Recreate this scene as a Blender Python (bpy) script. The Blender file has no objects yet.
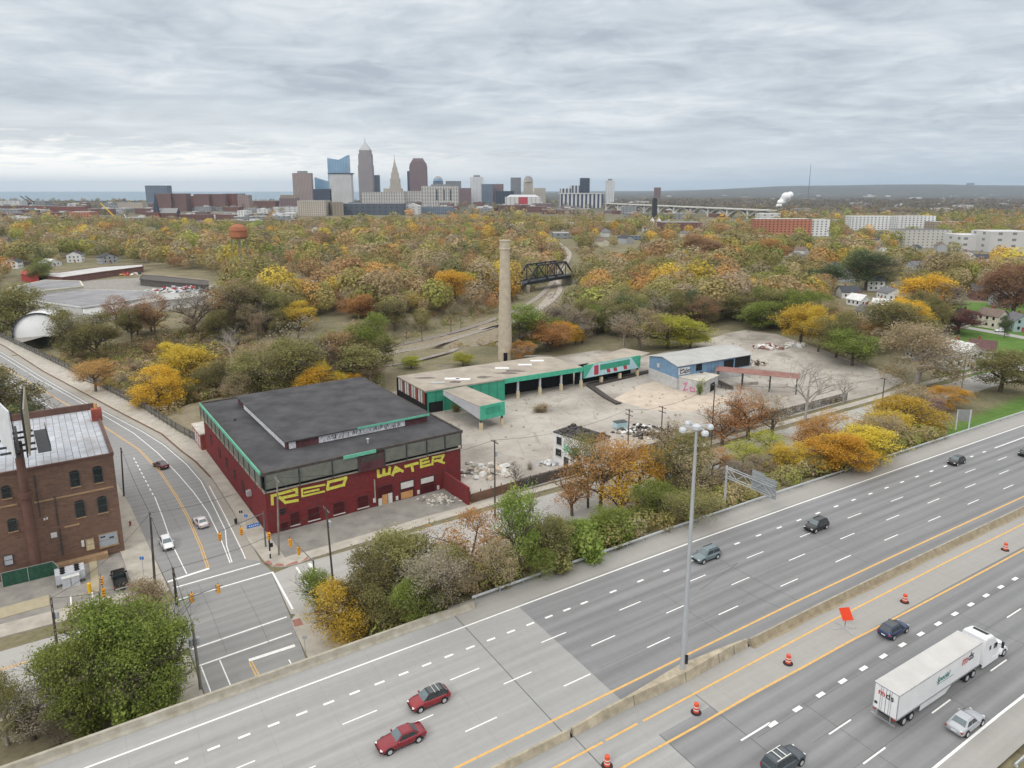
import bpy, bmesh, math, random
import numpy as np
from mathutils import Vector, Matrix
from mathutils.geometry import tessellate_polygon
R = math.radians
random.seed(7); rng = np.random.default_rng(7)
scn = bpy.context.scene; COL = scn.collection

# ------------------------------------------------------------------ camera
HC = 53.0; CY = 342.0; HZ = 190.0
FP_ = math.sqrt(527000 - (CY - HZ) ** 2); PI_ = math.atan((CY - HZ) / FP_)
cam_d = bpy.data.cameras.new('camera'); cam = bpy.data.objects.new('camera', cam_d); COL.objects.link(cam)
cam.location = (0, 0, HC); cam.rotation_euler = (math.pi / 2 - PI_, 0, 0)
cam_d.sensor_fit = 'HORIZONTAL'; cam_d.sensor_width = 36; cam_d.lens = FP_ / 1024 * 36
cam_d.shift_y = (CY - 384) / 1024; cam_d.clip_start = 1; cam_d.clip_end = 60000
scn.camera = cam

# ------------------------------------------------------------------ world, sun, exposure
SUN_EL, SUN_AZ = R(38), R(215)
w = bpy.data.worlds.new('World'); scn.world = w; w.use_nodes = True
nt = w.node_tree; nt.nodes.clear(); N = nt.nodes.new; LK = nt.links.new
def mth(nt, op, a, b=None, clamp=False):
    m = nt.nodes.new('ShaderNodeMath'); m.operation = op; m.use_clamp = clamp
    for i, v in enumerate((a, b)):
        if v is None: continue
        if isinstance(v, (int, float)): m.inputs[i].default_value = v
        else: nt.links.new(v, m.inputs[i])
    return m.outputs[0]
def ramp(nt, fac, stops):
    r = nt.nodes.new('ShaderNodeValToRGB'); e = r.color_ramp.elements
    while len(e) < len(stops): e.new(.5)
    for k, (p, c) in enumerate(stops):
        e[k].position = p; e[k].color = (c[0], c[1], c[2], 1) if not isinstance(c, (int, float)) else (c, c, c, 1)
    nt.links.new(fac, r.inputs[0]); return r.outputs[0]
def mixc(nt, fac, a, b, mode='MIX'):
    m = nt.nodes.new('ShaderNodeMix'); m.data_type = 'RGBA'; m.blend_type = mode
    for i, v in ((0, fac), (6, a), (7, b)):
        if isinstance(v, (int, float)): m.inputs[i].default_value = v
        elif isinstance(v, tuple): m.inputs[i].default_value = (v[0], v[1], v[2], 1)
        else: nt.links.new(v, m.inputs[i])
    return m.outputs[2]
sky = N('ShaderNodeTexSky'); sky.sky_type = 'NISHITA'; sky.sun_disc = False; sky.sun_elevation = SUN_EL; sky.sun_rotation = SUN_AZ
tc = N('ShaderNodeTexCoord'); sep = N('ShaderNodeSeparateXYZ'); LK(tc.outputs['Generated'], sep.inputs[0])
zz = mth(nt, 'MAXIMUM', sep.outputs[2], 0.0)
den = mth(nt, 'ADD', zz, 0.10)
cx = mth(nt, 'DIVIDE', sep.outputs[0], den); cyy = mth(nt, 'DIVIDE', sep.outputs[1], den)
cmb = N('ShaderNodeCombineXYZ'); LK(mth(nt, 'MULTIPLY', cx, .85), cmb.inputs[0]); LK(cyy, cmb.inputs[1])
def wnoise(scale, det, rough, dist, off):
    mp = N('ShaderNodeMapping'); mp.inputs['Location'].default_value = off; mp.inputs['Rotation'].default_value = (0, 0, R(14)); LK(cmb.outputs[0], mp.inputs[0])
    n = N('ShaderNodeTexNoise'); n.inputs['Scale'].default_value = scale; n.inputs['Detail'].default_value = det
    n.inputs['Roughness'].default_value = rough; n.inputs['Distortion'].default_value = dist; LK(mp.outputs[0], n.inputs[0]); return n.outputs[0]
n1 = wnoise(1.3, 8, .55, .6, (3, 1, 0)); n2 = wnoise(3.6, 9, .6, .8, (9, 4, 2)); n3 = wnoise(.4, 3, .5, 0, (1, 7, 0))
nn = mth(nt, 'ADD', mth(nt, 'MULTIPLY', n1, .45), mth(nt, 'ADD', mth(nt, 'MULTIPLY', n2, .3), mth(nt, 'MULTIPLY', n3, .25)))
cl = ramp(nt, nn, [(.40, (.40, .45, .51)), (.47, (.51, .56, .61)), (.53, (.60, .645, .685)), (.60, (.73, .76, .785))])
# clear cream gap low over the horizon, stronger to the left
gx = mth(nt, 'MULTIPLY', mth(nt, 'SUBTRACT', .5, sep.outputs[0]), 1.1, True)
gapn = mth(nt, 'MULTIPLY', n2, .09)
gap = ramp(nt, mth(nt, 'ADD', zz, mth(nt, 'SUBTRACT', gapn, .045)), [(0, 1), (.03, .95), (.06, .25), (.12, 0)])
cl = mixc(nt, mth(nt, 'MULTIPLY', gap, gx), cl, (1.2, 1.16, 1.08))
low = ramp(nt, zz, [(0, .8), (.09, 0)])
cl = mixc(nt, mth(nt, 'MULTIPLY', low, mth(nt, 'SUBTRACT', 1, gx)), cl, (.46, .53, .61))
boost = ramp(nt, zz, [(.24, 1 / 2.05), (.7, 1.0)])
boost = mth(nt, "MULTIPLY", boost, 2.05)
K = mth(nt, 'MULTIPLY', boost, 10.6)
sc = N('ShaderNodeVectorMath'); sc.operation = 'SCALE'; LK(cl, sc.inputs[0]); LK(K, sc.inputs['Scale'])
hi = ramp(nt, zz, [(.24, 0), (.5, 1)])
neu = N("ShaderNodeVectorMath"); neu.operation = "SCALE"; LK(mixc(nt, hi, cl, (.67, .66, .64)), neu.inputs[0]); LK(K, neu.inputs["Scale"])
fin = mixc(nt, .95, sky.outputs[0], neu.outputs[0])
bg = N('ShaderNodeBackground'); bg.inputs[1].default_value = .1; LK(fin, bg.inputs[0])
ow = N('ShaderNodeOutputWorld'); LK(bg.outputs[0], ow.inputs[0])
sun = bpy.data.lights.new('sun', 'SUN'); sun.energy = 1.05; sun.angle = R(16); sun.color = (1, .96, .9)
so = bpy.data.objects.new('sun', sun); COL.objects.link(so); so.rotation_euler = (math.pi / 2 - SUN_EL, 0, math.pi - SUN_AZ)
scn.view_settings.view_transform = 'Standard'; scn.view_settings.look = 'None'; scn.view_settings.exposure = .13; scn.view_settings.gamma = 1
scn.render.engine = 'CYCLES'; scn.cycles.max_bounces = 6; scn.cycles.diffuse_bounces = 3; scn.cycles.volume_bounces = 0
scn.cycles.transparent_max_bounces = 8

# ------------------------------------------------------------------ frames and picking
def ray(px, py):
    a = (px - 512) / FP_; b = -(py - CY) / FP_
    return np.array([a, math.cos(PI_) + b * math.sin(PI_), -math.sin(PI_) + b * math.cos(PI_)])
def G(px, py, z=-6.5):
    d = ray(px, py); t = (z - HC) / d[2]; return (d[0] * t, d[1] * t)
def proj(X, Y, Z):
    dz = Z - HC; yc = Y * math.cos(PI_) - dz * math.sin(PI_); up = Y * math.sin(PI_) + dz * math.cos(PI_)
    return 512 + FP_ * X / yc, CY - FP_ * up / yc
def hgt(X, Y, z0, ty):          # height of a vertical at X,Y from z0 that reaches picture row ty
    lo, hi = 0, 500
    for _ in range(40):
        m = (lo + hi) / 2
        if proj(X, Y, z0 + m)[1] > ty: lo = m
        else: hi = m
    return lo
Q0 = np.array(G(465, 627, 0)); Q1 = np.array(G(1024, 426, 0)); DH = (Q1 - Q0) / np.linalg.norm(Q1 - Q0); NH = np.array([-DH[1], DH[0]])
CS = [-60, -40, -20, 0, 20, 40, 65, 100, 145, 200, 300]; CT = [-1.1, -.75, -.35, -.05, .3, .6, .65, .45, .1, -.6, -2.2]
def st(s, t):
    p = Q0 + DH * s + NH * (t + np.interp(s, CS, CT)); return (float(p[0]), float(p[1]))
def to_st(x, y):
    r = np.array([x, y]) - Q0; s = r @ DH; return float(s), float(r @ NH - np.interp(s, CS, CT))
AH = math.atan2(DH[1], DH[0])
OU = np.array(G(268.3, 535, -6.5)); AU = R(34.4); DU = np.array([math.cos(AU), math.sin(AU)]); DV = np.array([-DU[1], DU[0]])
def uv(u, v): p = OU + DU * u + DV * v; return (float(p[0]), float(p[1]))
def to_uv(x, y): r = np.array([x, y]) - OU; return float(r @ DU), float(r @ DV)
def wallp(px, py, P0, ang):     # pixel on the vertical wall through P0 with heading ang -> (distance along, z)
    d = ray(px, py); n = np.array([-math.sin(ang), math.cos(ang)]); e = np.array([math.cos(ang), math.sin(ang)])
    P0 = np.array(P0); t = (P0 @ n) / (d[:2] @ n); p = d[:2] * t
    return float((p - P0) @ e), float(HC + d[2] * t)
def pip(x, y, poly):
    x = np.asarray(x, float); y = np.asarray(y, float); ins = np.zeros(x.shape, bool); n = len(poly); j = n - 1
    for i in range(n):
        xi, yi = poly[i]; xj, yj = poly[j]
        c = ((yi > y) != (yj > y)) & (x < (xj - xi) * (y - yi) / ((yj - yi) or 1e-9) + xi); ins ^= c; j = i
    return ins
def polydist(x, y, poly, closed=True):
    x = np.asarray(x, float); y = np.asarray(y, float); d = np.full(x.shape, 1e9); n = len(poly)
    for i in range(n if closed else n - 1):
        ax, ay = poly[i]; bx, by = poly[(i + 1) % n]; L = (bx - ax) ** 2 + (by - ay) ** 2 + 1e-9
        t = np.clip(((x - ax) * (bx - ax) + (y - ay) * (by - ay)) / L, 0, 1)
        d = np.minimum(d, np.hypot(x - ax - t * (bx - ax), y - ay - t * (by - ay)))
    return d
def sm(t): t = np.clip(t, 0, 1); return t * t * (3 - 2 * t)

# ------------------------------------------------------------------ terrain height
VAL = [G(*p, -6.5) for p in [(-60, 330), (0, 348), (60, 373), (120, 405), (170, 424), (195, 404), (300, 380), (345, 368), (400, 352), (470, 347), (520, 345), (570, 338), (640, 325), (680, 290), (600, 245), (540, 240), (480, 285), (400, 318), (300, 332), (200, 330), (120, 335), (40, 322), (-60, 305)]]
def terr(x, y):
    x = np.asarray(x, float); y = np.asarray(y, float); shp = x.shape
    z = np.full(shp, -6.58)
    ins = pip(x, y, VAL); d = polydist(x, y, VAL)
    z = z - np.where(ins, 5.5 * sm(d / 16), 0)
    # natural undulation away from the built strip
    r = np.hypot(x, y)
    z = z + np.where(r > 420, 1, 0) * sm((r - 420) / 300) * (2.5 * np.sin(x / 130 + 1) * np.cos(y / 170) - 1.5)
    rx = x - Q0[0]; ry = y - Q0[1]; s = rx * DH[0] + ry * DH[1]; t = rx * NH[0] + ry * NH[1] - np.interp(s, CS, CT)
    bank = -0.12 + (-6.46) * sm((t - 5.0) / 13.5)
    hw = np.where(t > 4.6, bank, np.where(t > -46.2, -.7, -.12))
    hw = np.where((t > -46.6) & (t < 4.7), -.7, hw)
    wgt = sm((s + 9) / 8) * (t < 18.6) * (t > -120)
    wgt = np.where(s > 420, 0, wgt)
    z = np.where((t < 18.6) & (t > -120), z * (1 - wgt) + hw * wgt, z)
    # far ridge on the right and the lake basin on the left
    f = sm((y - 7800) / 4500) * sm((x / np.maximum(y, 1) - .17) / .25)
    z = z + f * (112 + 10 * np.sin(x / 900.) + 6 * np.sin(x / 333.))
    f2 = sm((y - 9500) / 3000) * sm((x / np.maximum(y, 1) + .02) / .2)
    z = z + f2 * (26 + 5 * np.sin(x / 500.))
    lk = sm((y - 4000) / 500) * sm((-.10 - x / np.maximum(y, 1)) / .05)
    z = z - 26 * lk
    return z
def TG(px, py):
    x, y = G(px, py, -6.5)
    for _ in range(25):
        z = float(terr(x, y)); x2, y2 = G(px, py, z); x, y = (x + x2) / 2, (y + y2) / 2
    return x, y, float(terr(x, y))

# ------------------------------------------------------------------ materials
M = {}
def mat(name, col, rough=.8, var=.18, scale=.6, bump=0, metal=0, spec=.3, col2=None, detail=5, coat=0, coord='Object', emit=None, trans=0):
    m = bpy.data.materials.new(name); m.use_nodes = True; nt = m.node_tree; b = nt.nodes['Principled BSDF']
    b.inputs['Roughness'].default_value = rough; b.inputs['Metallic'].default_value = metal; b.inputs['Specular IOR Level'].default_value = spec
    b.inputs['Coat Weight'].default_value = coat
    t = nt.nodes.new('ShaderNodeTexCoord'); n = nt.nodes.new('ShaderNodeTexNoise'); n.inputs['Scale'].default_value = scale
    n.inputs['Detail'].default_value = detail; n.inputs['Roughness'].default_value = .62; nt.links.new(t.outputs[coord], n.inputs[0])
    c2 = col2 or tuple(c * (1 - var) for c in col); c1 = col if col2 else tuple(c * (1 + var) for c in col)
    o = ramp(nt, n.outputs[0], [(.33, c2), (.67, c1)])
    nt.links.new(o, b.inputs['Base Color'])
    if bump:
        bp = nt.nodes.new('ShaderNodeBump'); bp.inputs['Strength'].default_value = bump; bp.inputs['Distance'].default_value = .05
        n2 = nt.nodes.new('ShaderNodeTexNoise'); n2.inputs['Scale'].default_value = scale * 9; nt.links.new(t.outputs[coord], n2.inputs[0])
        nt.links.new(n2.outputs[0], bp.inputs['Height']); nt.links.new(bp.outputs[0], b.inputs['Normal'])
    if emit: b.inputs['Emission Color'].default_value = (*emit[:3], 1); b.inputs['Emission Strength'].default_value = emit[3]
    M[name] = m; return m
def road_mat(name, col, streak=.16, joint=None, patch=.12, tint2=None, tracks=.06):
    m = bpy.data.materials.new(name); m.use_nodes = True; nt = m.node_tree; b = nt.nodes['Principled BSDF']; L = nt.links.new
    b.inputs['Roughness'].default_value = .85; b.inputs['Specular IOR Level'].default_value = .25
    t = nt.nodes.new('ShaderNodeUVMap'); s = nt.nodes.new('ShaderNodeSeparateXYZ'); L(t.outputs[0], s.inputs[0])
    def nz(su, sv, det, off=0):
        c = nt.nodes.new('ShaderNodeCombineXYZ'); L(mth(nt, 'MULTIPLY', s.outputs[0], su), c.inputs[0]); L(mth(nt, 'MULTIPLY', s.outputs[1], sv), c.inputs[1]); c.inputs[2].default_value = off
        n = nt.nodes.new('ShaderNodeTexNoise'); n.inputs['Scale'].default_value = 1; n.inputs['Detail'].default_value = det; n.inputs['Roughness'].default_value = .6; L(c.outputs[0], n.inputs[0]); return n.outputs[0]
    a = nz(.02, .75, 4); bb = nz(.06, .08, 5, 3); c3 = nz(1.4, 1.9, 6, 7); d4 = nz(.9, .06, 3, 11)
    def amp(n, k): return mth(nt, 'MULTIPLY', mth(nt, 'SUBTRACT', n, .5), k)
    v = mth(nt, 'ADD', mth(nt, 'ADD', amp(a, streak * 4), amp(bb, patch * 3.4)), mth(nt, 'ADD', amp(c3, .16), amp(d4, .10)))
    if tracks:
        w1 = mth(nt, 'SINE', mth(nt, 'MULTIPLY', mth(nt, 'ADD', s.outputs[1], .35), 2 * math.pi / 1.9)); v = mth(nt, 'ADD', v, mth(nt, 'MULTIPLY', w1, tracks))
    v = mth(nt, 'ADD', v, 1.0)
    if joint:
        fr = mth(nt, 'FRACT', mth(nt, 'DIVIDE', s.outputs[0], joint)); k = mth(nt, 'LESS_THAN', fr, .12 / joint)
        v = mth(nt, 'MULTIPLY', v, mth(nt, 'SUBTRACT', 1, mth(nt, 'MULTIPLY', k, .06)))
    sc = nt.nodes.new('ShaderNodeVectorMath'); sc.operation = 'SCALE'; L(v, sc.inputs['Scale'])
    if tint2: L(mixc(nt, ramp(nt, bb, [(.4, 0), (.62, 1)]), col, tint2), sc.inputs[0])
    else: sc.inputs[0].default_value = col
    L(sc.outputs[0], b.inputs['Base Color']); M[name] = m; return m
road_mat('hw_asphalt', (.235, .237, .243), .21, None, .17, (.195, .197, .203), .075)
road_mat('hw_concrete', (.335, .335, .33), .15, 6.2, .08, (.31, .31, .305), .03)
road_mat('hw_approach', (.315, .315, .31), .12, None, .1, (.32, .32, .315), .03)
road_mat('shoulder', (.35, .34, .325), .08, 9, .12, (.31, .3, .285), 0)
road_mat('street_asphalt', (.29, .29, .287), .1, None, .16, (.25, .25, .25), .04)
road_mat('street_concrete', (.36, .335, .295), .08, 7, .16, (.32, .30, .27), 0)
road_mat('old_street', (.42, .41, .39), .1, 8, .2, (.35, .345, .33), 0)
mat('white_paint', (.82, .82, .80), .6, .1, 2.5); mat('yellow_paint', (.66, .40, .13), .6, .14, 2.0)
mat('sidewalk', (.42, .39, .34), .9, .16, .5, .1); mat('kerb', (.40, .37, .32), .9, .18, .8)
mat('barrier', (.40, .35, .26), .9, .25, .8, .2); mat('barrier_brown', (.25, .20, .135), .9, .35, 1.2, .2, col2=(.36, .31, .22))
mat('galv', (.50, .52, .54), .45, .1, 1.5, metal=.4); mat('parapet', (.44, .42, .36), .9, .22, .7, .15, col2=(.31, .28, .22))
mat('rubber_seal', (.12, .12, .12), .7, .3, 3); mat('red_tactile', (.33, .16, .13), .9, .2, 3)

# ------------------------------------------------------------------ mesh builder
class MB:
    def __init__(s): s.v = []; s.f = []; s.mi = []; s.uv = []; s.cur = 0
    def add(s, vs, fs, uvs=None):
        o = len(s.v); s.v += [tuple(map(float, p)) for p in vs]
        for k, f in enumerate(fs): s.f.append([o + i for i in f]); s.mi.append(s.cur)
        s.uv += uvs if uvs else [(0, 0)] * len(vs); return s
    def box(s, c, d, ang=0, top=1.0, tilt=None):     # c = centre of the base, d = size; top = taper
        ca, sa = math.cos(ang), math.sin(ang); vs = []
        for z, k in ((0, 1), (d[2], top)):
            for x, y in ((-1, -1), (1, -1), (1, 1), (-1, 1)):
                X = x * d[0] / 2 * k; Y = y * d[1] / 2 * k; vs.append((c[0] + X * ca - Y * sa, c[1] + X * sa + Y * ca, c[2] + z))
        return s.add(vs, [(3, 2, 1, 0), (4, 5, 6, 7), (0, 1, 5, 4), (1, 2, 6, 5), (2, 3, 7, 6), (3, 0, 4, 7)])
    def prism(s, poly, z0, z1, zt=None):
        n = len(poly); zt = zt or [z1] * n; a = sum(poly[i][0] * poly[(i + 1) % n][1] - poly[(i + 1) % n][0] * poly[i][1] for i in range(n))
        if a < 0: poly = poly[::-1]; zt = zt[::-1]
        z0l = z0 if isinstance(z0, (list, tuple)) else [z0] * n
        vs = [(p[0], p[1], z0l[i]) for i, p in enumerate(poly)] + [(p[0], p[1], zt[i]) for i, p in enumerate(poly)]
        fs = [(i, (i + 1) % n, (i + 1) % n + n, i + n) for i in range(n)]
        if n <= 4: fs += [tuple(range(n, 2 * n)), tuple(range(n))[::-1]]
        else:
            for t in tessellate_polygon([[Vector((p[0], p[1], 0)) for p in poly]]):
                t = list(t); q = [poly[i] for i in t]; ar = (q[1][0] - q[0][0]) * (q[2][1] - q[0][1]) - (q[2][0] - q[0][0]) * (q[1][1] - q[0][1])
                if ar < 0: t = t[::-1]
                fs.append(tuple(i + n for i in t)); fs.append(tuple(t[::-1]))
        return s.add(vs, fs, [(p[0], p[1]) for p in poly] * 2)
    def flat(s, poly, z):
        n = len(poly); fs = []
        for t in tessellate_polygon([[Vector((p[0], p[1], 0)) for p in poly]]):
            t = list(t); q = [poly[i] for i in t]; ar = (q[1][0] - q[0][0]) * (q[2][1] - q[0][1]) - (q[2][0] - q[0][0]) * (q[1][1] - q[0][1])
            fs.append(tuple(t if ar > 0 else t[::-1]))
        return s.add([(p[0], p[1], z) for p in poly], fs, [to_uvuv(p) for p in poly])
    def quad(s, a, b, c, d): return s.add([a, b, c, d], [(0, 1, 2, 3)])
    def tube(s, p0, p1, r0, r1=None, n=8, cap=True):
        r1 = r0 if r1 is None else r1; p0 = Vector(p0); p1 = Vector(p1); d = (p1 - p0)
        if d.length < 1e-6: return s
        q = d.to_track_quat('Z', 'Y'); vs = []
        for p, r in ((p0, r0), (p1, r1)):
            for k in range(n): a = 2 * math.pi * k / n; vs.append(tuple(p + q @ Vector((r * math.cos(a), r * math.sin(a), 0))))
        fs = [(k, (k + 1) % n, (k + 1) % n + n, k + n) for k in range(n)]
        if cap: fs += [tuple(range(n))[::-1], tuple(range(n, 2 * n))]
        return s.add(vs, fs)
    def bar(s, p0, p1, w, h):                        # rectangular bar between two points
        p0 = Vector(p0); p1 = Vector(p1); d = (p1 - p0).normalized(); side = d.cross(Vector((0, 0, 1)))
        if side.length < 1e-3: side = Vector((1, 0, 0))
        side.normalize(); up = side.cross(d); vs = []
        for p in (p0, p1):
            for a, b in ((-1, -1), (1, -1), (1, 1), (-1, 1)): vs.append(tuple(p + side * (a * w / 2) + up * (b * h / 2)))
        return s.add(vs, [(3, 2, 1, 0), (4, 5, 6, 7), (0, 1, 5, 4), (1, 2, 6, 5), (2, 3, 7, 6), (3, 0, 4, 7)])
    def lathe(s, c, prof, n=16):
        vs = []; m = len(prof)
        for r, z in prof:
            for k in range(n): a = 2 * math.pi * k / n; vs.append((c[0] + r * math.cos(a), c[1] + r * math.sin(a), c[2] + z))
        fs = [(j * n + k, j * n + (k + 1) % n, (j + 1) * n + (k + 1) % n, (j + 1) * n + k) for j in range(m - 1) for k in range(n)]
        fs += [tuple(range(n))[::-1], tuple((m - 1) * n + k for k in range(n))]
        return s.add(vs, fs)
    def build(s, name, mats, parent=None, kind=None, smooth=False):
        mats = mats if isinstance(mats, (list, tuple)) else [mats]
        me = bpy.data.meshes.new(name); v = s.v
        if parent is not None:
            rt = parent
            while rt.parent: rt = rt.parent
            c, sn = math.cos(-rt.rotation_euler.z), math.sin(-rt.rotation_euler.z); l = rt.location
            v = [((x - l.x) * c - (y - l.y) * sn, (x - l.x) * sn + (y - l.y) * c, z - l.z) for x, y, z in v]
        me.from_pydata(v, [], s.f)
        for m in mats: me.materials.append(M[m] if isinstance(m, str) else m)
        if len(mats) > 1: me.polygons.foreach_set('material_index', s.mi)
        if any(u != (0, 0) for u in s.uv):
            ul = me.uv_layers.new(name='UVMap'); li = np.zeros(len(me.loops), int); me.loops.foreach_get('vertex_index', li)
            ul.data.foreach_set('uv', np.array(s.uv)[li].ravel())
        if smooth: me.polygons.foreach_set('use_smooth', [True] * len(me.polygons))
        o = bpy.data.objects.new(name, me); COL.objects.link(o)
        if parent is not None: o.parent = parent
        if kind: o['kind'] = kind
        return o
def to_uvuv(p): return to_uv(p[0], p[1])
def thing(name, label, cat, loc=(0, 0, 0), rz=0, group=None):
    o = bpy.data.objects.new(name, None); COL.objects.link(o); o.location = loc; o.rotation_euler = (0, 0, rz); o.empty_display_size = .5
    o['label'] = label; o['category'] = cat
    if group: o['group'] = group
    return o
def tag(o, label, cat, group=None):
    o['label'] = label; o['category'] = cat
    if group: o['group'] = group
    return o
def copy_tree(o, parent=None):
    c = o.copy(); COL.objects.link(c); c.parent = parent
    for ch in list(o.children): copy_tree(ch, c)
    return c

# ------------------------------------------------------------------ ground
def axis(dense0, dense1, step, far0, far1, g=1.09):
    a = list(np.arange(dense0, dense1, step)); x = dense1; d = step
    while x < far1: a.append(x); d *= g; x += d
    x = dense0; d = step; b = []
    while x > far0:
        d *= g; x -= d; b.append(x)
    return np.array(sorted(b) + a)
xs = axis(-200, 330, 2.5, -26000, 26000); ys = axis(10, 420, 2.5, -400, 33000, 1.06)
XX, YY = np.meshgrid(xs, ys); ZZ = terr(XX, YY)
ZZ = ZZ + np.where(np.hypot(XX, YY) > 150, .25, .0) * np.sin(XX * .7) * np.sin(YY * .61) * pip(XX, YY, VAL)
nx, ny = len(xs), len(ys); idx = np.arange(nx * ny).reshape(ny, nx)
F = np.stack([idx[:-1, :-1], idx[:-1, 1:], idx[1:, 1:], idx[1:, :-1]], -1).reshape(-1, 4)
gm = bpy.data.meshes.new('ground'); gm.vertices.add(nx * ny); gm.vertices.foreach_set('co', np.stack([XX, YY, ZZ], -1).ravel())
gm.loops.add(F.size); gm.loops.foreach_set('vertex_index', F.ravel()); gm.polygons.add(len(F))
gm.polygons.foreach_set('loop_start', np.arange(len(F)) * 4); gm.polygons.foreach_set('loop_total', np.full(len(F), 4)); gm.update()
# what grows where: lawn / gravel weights kept as an attribute of the ground itself
LAWN = [G(*p) for p in [(800, 475), (870, 452), (925, 445), (935, 425), (975, 410), (1040, 385), (1100, 420), (900, 500)]]
LAWN2 = [G(*p) for p in [(958, 322), (1060, 330), (1060, 372), (960, 378), (938, 395), (930, 350)]]
LAWN3 = [G(*p) for p in [(925, 318), (1060, 325), (1060, 305), (940, 300)]]
lw = np.zeros(XX.shape)
for pl in (LAWN, LAWN2, LAWN3): lw = np.maximum(lw, pip(XX, YY, pl) * sm(polydist(XX, YY, pl) / 4))
dirt = np.zeros(XX.shape)
for pl in ([(130, 285), (260, 300), (250, 312), (120, 296)], [(140, 276), (215, 284), (200, 292), (130, 288)], [(330, 356), (480, 318), (560, 300), (640, 300), (640, 330), (480, 350), (400, 352), (340, 372)], [(560, 300), (590, 285), (560, 260), (545, 285), (470, 325), (500, 330)], [(165, 425), (205, 400), (210, 455), (180, 440)]):
    pl = [G(*p, -10) for p in pl]; dirt = np.maximum(dirt, .45 * pip(XX, YY, pl) * sm(polydist(XX, YY, pl) / 5))
at = gm.attributes.new('cover', 'FLOAT_COLOR', 'POINT'); at.data.foreach_set('color', np.stack([lw, dirt, sm((np.hypot(XX, YY) - 900) / 2500), 1 + 0 * lw], -1).ravel())
ground = bpy.data.objects.new('ground', gm); COL.objects.link(ground); ground['kind'] = 'structure'
gm.polygons.foreach_set('use_smooth', [True] * len(gm.polygons))
m = bpy.data.materials.new('ground_cover'); m.use_nodes = True; nt = m.node_tree; b = nt.nodes['Principled BSDF']; b.inputs['Roughness'].default_value = 1; b.inputs['Specular IOR Level'].default_value = .1
t = nt.nodes.new('ShaderNodeTexCoord')
def gno(sc, det, s=1):
    n = nt.nodes.new('ShaderNodeTexNoise'); n.inputs['Scale'].default_value = sc; n.inputs['Detail'].default_value = det; n.inputs['Roughness'].default_value = .65; nt.links.new(t.outputs['Object'], n.inputs[0]); return n.outputs[0]
c = ramp(nt, gno(.09, 6), [(.3, (.10, .105, .055)), (.45, (.18, .165, .09)), (.58, (.26, .215, .14)), (.7, (.33, .27, .19))])
c = mixc(nt, .5, c, ramp(nt, gno(1.1, 5), [(.3, (.10, .10, .055)), (.7, (.27, .24, .17))]))
va = nt.nodes.new('ShaderNodeVertexColor'); va.layer_name = 'cover'; sp = nt.nodes.new('ShaderNodeSeparateColor'); nt.links.new(va.outputs[0], sp.inputs[0])
c = mixc(nt, sp.outputs[0], c, ramp(nt, gno(.35, 5), [(.3, (.075, .15, .035)), (.7, (.13, .22, .05))]))
c = mixc(nt, sp.outputs[1], c, ramp(nt, gno(.6, 6), [(.3, (.22, .18, .14)), (.7, (.40, .34, .28))]))
c = mixc(nt, mth(nt, 'MULTIPLY', sp.outputs[2], .85), c, ramp(nt, gno(.006, 8), [(.35, (.035, .04, .038)), (.55, (.075, .068, .055)), (.7, (.14, .125, .12))]))
nt.links.new(c, b.inputs['Base Color']); gm.materials.append(m)
mat('water', (.11, .19, .25), .35, .12, .002, spec=.5)
mb = MB(); mb.flat([(-26000, 4300), (-900, 4500), (-400, 5200), (-200, 30000), (-26000, 30000)], -12.0); mb.build('lake', 'water', kind='structure')

# ------------------------------------------------------------------ highway
def strip(mb, s0, s1, t0, t1, z, ds=5.0, sk0=0, sk1=0):
    n = max(1, int(math.ceil(abs(s1 - s0) / ds))); vs = []; uvs = []; fs = []
    for k in range(n + 1):
        f = k / n
        a = (s0 + (s1 - s0) * f); aL = a + sk0 * (1 - f) + sk1 * f * 0; aH = a
        # slanted end joints: sk0 / sk1 shift the t0 edge at the start / end
        sh = sk0 * (1 - f) + sk1 * f
        p = st(a + sh, t0); q = st(a, t1); vs += [(p[0], p[1], z), (q[0], q[1], z)]; uvs += [(a + sh, t0), (a, t1)]
    for k in range(n): fs.append((2 * k, 2 * k + 2, 2 * k + 3, 2 * k + 1))
    return mb.add(vs, fs, uvs)
SE = 420
mb = MB(); strip(mb, -90, 0, -20.9, 4.3, 0); strip(mb, -90, .6, -26.0, -21.6, 0); strip(mb, -90, 8, -47, -26.0, 0)
mb.build('bridge_deck', 'hw_concrete', kind='structure')
mb = MB(); strip(mb, 0, 8, -20.9, .25, 0); strip(mb, .6, 15.3, -26.0, -21.6, 0)
mb.build('approach_slab', 'hw_approach', kind='structure')
mb = MB(); strip(mb, 8, SE, -20.9, .25, 0); strip(mb, 15.4, SE, -46, -27.4, 0); strip(mb, 8, 15.4, -47, -26.0, 0)
mb.build('highway', 'hw_asphalt', kind='structure')
mb = MB(); strip(mb, 0, SE, .25, 4.9, 0); strip(mb, 15.3, SE, -27.4, -21.6, 0)
strip(mb, 8, SE, -46.2, -43.15, .004)
mb.build('highway_shoulder', 'shoulder', kind='structure')
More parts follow.
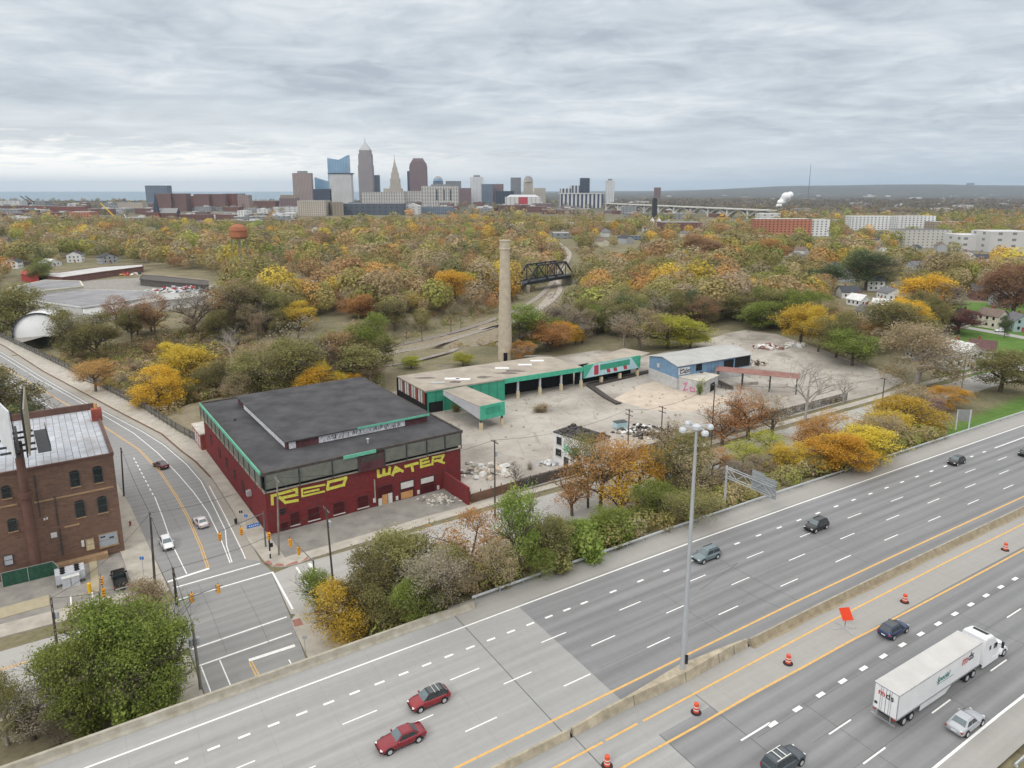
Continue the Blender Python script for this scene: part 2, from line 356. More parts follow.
# dark seams of the expansion joints
mb = MB()
strip(mb, -.04, .07, -20.9, 4.4, .006); strip(mb, .57, .68, -26, -21.6, .006); strip(mb, 15.29, 15.39, -33.8, -23.8, .006); strip(mb, 7.97, 8.07, -47, -26, .006)
for a_, b_ in (((718, 559), (758, 581)), ((758, 581), (799, 601)), ((738, 587), (760, 599)), ((760, 599), (781, 608)), ((701, 577), (738, 563)), ((738, 563), (700, 590))):
    p = np.array(G(*a_, 0)); q = np.array(G(*b_, 0)); n_ = q - p; n_ = np.array([-n_[1], n_[0]]) / np.linalg.norm(n_) * .045; mb.add([(*(p - n_), .005), (*(q - n_), .005), (*(q + n_), .005), (*(p + n_), .005)], [(0, 1, 2, 3)])
for t_, a_, b_ in ((-7.45, 16, 200), (-11.2, 9, 150), (-15.05, 9, 190), (-31.6, 16, 160), (-35.0, 20, 120), (-39.0, 12, 90), (.5, 9, 300)): strip(mb, a_, b_, t_, t_ + .05, .005)
for t0, t1, ss in ((-18, -7.8, (26, 57, 91, 140)), (-43, -31, (24, 38, 55, 83))):
    for s_ in ss: strip(mb, s_, s_ + .07, t0, t1, .0055)
mb.build('expansion_joint', 'rubber_seal', kind='structure')
wl = MB(); yl = MB(); Z = .009
for s0, s1 in ((-90, SE),): strip(wl, s0, s1, .02, .24, Z)
strip(wl, 124, SE, -3.95, -3.7, Z); strip(wl, -90, SE, -43.15, -42.9, Z)
s = -62.0
while s < 122: strip(wl, s, s + 1.15, -3.98, -3.68, Z); s += 4.95 if s > 13 else 2.86
def dashes(t, ph, per=12.3, L=3.7, s0=-80, s1=SE, w=.16):
    k = math.floor((s0 - ph) / per)
    while ph + k * per < s1: strip(wl, ph + k * per, ph + k * per + L, t - w / 2, t + w / 2, Z); k += 1
dashes(-7.62, -6.0); dashes(-11.36, -1.3 + 24.6 * 0); dashes(-15.22, 4.1)
dashes(-35.15, 22.4, s0=-20); dashes(-39.15, 34.1, s0=-20)
s = 18.2
while s < SE: strip(wl, s, s + 1.2, -31.45, -31.0, Z); s += 3.97
strip(wl, 14.3, 18.7, -31.05, -30.85, Z)
strip(yl, -90, SE, -18.85, -18.58, Z); strip(yl, -90, 2.6, -23.85, -23.6, Z); strip(yl, 3.0, 7.2, -23.85, -23.6, Z); strip(yl, 7.9, SE, -23.9, -23.65, Z)
n = 60; vs = []; fs = []
for k in range(n + 1):
    s = -90 + (SE + 90) * k / n; t = -27.2 - .7 * float(sm((s - 10) / 60)) + .06 * math.sin(s * .35)
    for dt in (-.13, .13): p = st(s, t + dt); vs.append((p[0], p[1], Z))
yl.add(vs, [(2 * k, 2 * k + 2, 2 * k + 3, 2 * k + 1) for k in range(n)])
p = st(-23, 2.2)
wl.build('white_road_marking', 'white_paint', kind='structure'); yl.build('yellow_road_marking', 'yellow_paint', kind='structure')
# median barrier: swept jersey profile, swollen round the mast base
def sweep(mb, ss, prof):            # prof(s) -> list of (t, z)
    n = 0; vs = []
    for s in ss:
        pr = prof(s); n = len(pr)
        for t, z in pr: p = st(s, t); vs.append((p[0], p[1], z))
    fs = [(i * n + j, i * n + j + 1, (i + 1) * n + j + 1, (i + 1) * n + j) for i in range(len(ss) - 1) for j in range(n - 1)]
    fs += [tuple(range(n)), tuple((len(ss) - 1) * n + j for j in range(n))[::-1]]
    return mb.add(vs, fs)
def jersey(tc, h, w): return [(tc - w - .22, 0.012), (tc - w - .17, .22), (tc - w, h), (tc + w, h), (tc + w + .17, .22), (tc + w + .22, 0.012)]
def med(s):
    h = .82 + .30 * float(sm((s - .5) / 5)) - .2 * float(sm((s - 24) / 3)); bulge = max(0, 1 - abs(s - 16.2) / 8.5)
    return jersey(-21.3 + .15 * bulge, h, .11 + .55 * bulge)
bar = thing('median_barrier', 'long concrete median barrier between the two carriageways, widened round the lamp mast', 'barrier', (*st(16, -21.3), 0))
mb = MB(); sweep(mb, list(np.arange(-90, .3, 6.0)) + [.2], lambda s: jersey(-21.3, .82, .11)); mb.build('bridge_section', 'barrier', bar)
mb = MB(); sweep(mb, list(np.arange(.6, 27.1, .5)), med); mb.build('mast_section', 'barrier', bar)
def right(s):
    j = .22 * math.sin(s * .21) + (.25 if 55.5 < s < 61 else 0)
    return [(-22.25 + .1 * math.sin(s * .7), 0.012), (-22.0, .1), (-21.62, .88), (-21.38, .9), (-21.2, .2), (-21.1, 0.012)]
mb = MB(); sweep(mb, list(np.arange(27.05, SE, 2.5)), right); mb.build('stained_section', 'barrier_brown', bar)
mb = MB(); sweep(mb, list(np.arange(27.05, SE, 2.5)), lambda s: [(-21.6, .905), (-21.6, .93), (-21.42, .93), (-21.42, .905)]); mb.build('cap', 'parapet', bar)
for s in (.45, 8.6, 15.9, 21.5, 24.2):
    pr = med(s); q0 = st(s, pr[0][0] - .01); q1 = st(s, pr[2][0] - .01); mb = MB(); mb.bar((*q0, .05), (*q1, pr[2][1]), .05, .03); mb.build('joint', 'rubber_seal', bar)
# north parapet of the bridge and the guard rail beyond
par = thing('bridge_parapet', 'stained concrete parapet along the bridge above the street', 'parapet', (*st(-20, 3.2), 0))
mb = MB(); sweep(mb, list(np.arange(-90, 3.6, 3.0)), lambda s: [(2.75, .012), (2.95, .3), (3.1, .92 if s < -1 else .75), (3.45, .92 if s < -1 else .75), (3.5, -1.6)]); mb.build('wall', 'parapet', par)
gr = thing('guard_rail', 'long galvanised guard rail along the wooded side of the highway', 'guard rail', (*st(40, 4.5), 0))
mb = MB(); sweep(mb, list(np.arange(3.4, SE, 3.0)), lambda s: [(4.35, .45), (4.28, .52), (4.38, .60), (4.28, .70), (4.35, .78), (4.46, .78), (4.46, .45)]); mb.build('rail', 'galv', gr)
mb = MB()
for s in np.arange(4, SE, 1.9 * 2): mb.box((*st(s, 4.55), -.3), (.15, .15, .95), AH)
o = mb.build('post', 'galv', gr); o['kind'] = 'stuff'
gr2 = thing('guard_rail', 'short galvanised guard rail at the grass in the bottom right corner', 'guard rail', (*st(40, -47.4), 0))
mb = MB(); sweep(mb, list(np.arange(33, 120, 3.0)), lambda s: [(-47.2, .45), (-47.12, .52), (-47.2, .60), (-47.12, .70), (-47.2, .78), (-47.32, .78), (-47.32, .45)]); mb.build('rail', 'galv', gr2)
mb = MB()
for s in np.arange(33, 120, 3.8): mb.box((*st(s, -47.4), -.3), (.15, .15, .95), AH)
o = mb.build('post', 'galv', gr2); o['kind'] = 'stuff'
# substructure under the deck, abutment
mb = MB()
for s0, s1 in ((-90, 0),):
    for tt in np.arange(-44, 3, 3.6): p, q = st(s0, tt), st(s1, tt); mb.bar((*p, -1.1), (*q, -1.1), .5, 1.3)
a = [st(-1.2, 3.4), st(.4, 3.4), st(.4, -47), st(-1.2, -47)]; mb.prism(a, -6.6, -.25)
for tt in (-40, -28, -15, -3): mb.box((*st(-27, tt), -6.6), (1, 1.4, 5), AH)
mb.build('bridge_substructure', 'parapet', kind='structure')

# ------------------------------------------------------------------ streets
SZ = -6.5
def P2(lst, z=SZ): return [G(x, y, z) for x, y in lst]
kerbR = [(-3.6, -9), (-3.2, 2), (-2.9, 13.2), (-2.6, 32.9), (-3.4, 44.1), (-4.8, 53.1), (-6.6, 68.7), (-12.5, 92), (-18.5, 116.8), (-29, 160), (-40.1, 214.6), (-62, 300)]
kerbL = [(-17.2, -12.3), (-17.9, 5.0), (-18.5, 26.5), (-19.5, 42), (-22, 60), (-26, 80), (-32.5, 108), (-41, 145), (-52, 195), (-75, 285)]
mb = MB(); mb.flat([uv(*p) for p in kerbR] + [uv(*p) for p in kerbL[::-1]] + [uv(-17.2, -13)] + [uv(-3, -13)], SZ)
mb.flat([uv(-17.6, -13.001), uv(-3.2, -13.001), uv(-4.4, -26), uv(-5.7, -37), uv(-6.5, -90), uv(-18.8, -90), uv(-17.8, -27)], SZ)
mb.build('street', 'street_asphalt', kind='structure')
BN = [(-3.2, -13.5), (0, -12.9), (10, -13.2), (27, -13.4), (45, -14.1), (168, -17.7), (186, -18.5), (225, -19.4), (300, -26)]
BS = [(-4.2, -26), (-3, -27.3), (43, -28.0), (193, -28.4), (212, -28.6), (300, -36)]
mb = MB(); mb.flat([uv(*p) for p in BN] + [uv(*p) for p in BS[::-1]], SZ - .004)
mb.flat([uv(-17.4, -13.2), uv(-17.7, -26.2), uv(-120, -24), uv(-120, -11.4)], SZ - .004)
mb.build('side_street', 'old_street', kind='structure')
def kerbed(name, poly, m, h=.14):
    mb = MB(); mb.prism(poly, SZ - .2, SZ + h); return mb.build(name, m, kind='structure')
# right pavement of the street in front of the long side of the red building, along Broadway kerb
kerbed('sidewalk', [uv(-3.2, -8.6), uv(-3.5, 0), uv(-2.8, 13.2), uv(-2.5, 32.9), uv(-3.3, 44.1), uv(-4.7, 53.1), uv(-6.5, 68.7), uv(-12.4, 92), uv(-18.4, 116.8), uv(-28.9, 160), uv(-40, 214.6), uv(-62, 300), uv(-57, 300), uv(-36, 214), uv(-22.5, 160), uv(-12.8, 117), uv(-7, 92), uv(-3, 69), uv(.6, 52), uv(0.3, 50.3), uv(-.05, 50), uv(-.05, -9.7), uv(2, -9.7), uv(3.6, -9.8), uv(13, -9.7), uv(27, -9.5), uv(41.2, -10), uv(47, -10.4), uv(164, -13.8), uv(194, -13.6), uv(230, -16), uv(300, -23), uv(300, -24.5), uv(230, -18), uv(194, -15.9), uv(164, -16.0), uv(47, -12.3), uv(27, -12.2), uv(10, -12.2), uv(3.6, -12.4), uv(1.5, -12.9), uv(-1, -12.6), uv(-2.6, -11.2)], 'sidewalk')
kerbed('corner_sidewalk', [uv(-3.6, -26.6), uv(-2.4, -27.4), uv(0, -27.8), uv(43, -28.4), uv(43, -29.6), uv(4, -29.6), uv(1.0, -31), uv(.6, -37), uv(.5, -90), uv(-6.1, -90), uv(-5.45, -37), uv(-5.0, -30), uv(-4.6, -27.6)], 'sidewalk')
kerbed('west_sidewalk', [uv(-17.5, -9.5), uv(-17.95, 5), uv(-18.55, 26.5), uv(-19.55, 42), uv(-22.1, 60), uv(-26.1, 80), uv(-32.6, 108), uv(-41.1, 145), uv(-52.1, 195), uv(-55, 195), uv(-44, 145), uv(-35.5, 108), uv(-29, 80), uv(-25.5, 60), uv(-23.4, 42), uv(-22.6, 26), uv(-22.2, 5), uv(-22, -6.5), uv(-60, -4.8), uv(-60, -8.2), uv(-18.6, -10.4)], 'sidewalk')
kerbed('southwest_sidewalk', [uv(-18.0, -28.2), uv(-18.9, -90), uv(-22, -90), uv(-21, -29.5), uv(-60, -27), uv(-60, -24.6), uv(-19.5, -26.8)], 'sidewalk')
mb = MB()
for a in ([(-3.35, -9.4), (-2.45, -11.3), (-1.0, -12.5), (1.2, -12.8), (3.0, -12.45)],):
    for i in range(len(a) - 1): mb.flat([uv(*a[i]), uv(*a[i + 1]), uv(a[i + 1][0] + .1, a[i + 1][1] + .9), uv(a[i][0] + .8, a[i][1] + .4)], SZ + .146)
mb.flat([uv(-4.6, -27.8), uv(-3.5, -28.0), uv(-3.6, -29.8), uv(-4.8, -29.6)], SZ + .146); mb.flat([uv(-1.4, -27.7), uv(1.2, -28), uv(1.2, -28.7), uv(-1.4, -28.5)], SZ + .146)
mb.build('tactile_paving', 'red_tactile', kind='structure')
# street lines
def line(mb, pts, wd, z=SZ + .005, frame=uv):
    pts = [np.array(frame(*p)) for p in pts]
    L = []; Rr = []
    for i, p in enumerate(pts):
        d = pts[min(i + 1, len(pts) - 1)] - pts[max(i - 1, 0)]; d = d / np.linalg.norm(d); n = np.array([-d[1], d[0]])
        L.append(p + n * wd / 2); Rr.append(p - n * wd / 2)
    vs = [(*p, z) for pr in zip(L, Rr) for p in pr]
    mb.add(vs, [(2 * i + 1, 2 * i + 3, 2 * i + 2, 2 * i) for i in range(len(pts) - 1)])
wl = MB(); yl = MB()
line(wl, [(-7.6, -6.2), (-7.0, 0), (-5.8, 6.3), (-5.3, 18), (-4.8, 31.8), (-5.5, 44), (-7.6, 60), (-10.4, 73.6), (-16.0, 95.3), (-20.0, 110.1), (-29, 148), (-37.8, 187.7), (-52, 250)], .16)
line(wl, [(-7.9, -6.2), (-7.2, 4), (-6.8, 15.6), (-7.2, 27), (-8.0, 38), (-9.6, 55), (-12.4, 73.6), (-17.2, 94.2), (-21.3, 110.8), (-30.4, 148), (-39.3, 187.7), (-53.5, 250)], .16)
line(wl, [(-3.9, 28.4), (-4.5, 12), (-5.3, -3.7), (-5.5, -6.3)], .15)
for off in (-.16, .16):
    line(yl, [(-11.2 + off, -5.8), (-10.7 + off, 2), (-10.3 + off, 16), (-10.4 + off, 27), (-11.0 + off, 42.2), (-12.9 + off, 60.1), (-17.0 + off, 79), (-20.5 + off, 95), (-24.6 + off, 111), (-36.5 + off, 160), (-49 + off, 215)], .15)
for v0 in np.arange(30, 56, 2.6): line(wl, [(-14.1 - .02 * (v0 - 30), v0), (-14.15 - .02 * (v0 - 30) - .0, v0 + 1.3)], .2)
line(wl, [(-14.4, -5.9), (-14.6, 6), (-14.2, 18), (-14.0, 29)], .16)
line(wl, [(-19.5, 80), (-24, 95), (-28.5, 110), (-40, 160), (-53, 215)], .16)
line(wl, [(-17.3, -6.7), (-11.1, -6.1)], .55)
line(wl, [(-16.9, -9.1), (-3.9, -9.1)], .3); line(wl, [(-16.9, -13.0), (-2.9, -13.0)], .3)
line(wl, [(-3.05, -13.1), (-3.6, -25)], .3); line(wl, [(.6, -13.6), (.35, -20.5)], .3); line(wl, [(2.7, -13.6), (2.8, -20)], .5)
line(wl, [(-17.5, -26.6), (-4.9, -26.4)], .3); line(wl, [(-17.5, -30.7), (-5.5, -30.6)], .3); line(wl, [(-11.9, -33.2), (-6.0, -33.5)], .6)
line(wl, [(-15.0, -31), (-15.1, -60)], .16); line(wl, [(-17.25, -31), (-17.4, -60)], .16); line(wl, [(-7.6, -36), (-7.6, -38)], .16)
for off in (-.16, .16): line(yl, [(-11.8 + off, -33.6), (-11.7 + off, -60)], .15)
for off in (-.16, .16): line(yl, [(-18.5, -18.2 + off), (-60, -16.2 + off)], .15)
wl.build('white_street_marking', 'white_paint', kind='structure'); yl.build('yellow_street_marking', 'yellow_paint', kind='structure')
mat('tar', (.17, .17, .17), .8, .2, 3)
mb = MB()
line(mb, [(-3.2, 33), (-9.6, 38)], .14, SZ + .16); line(mb, [(-3.2, 44), (-6, 46)], .1, SZ + .16)
mb = MB()
for a, b_ in (((-10.5, 52), (-4.6, 52.6)), ((-16, -16), (-4, -16.6)), ((-13.5, -10), (-13.9, -30)), ((-8.2, -14), (-8.7, -31)), ((-16.5, -21.5), (-4, -21)), ((-12.4, 10), (-13.0, 30)), ((-17, 12), (-11, 12.5)), ((-10, 30), (-5, 29.5))): line(mb, [a, ((a[0] + b_[0]) / 2 + .15, (a[1] + b_[1]) / 2), b_], .07)
mb.build('tar_seam', 'tar', kind='structure')
# ------------------------------------------------------------------ building materials
mat('red_brick', (.17, .028, .032), .75, .22, .5, .1, col2=(.12, .02, .025)); mat('red_recess_shade', (.07, .010, .013), .7, .2, 1)  # the darker red carries the shade of recessed windows and doors
mat('roof_black', (.04, .04, .044), .85, .25, .22, col2=(.085, .085, .09), detail=9); mat('roof_edge', (.07, .06, .055), .9, .3, 1)
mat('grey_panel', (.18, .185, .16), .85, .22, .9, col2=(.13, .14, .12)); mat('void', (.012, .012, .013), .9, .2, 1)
mat('teal', (.14, .46, .33), .7, .14, .8); mat('graffiti_white', (.74, .75, .78), .8, .25, 1.6, col2=(.42, .42, .46)); mat('graffiti_ink', (.05, .05, .07), .7, .2, 2)
mat('letter_yellow', (.62, .60, .10), .7, .16, 1.6); mat('board_orange', (.55, .30, .13), .8, .15, 2); mat('board_white', (.62, .62, .60), .8, .12, 1.5)
mat('concrete_pale', (.50, .47, .42), .9, .2, .6); mat('steel_dark', (.06, .065, .07), .6, .2, 2); mat('faded_brick', (.10, .04, .045), .85, .3, .7)
mat('brown_roof_silver', (.52, .55, .60), .6, .14, .4); mat('glass_dark', (.015, .022, .024), .25, .3, .7, spec=.6); mat('stone_band', (.36, .24, .14), .9, .25, .8)
mat('rust_steel', (.13, .07, .055), .75, .2, .5); mat('hvac', (.50, .52, .56), .55, .1, 2); mat('garage_blue', (.36, .41, .46), .6, .08, 2)
mat('green_siding', (.045, .30, .20), .7, .15, .8); mat('green_fascia', (.07, .40, .27), .7, .15, .8); mat('warehouse_roof', (.42, .37, .31), .95, .16, .25, col2=(.30, .265, .225))
mat('silver_siding', (.44, .46, .50), .55, .1, 1); mat('skylight', (.75, .76, .76), .5, .05, 1); mat('post_cream', (.58, .50, .34), .8, .15, 2)
mat('blue_siding', (.17, .28, .42), .6, .14, .7); mat('white_block', (.55, .55, .55), .85, .2, .6, col2=(.40, .40, .40)); mat('metal_roof', (.40, .40, .39), .6, .12, .3)
mat('pink_paint', (.55, .16, .30), .8, .2, 2); mat('rust_red_roof', (.25, .13, .11), .85, .22, .4); mat('white_wall', (.68, .69, .70), .8, .1, .6); mat('green_tag', (.12, .42, .25), .8, .3, 1)
mat('stack_brick', (.46, .40, .31), .95, .15, .5, .15); mat('wood_pole', (.085, .07, .06), .9, .25, 1.5); mat('red_band', (.27, .07, .055), .85, .25, .8)
def brick(name, c1, c2, cm, sc=1.0, stain=(.05, .045, .04), roff=.25):
    m = bpy.data.materials.new(name); m.use_nodes = True; nt = m.node_tree; b = nt.nodes['Principled BSDF']; b.inputs['Roughness'].default_value = .9; b.inputs['Specular IOR Level'].default_value = .15
    t = nt.nodes.new('ShaderNodeTexCoord'); s = nt.nodes.new('ShaderNodeSeparateXYZ'); nt.links.new(t.outputs['Object'], s.inputs[0])
    c = nt.nodes.new('ShaderNodeCombineXYZ'); nt.links.new(mth(nt, 'ADD', s.outputs[0], mth(nt, 'MULTIPLY', s.outputs[1], -.7)), c.inputs[0]); nt.links.new(s.outputs[2], c.inputs[1])
    br = nt.nodes.new('ShaderNodeTexBrick'); br.inputs['Scale'].default_value = sc; br.inputs['Brick Width'].default_value = .42; br.inputs['Row Height'].default_value = .16; br.inputs['Mortar Size'].default_value = .012
    for k, v in (('Color1', c1), ('Color2', c2), ('Mortar', cm)): br.inputs[k].default_value = (*v, 1)
    nt.links.new(c.outputs[0], br.inputs[0])
    n = nt.nodes.new('ShaderNodeTexNoise'); n.inputs['Scale'].default_value = .22; n.inputs['Detail'].default_value = 6; n.inputs['Roughness'].default_value = .65; nt.links.new(t.outputs['Object'], n.inputs[0])
    o = mixc(nt, ramp(nt, n.outputs[0], [(.45, 0), (.7, .65)]), br.outputs[0], stain); n2 = nt.nodes.new('ShaderNodeTexNoise'); n2.inputs['Scale'].default_value = 1.7; n2.inputs['Detail'].default_value = 5; nt.links.new(t.outputs['Object'], n2.inputs[0])
    o = mixc(nt, ramp(nt, n2.outputs[0], [(.35, .3), (.7, 0)]), o, tuple(k * .4 for k in c1)); nt.links.new(o, b.inputs['Base Color']); M[name] = m; return m
brick('brown_brick', (.25, .145, .105), (.17, .10, .075), (.17, .135, .115), stain=(.12, .09, .075))
brick('red_painted_brick', (.24, .042, .045), (.18, .033, .037), (.13, .03, .035), stain=(.13, .05, .048))
def corr(name, col, pitch=.5, dark=.7):        # vertical ribbed cladding
    m = mat(name, col, .6, .12, .5); nt = m.node_tree; b = nt.nodes['Principled BSDF']; t = nt.nodes.new('ShaderNodeTexCoord'); s = nt.nodes.new('ShaderNodeSeparateXYZ'); nt.links.new(t.outputs['Object'], s.inputs[0])
    fr = mth(nt, 'FRACT', mth(nt, 'DIVIDE', mth(nt, 'ADD', s.outputs[0], mth(nt, 'MULTIPLY', s.outputs[1], -.55)), pitch)); k = mth(nt, 'LESS_THAN', fr, .2)
    src = b.inputs['Base Color'].links[0].from_socket; nt.links.new(mixc(nt, mth(nt, 'MULTIPLY', k, .8), src, tuple(c * dark for c in col)), b.inputs['Base Color']); return m
corr('green_ribbed', (.045, .30, .20), 1.6); corr('blue_ribbed', (.17, .28, .42), .9, .8); corr('silver_ribbed', (.44, .46, .50), .5, .85)

class Wall:      # a vertical wall plane; rectangles and strokes are read off the picture and laid on it at real size
    def __init__(s, P0, ang, sign=1): s.P0 = P0; s.a = ang; s.e = (math.cos(ang), math.sin(ang)); s.n = (math.sin(ang) * sign, -math.cos(ang) * sign)   # n = outward
    def pt(s, a, z, off=0): return (s.P0[0] + s.e[0] * a + s.n[0] * off, s.P0[1] + s.e[1] * a + s.n[1] * off, z)
    def at(s, px, py): return wallp(px, py, s.P0, s.a)
    def slab(s, mb, a0, a1, z0, z1, o0, o1):    # box standing between offsets o0..o1 from the wall
        c = [s.pt(a, z, o) for z in (z0, z1) for a, o in ((a0, o0), (a1, o0), (a1, o1), (a0, o1))]
        return mb.add(c, [(3, 2, 1, 0), (4, 5, 6, 7), (0, 1, 5, 4), (1, 2, 6, 5), (2, 3, 7, 6), (3, 0, 4, 7)])
    def rect(s, p, q):
        a0, z1 = s.at(*p); a1, z0 = s.at(*q); am = (a0 + a1) / 2
        # read the heights at the middle of the rectangle
        return min(a0, a1), max(a0, a1), min(z0, z1), max(z0, z1)
    def window(s, r, name, m, parent, frame='steel_dark', depth=.15, sill='concrete_pale', label=None, arch=False):
        a0, a1, z0, z1 = r
        mb = MB(); s.slab(mb, a0, a1, z0, z1, .02, .05)
        o = mb.build(name, m, parent)
        if frame:
            f = MB(); t = .09
            s.slab(f, a0 - t, a0, z0 - t, z1 + t, .01, .13); s.slab(f, a1, a1 + t, z0 - t, z1 + t, .01, .13); s.slab(f, a0, a1, z1, z1 + t, .01, .13); s.slab(f, a0, a1, z0 - t, z0, .01, .13)
            s.slab(f, a0, a1, (z0 + z1) / 2 - .03, (z0 + z1) / 2 + .03, .051, .09); f.build('frame', frame, o)
        if sill: k = MB(); s.slab(k, a0 - .15, a1 + .15, z0 - .25, z0 - .1, .01, .22); k.build('sill', sill, o)
        if label: o['label'] = label
        return o
    def strokes(s, mb, segs, cx, cy, k, wd, o0=.03):      # polylines in crop pixels (origin cx,cy, zoom k)
        i = 0
        for pl in segs:
            for (x0, y0), (x1, y1) in zip(pl[:-1], pl[1:]):
                L = math.hypot(x1 - x0, y1 - y0) or 1; ux, uy = (x1 - x0) / L * wd / 2, (y1 - y0) / L * wd / 2; i += 1
                q = []
                for X, Y in ((x0 - ux - uy, y0 - uy + ux), (x1 + ux - uy, y1 + uy + ux), (x1 + ux + uy, y1 + uy - ux), (x0 - ux + uy, y0 - uy - ux)):
                    a, z = s.at(cx + X / k, cy + Y / k); q.append(s.pt(a, z, o0 + .003 * i))
                v1 = Vector(q[1]) - Vector(q[0]); v2 = Vector(q[2]) - Vector(q[1])
                if v1.cross(v2).dot(Vector((*s.n, 0))) < 0: q = q[::-1]
                mb.add(q, [(0, 1, 2, 3)])
        return mb

# ------------------------------------------------------------------ red building
ZB = SZ
red = thing('red_warehouse', 'dark red brick warehouse with RED WATER painted in yellow and a stepped black roof', 'building', (*uv(20, 20), ZB))
UW, VD = 39.3, 50.0; ZR = 5.0; ZT = 1.35
mb = MB(); mb.prism([uv(0, 0), uv(UW, 0), uv(UW, VD), uv(0, VD)], ZB, ZT); mb.build('wall', 'red_painted_brick', red)
mb = MB(); mb.prism([uv(35.2, -.02), uv(35.2, -9.7), uv(35.6, -9.7), uv(35.6, -.02)], ZB, ZB + 3.7); mb.build('wing_wall', 'red_painted_brick', red)
mb = MB(); mb.prism([uv(.35, .35), uv(UW - .35, .35), uv(UW - .35, VD - .35), uv(.35, VD - .35)], ZT + .002, ZR - .55); mb.build('dark_gap_fill', 'void', red)  # near-black block stands for the shade in the open gap under the roof
mb = MB(); mb.prism([uv(-.25, -.25), uv(UW + .25, -.25), uv(UW + .25, VD + .25), uv(-.25, VD + .25)], ZR - .5, ZR); rf = mb.build('roof', 'roof_black', red)
mb = MB(); e = .35
for a, b_, c_, d in ((-.4, -.4, UW + .4, 0), (-.4, VD, UW + .4, VD + .4), (-.4, .002, 0, VD - .002), (UW, .002, UW + .4, VD - .002)): mb.prism([uv(a, b_), uv(c_, b_), uv(c_, d), uv(a, d)], ZR - .3, ZR + .22)
mb.build('roof_kerb', 'roof_edge', rf)
# hanging fascia panels with steel posts, front and left side
FW = Wall(uv(0, 0), AU, 1); LW = Wall(uv(0, 0), AU + math.pi / 2, -1)
zf0, zf1 = 2.15, 4.75
seams = [0, 6.0, 12.1, 17.1, 22.4, 27.0, 31.4, 35.5, UW]
for i, (a, b_) in enumerate(zip(seams[:-1], seams[1:])):
    if i == 3: continue
    mb = MB(); FW.slab(mb, a + .12, b_ - .12, zf0, zf1, .32, .42); mb.build('fascia_panel', 'grey_panel', red)
mb = MB(); FW.slab(mb, 17.2, 22.3, ZT + .01, 4.4, .05, .5); mb.build('faded_bay', 'faded_brick', red)
mb = MB(); FW.slab(mb, 17.6, 21.9, 3.1, 4.3, .51, .53); mb.build('sign_board', 'roof_edge', red)
for a in seams[:-1] + [UW - .1]: mb = MB(); FW.slab(mb, a - .06, a + .1, ZT, zf1 + .1, .43, .56); mb.build('fascia_post', 'steel_dark', red)
mb = MB(); FW.slab(mb, 14.2, 20.6, 4.66, 5.3, .58, .75); mb.build('teal_fascia', 'teal', red)
mb = MB(); LW.slab(mb, .2, VD, 4.7, 5.35, .45, .62); mb.build('teal_fascia', 'teal', red)
n = 13
for i in range(n): a = i * VD / n; mb = MB(); LW.slab(mb, a + .1, a + VD / n - .1, 2.5, 4.69, .4, .5); o = mb.build('fascia_panel', 'grey_panel', red)
for i in range(n + 1): a = i * (VD - .2) / n; mb = MB(); LW.slab(mb, a, a + .16, ZT, 4.69, .52, .62); mb.build('fascia_post', 'steel_dark', red)
mb = MB(); FW.slab(mb, -.25, 17.1, ZT + .001, ZT + .2, -.1, .22); FW.slab(mb, 22.4, UW, ZT + .001, ZT + .2, -.1, .22); LW.slab(mb, .25, VD, ZT + .003, ZT + .18, -.1, .2); mb.build('ledge', 'parapet', red)
# raised roof (monitor)
U0, U1, V0, V1 = 6.9, 36.6, 9.2, 45.5; ZM = 6.75
mb = MB(); mb.prism([uv(U0, V0), uv(U1, V0), uv(U1, V1), uv(U0, V1)], ZR - .1, ZM - .25); mon = mb.build('monitor_wall', 'faded_brick', red)
mb = MB(); mb.prism([uv(U0 - .4, V0 - .4), uv(U1 + .4, V0 - .4), uv(U1 + .4, V1 + .4), uv(U0 - .4, V1 + .4)], ZM - .24, ZM); mb.build('monitor_roof', 'roof_black', red)
MW = Wall(uv(U0, V0), AU, 1); ML = Wall(uv(U0, V0), AU + math.pi / 2, -1)
mb = MB(); MW.slab(mb, .4, 1.7, 5.1, ZM - .27, .02, .06); MW.slab(mb, 6.2, 24.5, 5.1, ZM - .27, .02, .06); ML.slab(mb, 1.2, 31, 5.1, ZM - .27, .02, .06); mb.build('painted_strip', 'graffiti_white', mon)
mb = MB(); MW.slab(mb, 14, 30, ZM - .30, ZM + .12, .42, .52); mb.build('monitor_teal_fascia', 'teal', red)
mb = MB(); r2 = random.Random(4); k = 0
for i in range(44):
    a = 7.4 + i * .37; z = 5.3 + r2.random() * .3
    for _ in range(2):
        a2 = a + r2.uniform(-.3, .45); z2 = 5.15 + r2.random() * 1.25; k += 1
        p, q = MW.pt(a, z, .07 + .003 * (k % 7)), MW.pt(a2, z2, .07 + .003 * (k % 7)); d = .11; mb.quad(p, MW.pt(a + d, z, .07 + .003 * (k % 7)), MW.pt(a2 + d, z2, .07 + .003 * (k % 7)), q); a, z = a2, z2
mb.build('graffiti', 'graffiti_ink', mon)
mb = MB(); mb.tube((*uv(21, 4), ZR), (*uv(21, 4), ZR + .8), .16); mb.tube((*uv(21, 4), ZR + .8), (*uv(21, 4), ZR + .95), .3); mb.build('roof_vent', 'galv', rf)
mb = MB(); mb.tube((*uv(3.2, 33), ZR), (*uv(3.2, 33), ZR + .5), .3); mb.build('roof_vent', 'steel_dark', rf)
